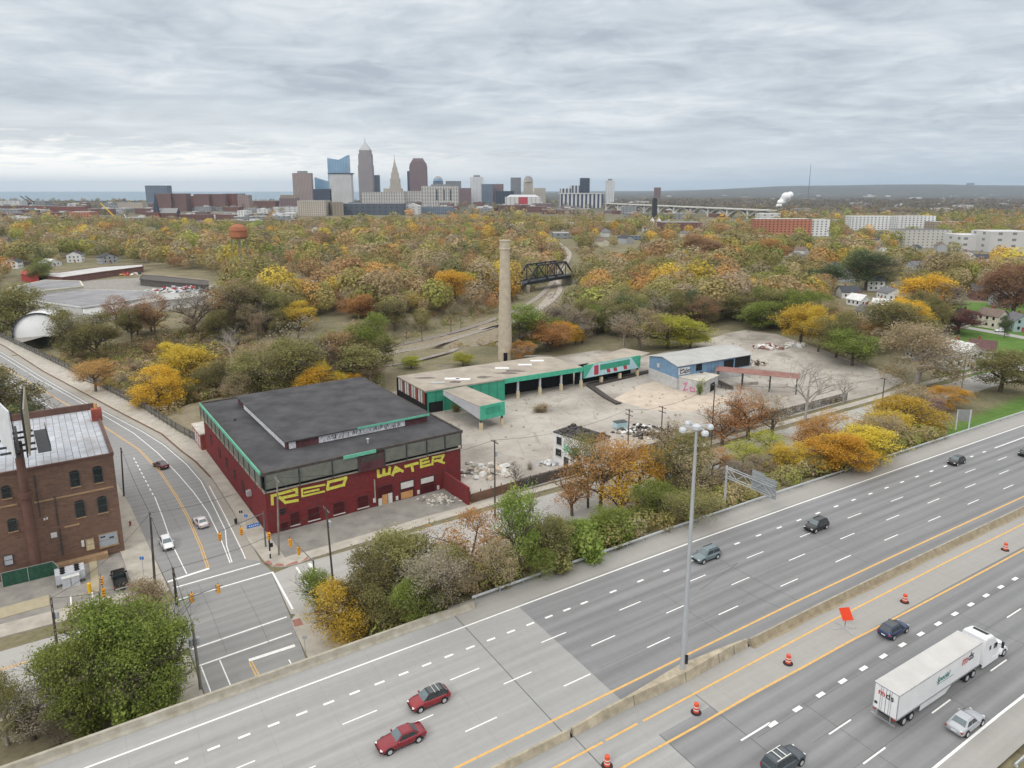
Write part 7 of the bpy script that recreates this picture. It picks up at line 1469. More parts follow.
upole('c', 177, 605, 568, 'short dark pole with bunched insulators rising above the green clump', arms=2, tx=173, r=.22)
upole('d', 334, 592, 508, 'wooden utility pole with one pale transformer at the corner behind the small green tree', tf=1, tx=326)
upole('e', 279, 556, 478, 'grey utility pole against the corner of the red warehouse', m='pole_grey', tx=277, tf=0)
upole('f', 201, 690, 622, 'leaning grey pole with white box heads beside the green clump', m='pole_grey', arms=0, tf=2, tx=192, r=.2)
upole('g', 57, 646, 598, 'utility pole with many white insulators and wires in front of the yard', arms=2, tf=1, tx=51, r=.2)
upole('h', 495, 518, 440, 'tall wooden utility pole with a transformer before the scrap heap', tf=1)
upole('i', 628, 446, 409, 'wooden utility pole left of the burnt debris heap', arms=2)
upole('j', 661, 440, 406, 'wooden utility pole at the right end of the burnt debris heap', arms=2)
upole('k', 667, 447, 422, 'stub pole beside the burnt debris heap', arms=0)
upole('l', 711, 448, 384, 'dark wooden utility pole between the thin orange trees', arms=1)
upole('m', 882, 403, 378, 'dark utility pole at the kerb left of the big tan tree', arms=1)
upole('n', 961, 394, 352, 'grey utility pole by the road in front of the white house', m='pole_grey', arms=1, tf=1)
for i, (x, y, t) in enumerate(((293.5, 368, 346), (306, 370, 351), (370, 349, 337), (406.5, 340, 328), (422, 341, 326), (451, 333, 317), (461, 328, 318), (516, 300, 283))):
    upole(f'r{i}', x, y, t, f'{["first", "second", "third", "fourth", "fifth", "sixth", "seventh", "last"][i]} dark catenary pole from the left along the railway', arms=0, r=.16)['group'] = 'catenary poles along the railway'
def wire(a, b_, sag, label, r=.028):
    a, b_ = Vector(a), Vector(b_); mb = MB(); n = 14; pv = None
    for k in range(n + 1):
        f = k / n; p = a.lerp(b_, f) - Vector((0, 0, sag * 4 * f * (1 - f)))
        if pv is not None: mb.tube(pv, p, r, n=4, cap=False)
        pv = p
    tag(mb.build('overhead_wire', 'trim_black'), label, 'wire', 'overhead wires between the utility poles')
for i, (k1, k2, sg) in enumerate((('a', 'b', .8), ('a', 'c', .5), ('a', 'e', .8), ('c', 'g', 1), ('c', 'f', .6), ('e', 'h', 1.6), ('d', 'e', .7), ('h', 'i', 1.5), ('i', 'j', .5), ('j', 'l', .8), ('l', 'm', 1.6), ('m', 'n', 1.0), ('c', 'd', 1.0), ('a', 'g', 1.3))):
    nm = dict(a='left pavement pole', b='brown building pole', c='short dark pole', d='pole with one transformer', e='red warehouse corner pole', f='leaning grey pole', g='yard pole', h='scrap heap pole', i='pole left of burnt debris', j='pole right of burnt debris', l='orange tree pole', m='kerb pole left of tan tree', n='white house pole')
    wire(TOPS[k1], TOPS[k2], sg, f'wire from the {nm[k1]} to the {nm[k2]}'[:200])
mat('signal_yellow', (.72, .33, .03), .5, .08, 2); mat('signal_dark', (.03, .025, .02), .5, .1, 2); mat('lens_dark', (.10, .03, .02), .3, .1, 2); mat('arm_steel', (.16, .16, .17), .5, .15, 2, metal=.4); mat('sign_blue', (.03, .16, .50), .5, .08, 1)
def signal(x, y, z, face, label, dark=False, group='traffic signals around the crossing'):
    o = thing('traffic_signal', label, 'traffic light', (x, y, z), face, group); P = lambda mb, n_, m_, par=o: (lambda q: (setattr(q, 'parent', par), q)[1])(mb.build(n_, m_, None))
    mb = MB(); mb.box((0, 0, -.6), (.34, .42, 1.25)); b = P(mb, 'housing', 'signal_yellow')
    if dark: mb = MB(); mb.box((.19, 0, -.5), (.03, .30, 1.05)); P(mb, 'face_plate', 'signal_dark', b)
    for k in range(3):
        mb = MB(); mb.tube((.17, 0, -.38 + k * .38), (.23, 0, -.38 + k * .38), .12, n=10); P(mb, 'lens', 'lens_dark', b); mb = MB(); mb.bar((.17, 0, -.24 + k * .38), (.42, 0, -.26 + k * .38), .28, .03); P(mb, 'visor', 'signal_yellow' if not dark else 'signal_dark', b)
    mb = MB(); mb.tube((0, 0, .65), (0, 0, 1.0), .04, n=6); P(mb, 'hanger', 'trim_black'); return o
def mast_arm(p0, p1, zt, label, sigs, curve=1.0):
    o = thing('signal_mast', label, 'traffic light pole', (*p0, SZ)); mb = MB(); mb.tube((*p0, SZ), (*p0, zt + .3), .16, .12, 10); mb.build('post', 'arm_steel', o); mb = MB(); mb.tube((*p0, zt), (*p1, zt + curve * .4), .09, .05, 8); mb.build('arm', 'arm_steel', o); return o
cam2 = lambda x, y: math.atan2(-y, -x)
zt = SZ + 6.2
e1 = G(223, 585, zt + .4); s1 = G(166, 606, zt); mast_arm(s1, e1, zt, 'dark signal mast reaching over the near side of the crossing from the green clump', [])
for px, py, lab in ((192, 598, 'dark-faced signal on the near mast arm, the one closer to the green clump'), (218.5, 589, 'dark-faced signal at the tip of the near mast arm')): x, y = G(px, py, zt - .8); signal(x, y, zt - .8, -VD_ + 0 + VD_ * 0 + AU - math.pi / 2, lab, True)
e2 = G(170, 545, zt + .6); s2 = G(277.5, 519, zt); mast_arm(uv(-1.6, -4.2), G(219, 534, zt), zt, 'signal mast arm reaching over the far side of the crossing from the red warehouse corner', [])
for px, py, lab in ((219.7, 537, 'yellow signal at the tip of the far mast arm over the white lines'), (241.3, 531.5, 'yellow signal on the far mast arm beside the blue street sign')): x, y = G(px, py, zt - .8); signal(x, y, zt - .8, AU - math.pi / 2, lab)
x, y = G(253.5, 525.5, zt - .2); bs = thing('street_name_sign', 'blue street name sign hanging from the far mast arm', 'street sign', (x, y, zt)); mb = MB(); mb.bar((x - DU[0] * 1.0, y - DU[1] * 1.0, zt - .2), (x + DU[0] * 1.0, y + DU[1] * 1.0, zt - .2), .05, .6); bp_ = mb.build('board', 'sign_blue', bs); mb = MB()
for k in range(5): mb.bar((x - DU[0] * (.7 - k * .32) - DV[0] * .03, y - DU[1] * (.7 - k * .32) - DV[1] * .03, zt - .2), (x - DU[0] * (.52 - k * .32) - DV[0] * .03, y - DU[1] * (.52 - k * .32) - DV[1] * .03, zt - .2), .02, .2)
mb.build('lettering', 'reflective_white', bs); mb = MB(); mb.tube((x, y, zt + .1), (x, y, zt + .3), .03); mb.build('bracket', 'trim_black', bs)
ex, ey = G(270.5, 559, SZ); pd = thing('pedestrian_signal', 'black and white striped pedestrian signal post at the corner of the red warehouse', 'pedestrian signal', (ex, ey, SZ)); mb = MB(); mb.tube((ex, ey, SZ), (ex, ey, SZ + 3.4), .13, n=10); mb.build('post', 'trim_black', pd); mb = MB(); mb.tube((ex, ey, SZ + 1.0), (ex, ey, SZ + 1.5), .16, n=10); mb.build('white_band', 'reflective_white', pd); mb = MB(); mb.box((ex + .3, ey - .2, SZ + 2.3), (.6, .4, .6), AU); mb.build('signal_box', 'trim_black', pd)
signal(ex, ey, SZ + 4.1, AU - math.pi / 2 + .5, 'yellow signal on top of the striped post at the red warehouse corner')
s3 = G(316, 602, SZ); t3 = SZ + hgt(*s3, SZ, 562); mast_arm(s3, G(291, 540, t3), t3, 'signal mast behind the small green tree reaching across the side street', [])
for px, py, lab in ((290, 543, 'yellow signal at the tip of the side street mast arm'), (298.5, 551, 'yellow signal nearer the post of the side street mast arm')): x, y = G(px, py, t3 - .8); signal(x, y, t3 - .8, AU, lab)
s4 = G(105, 636, SZ); t4 = SZ + 6.4; mast_arm(s4, G(101, 578, t4), t4, 'signal mast hidden by the green clump reaching over the yard side', [])
for px, py, lab in ((101.5, 581, 'orange signal with white edge over the yard, upper of the pair'), (103.5, 592.5, 'orange signal with white edge over the yard, lower of the pair')): x, y = G(px, py, t4 - .8); signal(x, y, t4 - .8, AU - math.pi / 2, lab)
x, y = G(130.5, 526, SZ); hy_ = thing('fire_hydrant', 'small dark red fire hydrant on the left pavement beside the brown building', 'hydrant', (x, y, SZ + .14)); mb = MB(); mb.lathe((x, y, SZ + .14), [(.2, 0), (.2, .06), (.13, .1), (.13, .6), (.17, .64), (.15, .75), (.05, .85)], 12); mb.build('barrel', 'red_band', hy_); mb = MB(); mb.tube((x - .24, y, SZ + .62), (x + .24, y, SZ + .62), .07, n=8); mb.build('outlet', 'red_band', hy_)
for px, py, ty, lab, m_ in ((145.5, 590, 556, 'blue-topped thin parking sign post on the left pavement', 'sign_blue'), (242, 527, 510, 'thin sign post with small dark plate on the pavement beside the red warehouse', 'trim_black'), (247, 530, 514, 'thin sign post with blue plate on the pavement beside the red warehouse', 'sign_blue'), (305.5, 654, 635, 'thin post on the corner pavement beside the bridge parapet', 'galv')):
    x, y = G(px, py, SZ); h = hgt(x, y, SZ, ty); o = thing('sign_post', lab, 'sign post', (x, y, SZ + .14)); mb = MB(); mb.tube((x, y, SZ + .1), (x, y, SZ + h), .05, n=6); mb.build('post', 'galv', o); mb = MB(); mb.bar((x - .3, y, SZ + h - .35), (x + .3, y, SZ + h - .35), .04, .5); mb.build('plate', m_, o)
x, y = G(153, 562, SZ); 
o = thing('litter_bin', 'small dark wire litter bin on the pavement beside the red warehouse', 'litter bin', (*G(236, 522, SZ), SZ + .14)); x, y = G(236, 524, SZ); mb = MB(); mb.lathe((x, y, SZ + .14), [(.22, 0), (.28, .8), (.3, .82)], 10); mb.build('basket', 'trim_black', o); mb = MB(); mb.lathe((x, y, SZ + .96), [(.32, 0), (.1, .12)], 10); mb.build('lid', 'trim_black', o)
p_ = TG(458, 600 - 1); 
# viaduct parapet and screen fence along the avenue
VP = [uv(*p) for p in [(.9, 52), (-2.8, 69), (-6.8, 92), (-12.6, 117), (-22.3, 160), (-35.8, 214), (-57, 300)]]
o = thing('viaduct_parapet', 'low concrete parapet with a dark screen fence along the viaduct street', 'parapet', (*VP[0], SZ)); mb = MB()
for a, b_ in zip(VP[:-1], VP[1:]): mb.bar((*a, SZ + .3), (*b_, SZ + .3), .4, 1.2)
mb.build('wall', 'sand_pad', o); mb = MB(); md = MB()
for a, b_ in zip(VP[:-1], VP[1:]):
    L_ = math.hypot(b_[0] - a[0], b_[1] - a[1]); nrm = ((b_[1] - a[1]) / L_ * .5, -(b_[0] - a[0]) / L_ * .5); mb.bar((a[0] - nrm[0] * 1, a[1] - nrm[1] * 1, SZ + 1.4), (b_[0] - nrm[0], b_[1] - nrm[1], SZ + 1.4), .05, 2.0)
    for k in range(int(L_ / 3)): f = k * 3 / L_; md.tube((a[0] + (b_[0] - a[0]) * f - nrm[0] * 1.15, a[1] + (b_[1] - a[1]) * f - nrm[1] * 1.15, SZ), (a[0] + (b_[0] - a[0]) * f - nrm[0] * 1.15, a[1] + (b_[1] - a[1]) * f - nrm[1] * 1.15, SZ + 2.5), .05, n=5)
mb.build('screen', 'chain', o); q = md.build('post', 'steel_dark', o); q['kind'] = 'stuff'
mat('rust_kerb', (.16, .085, .05), .9, .3, .8); mb = MB(); line(mb, [(-2.7, 32.9), (-3.5, 44.1), (-4.9, 53.1), (-6.7, 68.7), (-12.6, 92), (-18.6, 116.8), (-29.1, 160), (-40.2, 214.6), (-60, 290)], .35, SZ + .147); mb.build('rusty_kerb', 'rust_kerb', kind='structure')
mb = MB(); cl_ = [(-5.5, -6.5), (-5.1, 6), (-4.7, 18), (-4.2, 31.8), (-4.9, 44), (-7.0, 60), (-9.8, 73.6), (-15.4, 95.3), (-19.4, 110.1), (-28.4, 148), (-37.2, 187.7), (-52, 250)]; cr_ = [(-3.6, -8.4), (-3.55, 0), (-2.9, 13.2), (-2.65, 32.9), (-3.45, 44.1), (-4.85, 53.1), (-6.65, 68.7), (-12.5, 92), (-18.5, 116.8), (-29, 160), (-40.1, 214.6), (-52, 255)]
mb.flat([uv(*p) for p in cl_] + [uv(*p) for p in cr_[::-1]], SZ + .003); mb.build('bus_lane', 'street_concrete', kind='structure')
# ------------------------------------------------------------------ railway, bridges
mat('ballast', (.40, .36, .32), .95, .2, .6); mat('rail_steel', (.25, .22, .20), .5, .2, 1, metal=.5); mat('black_steel', (.03, .032, .037), .6, .2, .5); mat('pale_concrete', (.55, .54, .51), .9, .12, .05)
def ribbon(name, pts, wd, z0, mt, kind='structure', dz=.25):
    P_ = [Vector(TG(*p)) for p in pts]; Q = []
    for i in range(len(P_) - 1):
        for k in range(8): f = k / 8; a = P_[max(i - 1, 0)]; b_ = P_[i]; c = P_[i + 1]; d = P_[min(i + 2, len(P_) - 1)]; Q.append(.5 * ((2 * b_) + (c - a) * f + (2 * a - 5 * b_ + 4 * c - d) * f * f + (3 * b_ - a - 3 * c + d) * f ** 3))
    Q.append(P_[-1]); mb = MB(); vs = []
    for i, q in enumerate(Q):
        d = (Q[min(i + 1, len(Q) - 1)] - Q[max(i - 1, 0)]); d.z = 0; d.normalize(); n = Vector((-d.y, d.x, 0)); q = Vector((q.x, q.y, max(float(terr(q.x, q.y)), q.z) + dz)); vs += [tuple(q + n * wd / 2), tuple(q - n * wd / 2)]
    mb.add(vs, [(2 * i + 1, 2 * i + 3, 2 * i + 2, 2 * i) for i in range(len(Q) - 1)]); return mb.build(name, mt, kind=kind), Q
for nm, pts, wd in (('railway_bed', [(200, 381), (280, 372), (345, 362), (400, 352), (450, 341), (500, 325), (538, 308), (553, 292)], 3.2), ('railway_bed', [(215, 372), (280, 364), (335, 358), (390, 347), (440, 336), (490, 321), (530, 303), (548, 288), (556, 276)], 3.6), ('railway_bed', [(340, 371), (400, 364), (450, 352), (500, 340), (560, 326), (620, 314), (650, 308)], 2.6), ('rail_path', [(480, 330), (520, 320), (548, 304), (560, 290), (556, 280)], 3.2), ('railway_bed', [(556, 274), (566, 262), (568, 252), (556, 244), (548, 238)], 6), ('service_track', [(280, 378), (330, 372), (352, 369), (300, 378)], 1.2)):
    if nm == 'service_track': continue
    o, Q = ribbon(nm, pts, wd, 0, 'ballast')
    if nm == 'railway_bed':
        mb = MB()
        for off in (-1.5, -.4, .4, 1.5) if wd >= 3.5 else (-.7, .7):
            for a, b_ in zip(Q[:-1], Q[1:]):
                d = b_ - a; d.z = 0; d.normalize(); n = Vector((-d.y, d.x, 0)); za, zb_ = float(terr(a.x, a.y)), float(terr(b_.x, b_.y)); mb.bar((a.x + n.x * off, a.y + n.y * off, max(za, a.z) + .33), (b_.x + n.x * off, b_.y + n.y * off, max(zb_, b_.z) + .33), .13, .12)
        mb.build('rails', 'rail_steel', kind='structure')
# black truss bridge
a = np.array(G(526, 286, -8)); b_ = np.array(G(572, 278, -8)); L_ = np.linalg.norm(b_ - a); d = (b_ - a) / L_; n = np.array([-d[1], d[0]]); ht = 11
tb = thing('truss_bridge', 'black steel through truss railway bridge right of the chimney stack', 'bridge', (*a, -8))
q = lambda f, s_, z: (a[0] + d[0] * L_ * f + n[0] * s_, a[1] + d[1] * L_ * f + n[1] * s_, -6.5 + z)
mb = MB(); mb.bar(q(-.3, 3, 0), q(1.6, 3, 0), 9, 1.5); mb.build('deck', 'black_steel', tb)
for s_ in (-1.5, 7.5):
    mb = MB(); mb.bar(q(0, s_, 1), q(.2, s_, ht), .9, .9); mb.bar(q(1, s_, 1), q(.8, s_, ht), .9, .9); mb.bar(q(.2, s_, ht), q(.8, s_, ht), .9, .9); mb.bar(q(0, s_, 1), q(1, s_, 1), .8, .8)
    for f in (.2, .4, .6, .8): mb.bar(q(f, s_, 1), q(f, s_, ht), .5, .5)
    for f0, f1 in ((.2, .4), (.6, .4), (.4, .6), (.8, .6)): mb.bar(q(f0, s_, ht), q(f1, s_, 1), .45, .45)
    mb.build('side_truss', 'black_steel', tb)
mb = MB()
for f in (.2, .4, .6, .8): mb.bar(q(f, -1.5, ht), q(f, 7.5, ht), .5, .5)
mb.build('cross_bracing', 'black_steel', tb)
for f in (0, 1): mb = MB(); mb.box(q(f, 3, -7), (3, 10, 6.3), math.atan2(d[1], d[0])); mb.build('pier', 'parapet', tb)
ap = thing('approach_bridge', 'low dark girder bridge leading on from the truss bridge through the trees', 'bridge', q(1.6, 3, 0)); mb = MB(); c1 = G(690, 250, -5); mb.bar(q(1.62, 3, 0), (*c1, -4.5), 6, 1.6); mb.build('deck', 'pale_concrete', ap); mb = MB(); mb.bar(q(1.62, 3, -1.2), (*c1, -5.9), 5, 1.0); mb.build('girder', 'black_steel', ap)
for i in range(5): f = (i + .5) / 5; w0 = Vector(q(1.62, 3, 0)).lerp(Vector((*c1, -5)), f); mb = MB(); mb.box((w0.x, w0.y, w0.z - 9), (2, 4, 7)); mb.build('pier', 'black_steel', ap)

# ------------------------------------------------------------------ facades
def facade(name, wall, win, bw=4., fh=3.6, fw=.5, fhh=.5, rough=.7, spec=.3, roof=(.25, .25, .25), var=.1, metal=0):
    m = bpy.data.materials.new(name); m.use_nodes = True; nt = m.node_tree; b = nt.nodes['Principled BSDF']; b.inputs['Roughness'].default_value = rough; b.inputs['Specular IOR Level'].default_value = spec; b.inputs['Metallic'].default_value = metal
    t = nt.nodes.new('ShaderNodeTexCoord'); s = nt.nodes.new('ShaderNodeSeparateXYZ'); nt.links.new(t.outputs['Object'], s.inputs[0]); g = nt.nodes.new('ShaderNodeNewGeometry'); gs_ = nt.nodes.new('ShaderNodeSeparateXYZ'); nt.links.new(g.outputs['Normal'], gs_.inputs[0])
    fx = mth(nt, 'LESS_THAN', mth(nt, 'FRACT', mth(nt, 'DIVIDE', mth(nt, 'ADD', s.outputs[0], s.outputs[1]), bw)), fw); fz = mth(nt, 'LESS_THAN', mth(nt, 'FRACT', mth(nt, 'DIVIDE', s.outputs[2], fh)), fhh)
    n = nt.nodes.new('ShaderNodeTexNoise'); n.inputs['Scale'].default_value = .03; n.inputs['Detail'].default_value = 4; nt.links.new(t.outputs['Object'], n.inputs[0])
    c = mixc(nt, mth(nt, 'MULTIPLY', fx, fz), ramp(nt, n.outputs[0], [(.3, tuple(k * (1 - var) for k in wall)), (.7, tuple(min(1, k * (1 + var)) for k in wall))]), win)
    c = mixc(nt, mth(nt, 'GREATER_THAN', gs_.outputs[2], .5), c, roof); nt.links.new(c, b.inputs['Base Color']); M[name] = m; return m
GL = (.05, .07, .09)
facade('f_pinkstone', (.36, .27, .25), (.12, .09, .09), 6, 4, .5, .6); facade('f_blueglass', (.20, .34, .48), (.14, .27, .42), 12, 4, .8, .8, .2, .8, var=.3); facade('f_navy', (.05, .06, .09), (.02, .03, .05), 8, 4, .6, .6)
facade('f_white', (.56, .555, .55), (.26, .26, .27), 5, 4, .45, .5); facade('f_key', (.32, .28, .28), (.13, .12, .135), 3.5, 4, .55, .6); facade('f_beige', (.47, .42, .36), (.12, .11, .10), 5, 4, .45, .5); facade('f_redstone', (.21, .14, .145), (.10, .075, .085), 5, 4, .6, .5)
facade('f_limestone', (.47, .45, .43), (.11, .11, .115), 9, 12, .3, .7); facade('f_slate', (.085, .10, .125), (.03, .035, .045), 14, 9, .35, .25); facade('f_brownbrick', (.18, .10, .09), (.09, .055, .055), 4.5, 3, .5, .45); facade('f_redbrick', (.21, .075, .055), (.05, .04, .04), 6, 3.6, .4, .45)
facade('f_grey', (.22, .23, .25), (.08, .09, .10), 5, 4, .5, .5); facade('f_bluegrey', (.16, .20, .26), (.07, .09, .12), 5, 4, .6, .6); facade('f_whitestripe', (.55, .55, .55), (.04, .05, .09), 14, 400, .5, 1.1); facade('f_apt_red', (.42, .17, .105), (.06, .045, .045), 5.5, 3.4, .42, .45, roof=(.5, .5, .5)); facade('f_apt_white', (.66, .67, .68), (.10, .11, .13), 6, 3.4, .4, .45, roof=(.45, .45, .45))
facade('f_lowwhite', (.55, .55, .55), (.2, .2, .2), 14, 6, .3, .4, roof=(.55, .56, .58)); facade('f_lowbrick', (.17, .085, .07), (.07, .05, .05), 7, 4, .4, .4, roof=(.22, .21, .21)); facade('f_lowtan', (.32, .27, .21), (.12, .10, .09), 7, 4, .4, .4, roof=(.30, .30, .30)); facade('f_lowgrey', (.24, .25, .26), (.1, .1, .1), 9, 5, .4, .4, roof=(.34, .34, .35)); facade('f_rowhouse', (.5, .49, .46), (.15, .15, .15), 5, 3, .3, .4, roof=(.09, .09, .10))
ZC = -8.0
def at_px(px, D): y = D; return ((px - 512) / FP_ * (y * math.cos(PI_) + (HC - ZC) * math.sin(PI_)), y)
def bldg(name, label, px0, px1, ty, D, mt, depth=30, rz=0, cat='building', roof=None, steps=None, group=None, by=None):
    xa, y = at_px(px0, D); xb, _ = at_px(px1, D); wd = xb - xa; xc = (xa + xb) / 2; h = hgt(xc, y, ZC, ty); o = thing(name, label, cat, (xc, y + depth / 2, ZC), rz, group)
    if rz: wd = max(wd - abs(math.sin(rz)) * depth, wd * .5) / math.cos(rz)
    P = lambda mb, n_, m_: (lambda q: (setattr(q, 'parent', o), q)[1])(mb.build(n_, m_, None))
    z0 = -16 
    if steps is None: mb = MB(); mb.box((0, 0, z0), (wd, depth, h - z0)); P(mb, 'tower' if h > 60 else 'block', mt)
    else:
        zp = z0
        for i, (f, k) in enumerate(steps): z1 = h * f; mb = MB(); mb.box((0, 0, zp), (wd * k, depth * k, z1 - zp)); P(mb, 'tier', mt); zp = z1
    if roof == 'box': mb = MB(); mb.box((0, 0, h + .01), (wd * .5, depth * .5, h * .05 + 2)); P(mb, 'plant_room', 'f_lowgrey')
    return o, wd, h, P
bldg('office_tower', 'pinkish brown twin slab tower at the left of downtown', 294, 312.6, 173, 3100, 'f_pinkstone', roof='box')
mb = MB()
o, wd, h, P = bldg('glass_tower', 'small slanted blue glass tower left of the pale stone tower', 316, 330.5, 182, 3200, 'f_blueglass'); mb.add([(-wd / 2, -15, h), (wd / 2, -15, h), (wd / 2, 15, h), (-wd / 2, 15, h), (-wd / 2, -15, h + 20), (-wd / 2, 15, h + 20)], [(0, 1, 4), (3, 5, 2), (0, 4, 5, 3), (1, 2, 5, 4)]); P(mb, 'slanted_crown', 'f_blueglass')
bldg('dark_block', 'dark navy block in front of the slanted glass tower', 314, 332, 189, 2900, 'f_navy')
o, wd, h, P = bldg('stone_tower', 'pale broad stone tower with a dark overhanging top in front of the blue glass tower', 330.5, 352.5, 174, 2900, 'f_white', 34); mb = MB(); mb.box((0, 0, h), (wd * 1.1, 38, 4)); P(mb, 'roof_slab', 'f_navy')
o, wd, h, P = bldg('blue_glass_tower', 'blue glass tower with a swooping notched top', 329.5, 350, 160, 3300, 'f_blueglass', 40); mb = MB(); mb.add([(-wd / 2, -20, h), (wd * .05, -20, h), (wd / 2, -20, h), (-wd / 2, -20, h + 9), (wd * .05, -20, h + 1), (wd / 2, -20, h + 22), (-wd / 2, 20, h), (wd * .05, 20, h), (wd / 2, 20, h), (-wd / 2, 20, h + 9), (wd * .05, 20, h + 1), (wd / 2, 20, h + 22)], [(0, 1, 4, 3), (1, 2, 5, 4), (7, 6, 9, 10), (8, 7, 10, 11), (3, 4, 10, 9), (4, 5, 11, 10), (0, 3, 9, 6), (2, 8, 11, 5)]); P(mb, 'crown', 'f_blueglass')
o, wd, h, P = bldg('skyscraper', 'tallest grey skyscraper with a pyramid top and thin spire', 359.5, 373.5, 150, 3300, 'f_key', 45, steps=((.72, 1), (.93, .92), (1, .8))); mb = MB(); mb.box((0, 0, h + .01), (wd * .8, 36, 36), 0, .05); P(mb, 'pyramid_roof', 'f_white'); mb = MB(); mb.tube((0, 0, h + 30), (0, 0, h + 56), 2, .4, 6); P(mb, 'spire', 'f_grey')
bldg('side_tower', 'grey-blue shoulder tower right beside the tallest skyscraper', 373, 379.8, 175, 3350, 'f_bluegrey')
o, wd, h, P = bldg('terminal_tower', 'slender tan stone tower with a tiered tapering crown and needle', 390.3, 400.5, 178, 3000, 'f_beige', 30, steps=((.72, 1), (.97, .92), (1, .8)))
for i, (k, z0, z1, tp) in enumerate(((.72, 0, 22, .9), (.52, 22, 42, .85), (.34, 42, 58, .6), (.18, 58, 82, .1))): mb = MB(); mb.box((0, 0, h + z0 + .01), (wd * k, 30 * k, z1 - z0), 0, tp); P(mb, 'crown_tier', 'f_beige')
mb = MB(); mb.tube((0, 0, h + 80), (0, 0, h + 100), .9, .3, 5); P(mb, 'needle', 'f_grey')
o, wd, h, P = bldg('red_granite_tower', 'dark reddish granite tower with a notched sloping top', 410.3, 427, 161, 3150, 'f_redstone', 45, steps=((.9, 1), (.96, .92), (1, .78))); mb = MB(); mb.box((0, 0, h + .01), (wd * .7, 30, 12), 0, .8); P(mb, 'roof', 'f_redstone')
bldg('blue_slab', 'thin dark blue slab behind the red granite tower', 408, 412, 171, 3300, 'f_navy')
bldg('limestone_block', 'long low limestone complex at the foot of the tan stone tower', 362, 405, 192, 2600, 'f_limestone', 60); bldg('limestone_hall', 'stepped limestone hall below the tan stone tower', 384, 402, 188.5, 2750, 'f_beige', 40)
bldg('grey_hall', 'pale grey hall between the tan stone tower and the courthouse', 403, 422, 191, 2700, 'f_limestone', 50)
o, wd, h, P = bldg('courthouse', 'broad pale courthouse block with tall dark vertical windows', 422, 458, 186, 2500, 'f_limestone', 60, roof='box')
mb = MB()
for f in (-.08, .12, .3): mb.box((wd * f, -30.2, h * .35), (5, .4, h * .5))
P(mb, 'tall_windows', 'f_navy')
o, wd, h, P = bldg('domed_tower', 'dark blue glass domed building behind the courthouse', 433.5, 443, 181, 2900, 'f_bluegrey', 30); mb = MB(); mb.lathe((0, 0, h), [(wd * .5, 0), (wd * .45, 9), (wd * .3, 16), (wd * .1, 20)], 16); P(mb, 'dome', 'f_blueglass')
bldg('grey_office', 'rounded grey office behind the right end of the courthouse', 446, 461, 181, 2950, 'f_grey'); bldg('plum_office', 'plum brown office right of the courthouse', 458, 471, 188, 2800, 'f_redstone')
bldg('white_tower', 'plain white office tower right of the courthouse', 470.5, 483.3, 177, 3050, 'f_apt_white', roof='box'); bldg('blue_office', 'blue-grey office right of the plain white tower', 481.5, 493, 184, 2900, 'f_bluegrey'); bldg('brown_office', 'brown office right of the blue-grey office', 493, 503.5, 184, 2950, 'f_redstone')
bldg('dark_office', 'dark low office below the brown office', 496, 514, 191, 2700, 'f_navy')
bldg('grey_tower', 'flat grey tower left of the round-topped tower', 510.6, 521, 177.5, 3100, 'f_grey'); o, wd, h, P = bldg('round_topped_tower', 'beige tower with a rounded top', 523.6, 533, 182, 3050, 'f_beige', 28); mb = MB(); mb.lathe((0, 0, h), [(wd * .5, 0), (wd * .46, 12), (wd * .3, 22), (wd * .08, 26)], 14); P(mb, 'dome', 'f_beige')
bldg('beige_block', 'low beige block right of the round-topped tower', 534, 545.5, 188, 2950, 'f_beige'); bldg('striped_flats', 'white and navy striped flats left of the dark glass tower', 560, 571, 188.5, 2900, 'f_whitestripe'); bldg('striped_flats', 'taller white and navy striped flats left of the dark glass tower', 570, 579.5, 185.5, 2950, 'f_whitestripe')
bldg('dark_glass_tower', 'dark glass tower with a white side right of the striped flats', 580, 589, 178, 3000, 'f_navy'); bldg('slab_tower', 'white slab edge showing behind the dark glass tower', 586.5, 589.8, 178.5, 3060, 'f_apt_white')
bldg('white_slab_tower', 'white slab tower standing alone on the right of downtown', 606, 614, 180.5, 3000, 'f_apt_white', roof='box'); bldg('brown_tower_block', 'small brown tower block on the horizon far right of downtown', 654.5, 660.5, 187.5, 4300, 'f_brownbrick')
# stadium and arena
o, wd, h, P = bldg('stadium', 'white arcaded stadium below the striped flats', 560, 603, 194, 2500, 'f_whitestripe', 80); mb = MB(); mb.box((0, 0, h + .01), (wd * 1.02, 84, 3)); P(mb, 'rim', 'f_apt_white')
o, wd, h, P = bldg('arena', 'low white domed arena with a red panel below the grey tower', 505, 541, 197, 2400, 'f_lowwhite', 80); mb = MB(); mb.box((0, 0, h + .01), (wd * .9, 70, 7), 0, .8); P(mb, 'roof', 'f_lowwhite'); mb = MB(); mb.box((0, -40.5, h * .4), (30, .5, h * .6)); P(mb, 'red_panel', 'sign_red')
bldg('slate_arena', 'long dark slate hall in front of the tallest skyscraper', 342, 403, 203.5, 1750, 'f_slate', 60); bldg('beige_hall', 'beige panelled hall left of the long slate hall', 298, 326, 200.5, 1700, 'f_beige', 50); bldg('beige_wing', 'plain beige wing between the panelled hall and the slate hall', 325, 343, 202, 1720, 'f_lowtan', 40, rz=.5)
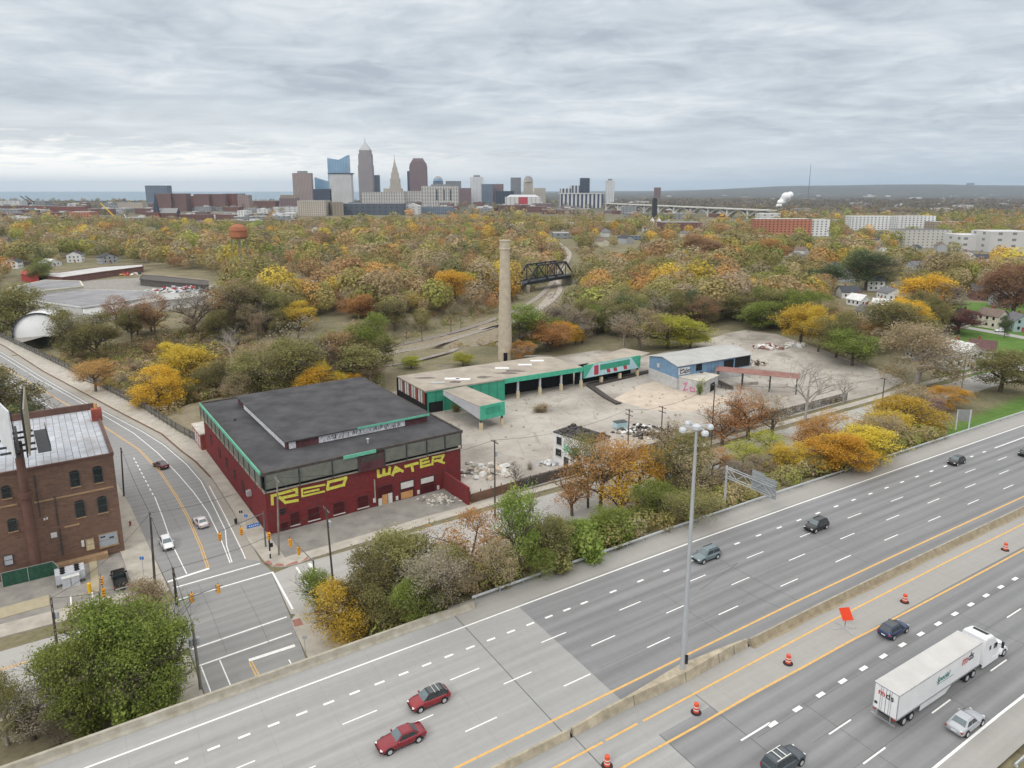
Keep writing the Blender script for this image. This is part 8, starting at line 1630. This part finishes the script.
o, wd, h, P = bldg('temple_hall', 'white gabled hall right of the long slate hall', 404, 420, 206, 1800, 'f_lowwhite', 30); mb = MB(); mb.add([(-wd / 2, -15, h), (wd / 2, -15, h), (0, -15, h + 7), (-wd / 2, 15, h), (wd / 2, 15, h), (0, 15, h + 7)], [(0, 1, 2), (5, 4, 3), (0, 2, 5, 3), (1, 4, 5, 2)]); P(mb, 'gable_roof', 'f_apt_white')
bldg('glass_pavilion', 'low grey glass pavilion below the courthouse', 421, 453, 207, 1850, 'f_bluegrey', 40)
for i, (a0, a1, t_, D_, m_, lab) in enumerate(((147, 169, 185.5, 2600, 'f_bluegrey', 'blue-grey glass block standing against the lake'), (156, 172, 193.5, 2100, 'f_brownbrick', 'brown slab block of flats behind the church spire'), (173, 187, 193.5, 2110, 'f_brownbrick', 'brown slab block of flats, second from the church spire'), (187, 195, 196, 2180, 'f_redbrick', 'dark reddish block between the second and third brown slabs'), (195, 210, 194, 2120, 'f_brownbrick', 'brown slab block of flats, third from the church spire'), (211, 226, 194, 2130, 'f_brownbrick', 'brown slab block of flats, fourth from the church spire'), (226, 234, 194, 2150, 'f_redbrick', 'narrow red-brown end block of the row of flats'), (234, 249, 195, 2300, 'f_pinkstone', 'mauve slab block right of the row of brown flats'), (224, 243, 193.5, 2700, 'f_grey', 'grey rooftop block rising behind the brown flats'), (280, 297, 198, 2200, 'f_redstone', 'dark plum block left of the pinkish twin slab tower'), (254, 276, 201, 2200, 'f_lowbrick', 'low plum office row right of the mauve slab'), (281, 296, 195, 2400, 'f_lowtan', 'pale office behind the dark plum block'), (238, 246.5, 210.5, 1500, 'f_apt_white', 'white cube building with dark window grid'), (118, 143, 202.5, 2300, 'f_beige', 'beige long block by the lake left of the glass block'), (0, 21, 201, 2400, 'f_lowwhite', 'white and navy shed by the lake at the left edge'), (25, 55, 206, 1900, 'f_redbrick', 'long red brick mill row in front of the harbour'), (52, 84, 206.5, 1880, 'f_redbrick', 'right half of the long red brick mill row'), (68, 90, 212, 1500, 'f_apt_red', 'orange-red brick block among the trees left of the cranes'), (36, 46, 201, 2100, 'f_lowgrey', 'grey silo block behind the red mill row'), (10, 30, 222, 1150, 'f_lowbrick', 'brown brick block with pale roof at the far left'), (32, 54, 224, 1050, 'f_lowwhite', 'pale flat roofed building at the far left among trees'), (83, 108, 222, 1250, 'f_lowbrick', 'long low brick building left of the church'))):
    bldg('apartment_block' if 'flats' in lab else 'city_building', lab, a0, a1, t_, D_, m_, 35, rz=.0)
# church, tanks, cranes, water tower
x, y = at_px(157.5, 1500); hs = hgt(x, y, ZC, 212); ch_ = thing('church', 'brick church with a dark pointed spire in front of the brown flats', 'church', (x, y, ZC)); mb = MB(); mb.box((x, y, ZC - 5), (11, 11, hs + 5)); tw = mb.build('tower', 'f_redbrick', ch_); mb = MB(); mb.box((x, y, ZC + hs + .01), (10, 10, hgt(x, y, ZC, 193) - hs), 0, .03); mb.build('spire', 'f_navy', tw); mb = MB(); mb.prism([(x + 6, y), (x + 40, y), (x + 40, y + 18), (x + 6, y + 18)], ZC - 5, ZC + 14); mb.build('nave', 'f_lowbrick', ch_)
mb = MB(); mb.add([(x + 5, y - 1, ZC + 14), (x + 41, y - 1, ZC + 14), (x + 41, y + 19, ZC + 14), (x + 5, y + 19, ZC + 14), (x + 5, y + 9, ZC + 24), (x + 41, y + 9, ZC + 24)], [(0, 1, 5, 4), (2, 3, 4, 5), (1, 2, 5), (3, 0, 4)]); mb.build('roof', 'f_navy', ch_)
mat('tank_rust', (.40, .16, .08), .8, .3, .15, col2=(.22, .08, .05)); x, y, z = TG(243, 290); ht_ = hgt(x, y, z, 224); wt_ = thing('water_tower', 'rust-orange steel water tank on thin legs among the trees', 'water tower', (x, y, z)); rr_ = 17 / 2 / FP_ * y
mb = MB(); mb.lathe((x, y, z + ht_ * .80), [(rr_ * .4, -rr_ * .2), (rr_ * .8, -rr_ * .1), (rr_, .4), (rr_, ht_ * .10), (rr_ * 1.06, ht_ * .105), (rr_ * .9, ht_ * .16), (rr_ * .3, ht_ * .2)], 20); mb.build('tank', 'tank_rust', wt_)
for k in range(6): a_ = k * math.pi / 3; mb = MB(); mb.tube((x + math.cos(a_) * rr_ * 1.15, y + math.sin(a_) * rr_ * 1.15, z), (x + math.cos(a_) * rr_ * .9, y + math.sin(a_) * rr_ * .9, z + ht_ * .80), .2, n=6); mb.build('leg', 'rail_steel', wt_)
mb = MB(); mb.tube((x, y, z), (x, y, z + ht_ * .78), .3, n=8); mb.build('riser_pipe', 'rail_steel', wt_)
for i, (x0, y0, x1, y1, D_, c_, lab) in enumerate(((31, 203, 22, 196, 2500, 'black_steel', 'left one of two dark harbour cranes'), (36, 203, 27, 196, 2500, 'black_steel', 'right one of two dark harbour cranes'), (122, 224, 103, 203, 1300, 'safety_yellow', 'yellow crane jib leaning left among the trees'), (130, 224, 125, 214, 1300, 'f_apt_white', 'white crane jib beside the yellow one'))):
    xa, ya = at_px(x0, D_); xb, yb = at_px(x1, D_); za = ZC + hgt(xa, ya, ZC, y0); zb_ = ZC + hgt(xb, yb, ZC, y1); o = thing('crane', lab, 'crane', (xa, ya, ZC)); mb = MB(); mb.box((xa, ya, ZC - 8), (8, 8, max(za - ZC, 3) + 8)); mb.build('base', c_ if i < 2 else 'f_grey', o); mb = MB(); mb.bar((xa, ya, za), (xb, yb, zb_), 2.4 if i < 2 else 1.4, 2.4 if i < 2 else 1.4); mb.build('jib', c_, o)
# arched concrete viaduct
va_ = thing('arched_viaduct', 'long pale concrete viaduct on open arches right of downtown', 'bridge', (*at_px(609, 1900), ZC))
pA = Vector((*at_px(608, 2050), 0)); pB = Vector((*at_px(772, 1450), 0)); zA = ZC + hgt(pA.x, pA.y, ZC, 203.5); zB_ = ZC + hgt(pB.x, pB.y, ZC, 210.5)
mb = MB(); mb.bar((pA.x, pA.y, zA), (pB.x, pB.y, zB_), 22, 2.4); mb.build('deck', 'pale_concrete', va_)
na = 10
for i in range(na):
    f0, f1 = i / na, (i + 1) / na; P0 = pA.lerp(pB, f0); P1 = pA.lerp(pB, f1); z0 = zA + (zB_ - zA) * f0 - 1.2; z1 = zA + (zB_ - zA) * f1 - 1.2; mb = MB(); mb.box((P0.x, P0.y, ZC - 14), (5, 16, z0 - ZC + 14), math.atan2(pB.y - pA.y, pB.x - pA.x)); mb.build('pier', 'pale_concrete', va_)
    mb = MB(); n_ = 10; pr = None
    for k in range(n_ + 1): f = k / n_; p = P0.lerp(P1, f); zz_ = z0 - 1.5 - 15 * (2 * f - 1) ** 2; q_ = (p.x, p.y, zz_); (mb.bar(pr, q_, 12, 2.2) if pr else None); pr = q_
    mb.build('arch', 'pale_concrete', va_)
x, y = at_px(654, 1500); o = thing('dark_lift_tower', 'dark blackened lift bridge tower in front of the arched viaduct', 'tower', (x, y, ZC)); h_ = hgt(x, y, ZC, 199.5); mb = MB(); mb.box((x, y, ZC - 14), (10, 10, h_ + 14), 0, .9); mb.build('shaft', 'black_steel', o); mb = MB(); mb.box((x, y, ZC + h_), (7, 7, 3)); mb.build('cap', 'black_steel', o)
x, y = at_px(655, 1400); o = thing('low_bridge', 'flat low bridge deck below the arched viaduct', 'bridge', (x, y, ZC)); mb = MB(); mb.bar((*at_px(630, 1450), ZC + 3), (*at_px(672, 1400), ZC + 3), 9, 2); mb.build('deck', 'f_lowwhite', o)
for k, (px, lab) in enumerate(((652, 'left one of two white steam stacks below the dark lift tower'), (658.5, 'right one of two white steam stacks below the dark lift tower'))):
    x, y = at_px(px, 1150); o = thing('white_silo', lab, 'silo', (x, y, ZC), 0, 'white silos'); mb = MB(); mb.lathe((x, y, ZC - 4), [(3.6, 0), (3.6, 17), (2.0, 20)], 14); mb.build('drum', 'f_apt_white', o); mb = MB(); mb.tube((x, y, ZC + 16), (x, y, ZC + 19), .6); mb.build('vent', 'f_apt_white', o)
bldg('green_sided_shed', 'teal-sided shed roof beside the railway far right of the stack', 553, 570, 233, 900, 'f_lowgrey', 24); bldg('steel_truss_shed', 'grey-blue truss bridge span among trees left of the viaduct', 618, 645, 236, 880, 'f_bluegrey', 8)
bldg('long_shed', 'white roofed long brick shed below the arched viaduct', 662, 702, 222.5, 1080, 'f_lowbrick', 40)
# right side flats
bldg('red_apartment_block', 'long orange-red brick apartment block on the right', 755.5, 811, 219, 1000, 'f_apt_red', 24); bldg('white_apartment_wing', 'white wing with dark balconies joined to the red apartment block', 811.2, 829, 219.5, 1003, 'f_apt_white', 24)
bldg('white_long_block', 'left part of the long white apartment block beyond the wood', 850.5, 891, 216, 1150, 'f_apt_white', 22); bldg('white_long_block', 'right part of the long white apartment block beyond the wood', 898, 934.5, 216, 1130, 'f_apt_white', 22)
for i, (a0, a1, t_, D_, m_, lab) in enumerate(((902, 950, 230, 760, 'f_rowhouse', 'grey roofed low hall in front of the long white block'), (960, 990, 235, 720, 'f_lowwhite', 'white flat roofed works at the right'), (988, 1030, 231.5, 700, 'f_lowwhite', 'larger white works at the right edge'), (760, 780, 213.5, 1400, 'f_lowwhite', 'pale works left behind the red apartment block'), (935, 975, 222, 1100, 'f_lowtan', 'tan row right of the long white block'), (832, 850, 220, 1250, 'f_lowgrey', 'grey hall between the red and the white apartment blocks'))): bldg('city_building', ' '.join(lab.split()[:16]), a0, a1, t_, D_, m_, 30)
x, y = at_px(808, 5200); hz_ = hgt(x, y, 0, 165); o = thing('radio_mast', 'thin lattice radio mast on the right horizon', 'mast', (x, y, -5)); mb = MB(); mb.tube((x, y, -5), (x, y, hz_), 3.0, 1.6, 5); mb.build('shaft', 'f_grey', o); mb = MB(); mb.tube((x, y, hz_), (x, y, hz_ + 12), .8, .3, 4); mb.build('antenna', 'f_grey', o)
for px, D_, h_, w_ in ((876.5, 11500, 26, 70), (969, 11500, 34, 90)):
    x, y = at_px(px, D_); z = float(terr(x, y)); tag((lambda m_: (m_.box((x, y, z - 10), (w_, 60, h_ + 10)), m_.build('ridge_building', 'f_grey'))[1])(MB()), 'lone block on the ridge, ' + ('left one above the white apartment block' if px < 900 else 'right one nearer the edge of the view'), 'building')
# steam plume
x, y = at_px(776, 2300); z0 = ZC + hgt(x, y, ZC, 207); rr = random.Random(5); bm = bmesh.new()
for k in range(26):
    f = k / 25; s_ = 3 + 11 * f; c = (x + 2 + f * 34 + rr.uniform(-5, 5), y + rr.uniform(-6, 6), z0 + f * 38 + rr.uniform(-4, 4)); bmesh.ops.create_icosphere(bm, subdivisions=2, radius=s_ * rr.uniform(.7, 1.1), matrix=Matrix.Translation(c))
me = bpy.data.meshes.new('steam_plume'); bm.to_mesh(me); bm.free(); mat('steam', (.85, .86, .88), 1, .03, .05, spec=0); me.materials.append(M['steam']); me.polygons.foreach_set('use_smooth', [True] * len(me.polygons)); o = bpy.data.objects.new('steam_plume', me); COL.objects.link(o); o['kind'] = 'stuff'; o['label'] = 'small white plume of steam right of the viaduct'; o['category'] = 'steam'
# low-rise fabric between
rr = random.Random(17)
def lowrise(n, px0, px1, d0, d1, mats_, hmax, where):
    for k in range(n):
        for _ in range(30):
            px = rr.uniform(px0, px1); D = rr.uniform(d0, d1); x, y = at_px(px, D)
            if all(abs(x - a) > b_ and abs(y - c) > 25 or abs(x - a) > b_ for a, b_, c in USED): break
        wd = rr.uniform(22, 75); dp = rr.uniform(18, 45); h = rr.uniform(6, hmax); USED.append((x, wd * .6, y)); m_ = rr.choice(mats_); z = float(terr(x, y))
        w_ = {'f_lowwhite': 'white', 'f_lowbrick': 'brick', 'f_lowtan': 'tan', 'f_lowgrey': 'grey', 'f_bluegrey': 'bluish', 'f_redstone': 'plum', 'f_rowhouse': 'dark-roofed'}[m_]
        o = thing('city_building', f'low {w_} building {where}', 'building', (x, y, z), rr.choice((0, .35, -.3)), f'low {w_} buildings {where}'); mb = MB(); mb.box((0, 0, -4), (wd, dp, h + 4)); q = mb.build('block', m_, None); q.parent = o
        mb = MB(); mb.box((wd * rr.uniform(-.2, .2), 0, h + .01), (wd * .25, dp * .4, rr.uniform(2, 4))); q = mb.build('roof_box', rr.choice(('f_lowgrey', 'f_lowwhite')), None); q.parent = o; LOWR.append((px, o))
USED = []; LOWR = []
LM = ['f_lowwhite', 'f_lowbrick', 'f_lowtan', 'f_lowgrey', 'f_lowbrick']
lowrise(92, 5, 290, 1250, 2900, LM, 15, 'between the wood and the lake'); USED = []
lowrise(84, 300, 640, 1860, 2900, LM + ['f_redstone', 'f_bluegrey'], 20, 'at the foot of downtown'); USED = []
lowrise(60, 610, 1030, 1500, 4500, LM, 13, 'on the flats right of downtown'); USED = []
lowrise(26, 640, 1010, 4600, 8500, ['f_lowwhite', 'f_lowgrey', 'f_lowtan'], 12, 'far away below the ridge'); USED = []
lowrise(16, 410, 600, 1000, 1400, ['f_lowwhite', 'f_lowbrick', 'f_lowgrey'], 8, 'in the trees below downtown')
ordinals(LOWR)
# ------------------------------------------------------------------ houses
for n_, c_ in (('shingle_grey', (.15, .15, .165)), ('shingle_dark', (.055, .06, .07)), ('shingle_maroon', (.12, .065, .065)), ('shingle_brown', (.17, .13, .11)), ('siding_white', (.66, .67, .67)), ('siding_cream', (.58, .55, .45)), ('siding_teal', (.32, .42, .43)), ('siding_grey', (.36, .37, .39))): mat(n_, c_, .85, .12, .6)
def house(px, py, wpx, L_, h, wall, roof, label, rz=0, rise=2.6, porch=False, wins=True):
    x, y, z = TG(px, py); wd = wpx / FP_ * y; o = thing('house', label, 'house', (x, y, z)); P = lambda mb, n_, m_, par=o: (lambda q: (setattr(q, 'parent', par), q)[1])(mb.build(n_, m_, None))
    a, b_ = wd / 2, L_ / 2; mb = MB(); vs = [(-a, -b_, -.5), (a, -b_, -.5), (a, b_, -.5), (-a, b_, -.5), (-a, -b_, h), (a, -b_, h), (a, b_, h), (-a, b_, h), (0, -b_, h + rise), (0, b_, h + rise)]
    mb.add(vs, [(0, 1, 5, 8, 4), (1, 2, 6, 5), (2, 3, 7, 9, 6), (3, 0, 4, 7)]); wl_ = P(mb, 'wall', wall)
    e = .45; mb = MB(); sl = rise / a
    for s_ in (-1, 1): X_ = s_ * (a + e); Z_ = h - e * sl; mb.add([(X_, -b_ - e, Z_), (X_, b_ + e, Z_), (0, b_ + e, h + rise), (0, -b_ - e, h + rise), (X_, -b_ - e, Z_ + .2), (X_, b_ + e, Z_ + .2), (0, b_ + e, h + rise + .2), (0, -b_ - e, h + rise + .2)], [(0, 1, 2, 3), (4, 5, 6, 7), (0, 1, 5, 4), (0, 3, 7, 4), (1, 2, 6, 5)])
    rf_ = P(mb, 'roof', roof); mb = MB(); mb.box((a * .3, b_ * .3, h + rise * .5), (.7, .7, rise * .5 + 1.1)); P(mb, 'chimney', 'red_band', rf_)
    if wins:
        fl = 2 if h > 4 else 1
        for k in range(fl):
            for f in ((-.45, .45) if wd < 9 else (-.55, 0, .55)): mb = MB(); mb.box((a * f, -b_ - .02, 1.1 + k * 2.8), (.95, .06, 1.3)); P(mb, 'window', 'glass_dark', wl_)
            for f in (-.6, 0, .6): mb = MB(); mb.box((-a - .02, b_ * f, 1.1 + k * 2.8), (.06, .95, 1.3)); P(mb, 'window', 'glass_dark', wl_); mb = MB(); mb.box((a + .02, b_ * f, 1.1 + k * 2.8), (.06, .95, 1.3)); P(mb, 'window', 'glass_dark', wl_)
        mb = MB(); mb.box((a * .1, -b_ - .03, 0), (.95, .06, 2.1)); P(mb, 'door', 'red_band', wl_)
    if porch: mb = MB(); mb.box((0, -b_ - 1.3, 2.4), (wd * .8, 2.5, .18)); P(mb, 'porch_roof', roof)
    o.rotation_euler = (0, 0, rz); return o
for a in HS: house(*a)
HL = []
for px_, x_, y_ in RH:
    pxy = proj(x_, y_, float(terr(x_, y_))); wn, wt_2 = hr.choice((('white', 'siding_white'), ('white', 'siding_white'), ('cream', 'siding_cream'), ('grey', 'siding_grey'))); rn_, rm_ = hr.choice((('dark', 'shingle_dark'), ('grey', 'shingle_grey'), ('brown', 'shingle_brown')))
    rg = 'left of the scrap yard wood' if px_ < 140 else 'among trees below the water tower' if px_ < 400 else 'among trees by the railway cutting' if px_ < 765 else 'among trees beyond the lot'
    o = house(pxy[0], pxy[1], hr.uniform(8, 12) * FP_ / y_, hr.uniform(8, 13), hr.uniform(4.5, 6.5), wt_2, rm_, f'{wn} house with {rn_} roof {rg}', hr.uniform(0, 3), wins=y_ < 600); o['group'] = f'{wn} houses with {rn_} roofs {rg}'; HL.append((px_, o))
ordinals(HL)
o, Q = ribbon('residential_street', [(950, 325), (985, 331), (1024, 338), (1060, 345)], 6, 0, 'old_street', dz=.12)
mat('van_white', (.7, .7, .72), .4, .03, 1)
x, y, z = TG(1000, 332); car('hatch', 'white', 0, 0, .2 + math.pi * 1.0, 'white car parked on the residential street in front of the cream house', xy=(x, y), z=z + .15, L=5)

# ------------------------------------------------------------------ industrial yard on the left
mat('dirty_white', (.58, .58, .57), .8, .14, .25, col2=(.42, .42, .41)); mat('grey_roofing', (.20, .20, .215), .9, .18, .1, col2=(.30, .30, .31)); mat('tent_white', (.74, .75, .76), .6, .05, .3); mat('brick_strip', (.17, .095, .085), .9, .2, .4); mat('shed_dark', (.10, .09, .085), .9, .2, .4); mat('red_metal', (.36, .05, .05), .7, .12, .5)
def slabroof(name, label, poly, zr, wall, roof, zb_=-9, rim=True, lip=None):
    P_ = [G(*p, zr) for p in poly]; o = thing(name, ' '.join(label.split()[:16]), 'building', (*P_[0], -6.6)); mb = MB(); mb.prism(P_, zb_, zr - .3); mb.build('wall', wall, o); mb = MB(); mb.flat(P_, zr - .05); mb.build('roof', roof, o)
    if rim:
        mb = MB()
        for a, b_ in zip(P_, P_[1:] + P_[:1]): mb.bar((*a, zr - .1), (*b_, zr - .1), .9, .55)
        mb.build('parapet', lip or wall, o)
    return o
yardp = [G(*p) for p in [(14, 345), (70, 330), (110, 318), (160, 312), (260, 298), (262, 290), (200, 283), (140, 278), (60, 282), (10, 300)]]
mb = MB(); mb.flat(yardp, -6.3); mb.build('scrap_yard_ground', 'yard', kind='structure')
slabroof('white_works', 'large white walled works with a grey flat roof in the scrap yard', [(14, 297.5), (46, 302.5), (82, 307.5), (125, 301), (157, 296), (158, 291.5), (104, 290), (62, 290), (38, 293)], -2.4, 'dirty_white', 'grey_roofing')
slabroof('white_works_wing', 'pale raised wing on the right of the white works', [(84, 313), (100, 316), (124, 309), (124, 303), (84, 309.5)], -3.4, 'dirty_white', 'metal_roof')
slabroof('grey_roofed_works', 'low grey roofed works behind the large white works', [(9, 288), (27, 293), (48, 290), (83, 286), (80, 281), (45, 280)], -.6, 'siding_cream', 'grey_roofing')
slabroof('garage_row', 'pale garage row at the right of the white works', [(126, 307), (156, 301), (198, 296.5), (197, 292), (160, 294)], -3, 'dirty_white', 'metal_roof')
for i in range(6):
    x, y, z = TG(27 + i * 8, 311 + i * 1.2)
slabroof('brick_strip_building', 'long brick strip building with a white roof edge behind the works', [(39, 275), (62, 277.5), (104, 271.5), (143, 266.5), (143, 264.5), (100, 267), (60, 272.5), (39, 273.3)], -2, 'brick_strip', 'dirty_white')
slabroof('red_shed', 'small red metal shed at the left end of the brick strip', [(21, 274), (38, 276), (39, 272), (24, 270)], -1.5, 'red_metal', 'red_metal')
slabroof('open_sheds', 'long dark open-fronted shed row at the back of the scrap yard', [(140, 279), (160, 281), (208, 285), (208, 281), (160, 276), (142, 275)], -2.2, 'shed_dark', 'shed_dark')
for i, (x_, y_) in enumerate(((24, 304.5), (34, 306.5), (44, 308.5), (54, 310.5), (64, 311.8))):
    X_, Y_ = G(x_, y_, -4.2); mb = MB(); mb.box((X_, Y_ - 1.2, -5.4), (3.2, .5, 2.2), .1); wo = bpy.data.objects["white_works"]; mb.build("opening", "glass_dark", wo)
# domed tent
x, y = G(42, 333, -6.5); wd = 42 / FP_ * y; tn = thing('domed_tent', 'white domed fabric tent with a dark rim beyond the viaduct', 'tent', (x, y, -6.6), .45); hgt_ = hgt(x, y, -6.6, 310.5); P = lambda mb, n_, m_: (lambda q: (setattr(q, 'parent', tn), q)[1])(mb.build(n_, m_, None, smooth=True))
mb = MB(); n_ = 16; rings = [];
for yy_, k in ((-9, 1), (9, 1)): rings.append([(wd / 2 * math.cos(math.pi * j / n_), yy_, hgt_ * math.sin(math.pi * j / n_) ** .8) for j in range(n_ + 1)])
vs = rings[0] + rings[1]; mb.add(vs, [(j + 1, j, j + n_ + 1, j + n_ + 2) for j in range(n_)] + [tuple(range(n_ + 1)), tuple(range(n_ + 1, 2 * n_ + 2))[::-1]]); P(mb, 'canopy', 'tent_white')
mb = MB(); 
for j in range(n_): a, b_ = rings[0][j], rings[0][j + 1]; mb.bar((a[0] * 1.02, a[1] - .2, a[2] * 1.02), (b_[0] * 1.02, b_[1] - .2, b_[2] * 1.02), .5, .5)
P(mb, 'rim', 'steel_dark')
x, y = G(118, 315, -6.5); pile('scrap_pile', 'glittering white and blue scrap pile in front of the works', 'scrap', x, y, -6.3, 14, 3.5, 360, ['dirty_white', 'garage_blue', 'white_wall', 'steel_dark'], (.5, 2.4), seed=21)
x, y = G(190, 291, -6.5); pile('car_scrap_pile', 'row of scrapped white vehicles and junk before the open sheds', 'scrap', x, y, -6.3, 26, 2.5, 380, ['dirty_white', 'white_wall', 'steel_dark', 'red_metal', 'garage_blue'], (.8, 3.2), seed=22)
x, y = G(122, 275, -6.5); pile('yard_machines', 'cluster of orange and grey machines behind the works', 'scrap', x, y, -6.3, 14, 2.5, 90, ['board_orange', 'steel_dark', 'white_wall', 'red_metal'], (1, 3.5), seed=23)
slabroof('container_row', 'dark blue container row beside the white trailer', [(283, 286), (303, 289), (304, 285), (284, 283)], -3.6, 'f_navy', 'f_navy', rim=False)
x, y = G(318, 287, -6.5); o = thing('parked_trailer', 'long white trailer parked beside the round dark evergreen', 'trailer', (x, y, -6.6)); mb = MB(); mb.box((x, y, -5.6), (14, 3, 3.0)); mb.build('body', 'tent_white', o); mb = MB(); mb.box((x - 4, y, -6.6), (2.2, 2.4, 1)); mb.box((x + 4.5, y, -6.6), (2.2, 2.4, 1)); mb.build('wheels', 'tyre', o)
slabroof('white_hut', 'white flat hut at the right end of the scrap yard', [(252, 284), (270, 287), (276, 283), (258, 281)], -3.4, 'dirty_white', 'dirty_white', rim=False)

# ------------------------------------------------------------------ far countryside tree cover and air
mb = MB(); hz_box = [(-26500, -410), (26500, -410), (26500, 33500), (-26500, 33500)]
m = bpy.data.materials.new('haze'); m.use_nodes = True; nt = m.node_tree; nt.nodes.clear(); ov = nt.nodes.new('ShaderNodeOutputMaterial'); pv = nt.nodes.new('ShaderNodeVolumePrincipled'); pv.inputs['Color'].default_value = (.66, .82, 1, 1); pv.inputs['Density'].default_value = .000045; pv.inputs['Anisotropy'].default_value = 0; nt.links.new(pv.outputs[0], ov.inputs['Volume']); M['haze'] = m
mb.prism(hz_box, -60, 420); o = mb.build('haze', 'haze'); o['kind'] = 'stuff'
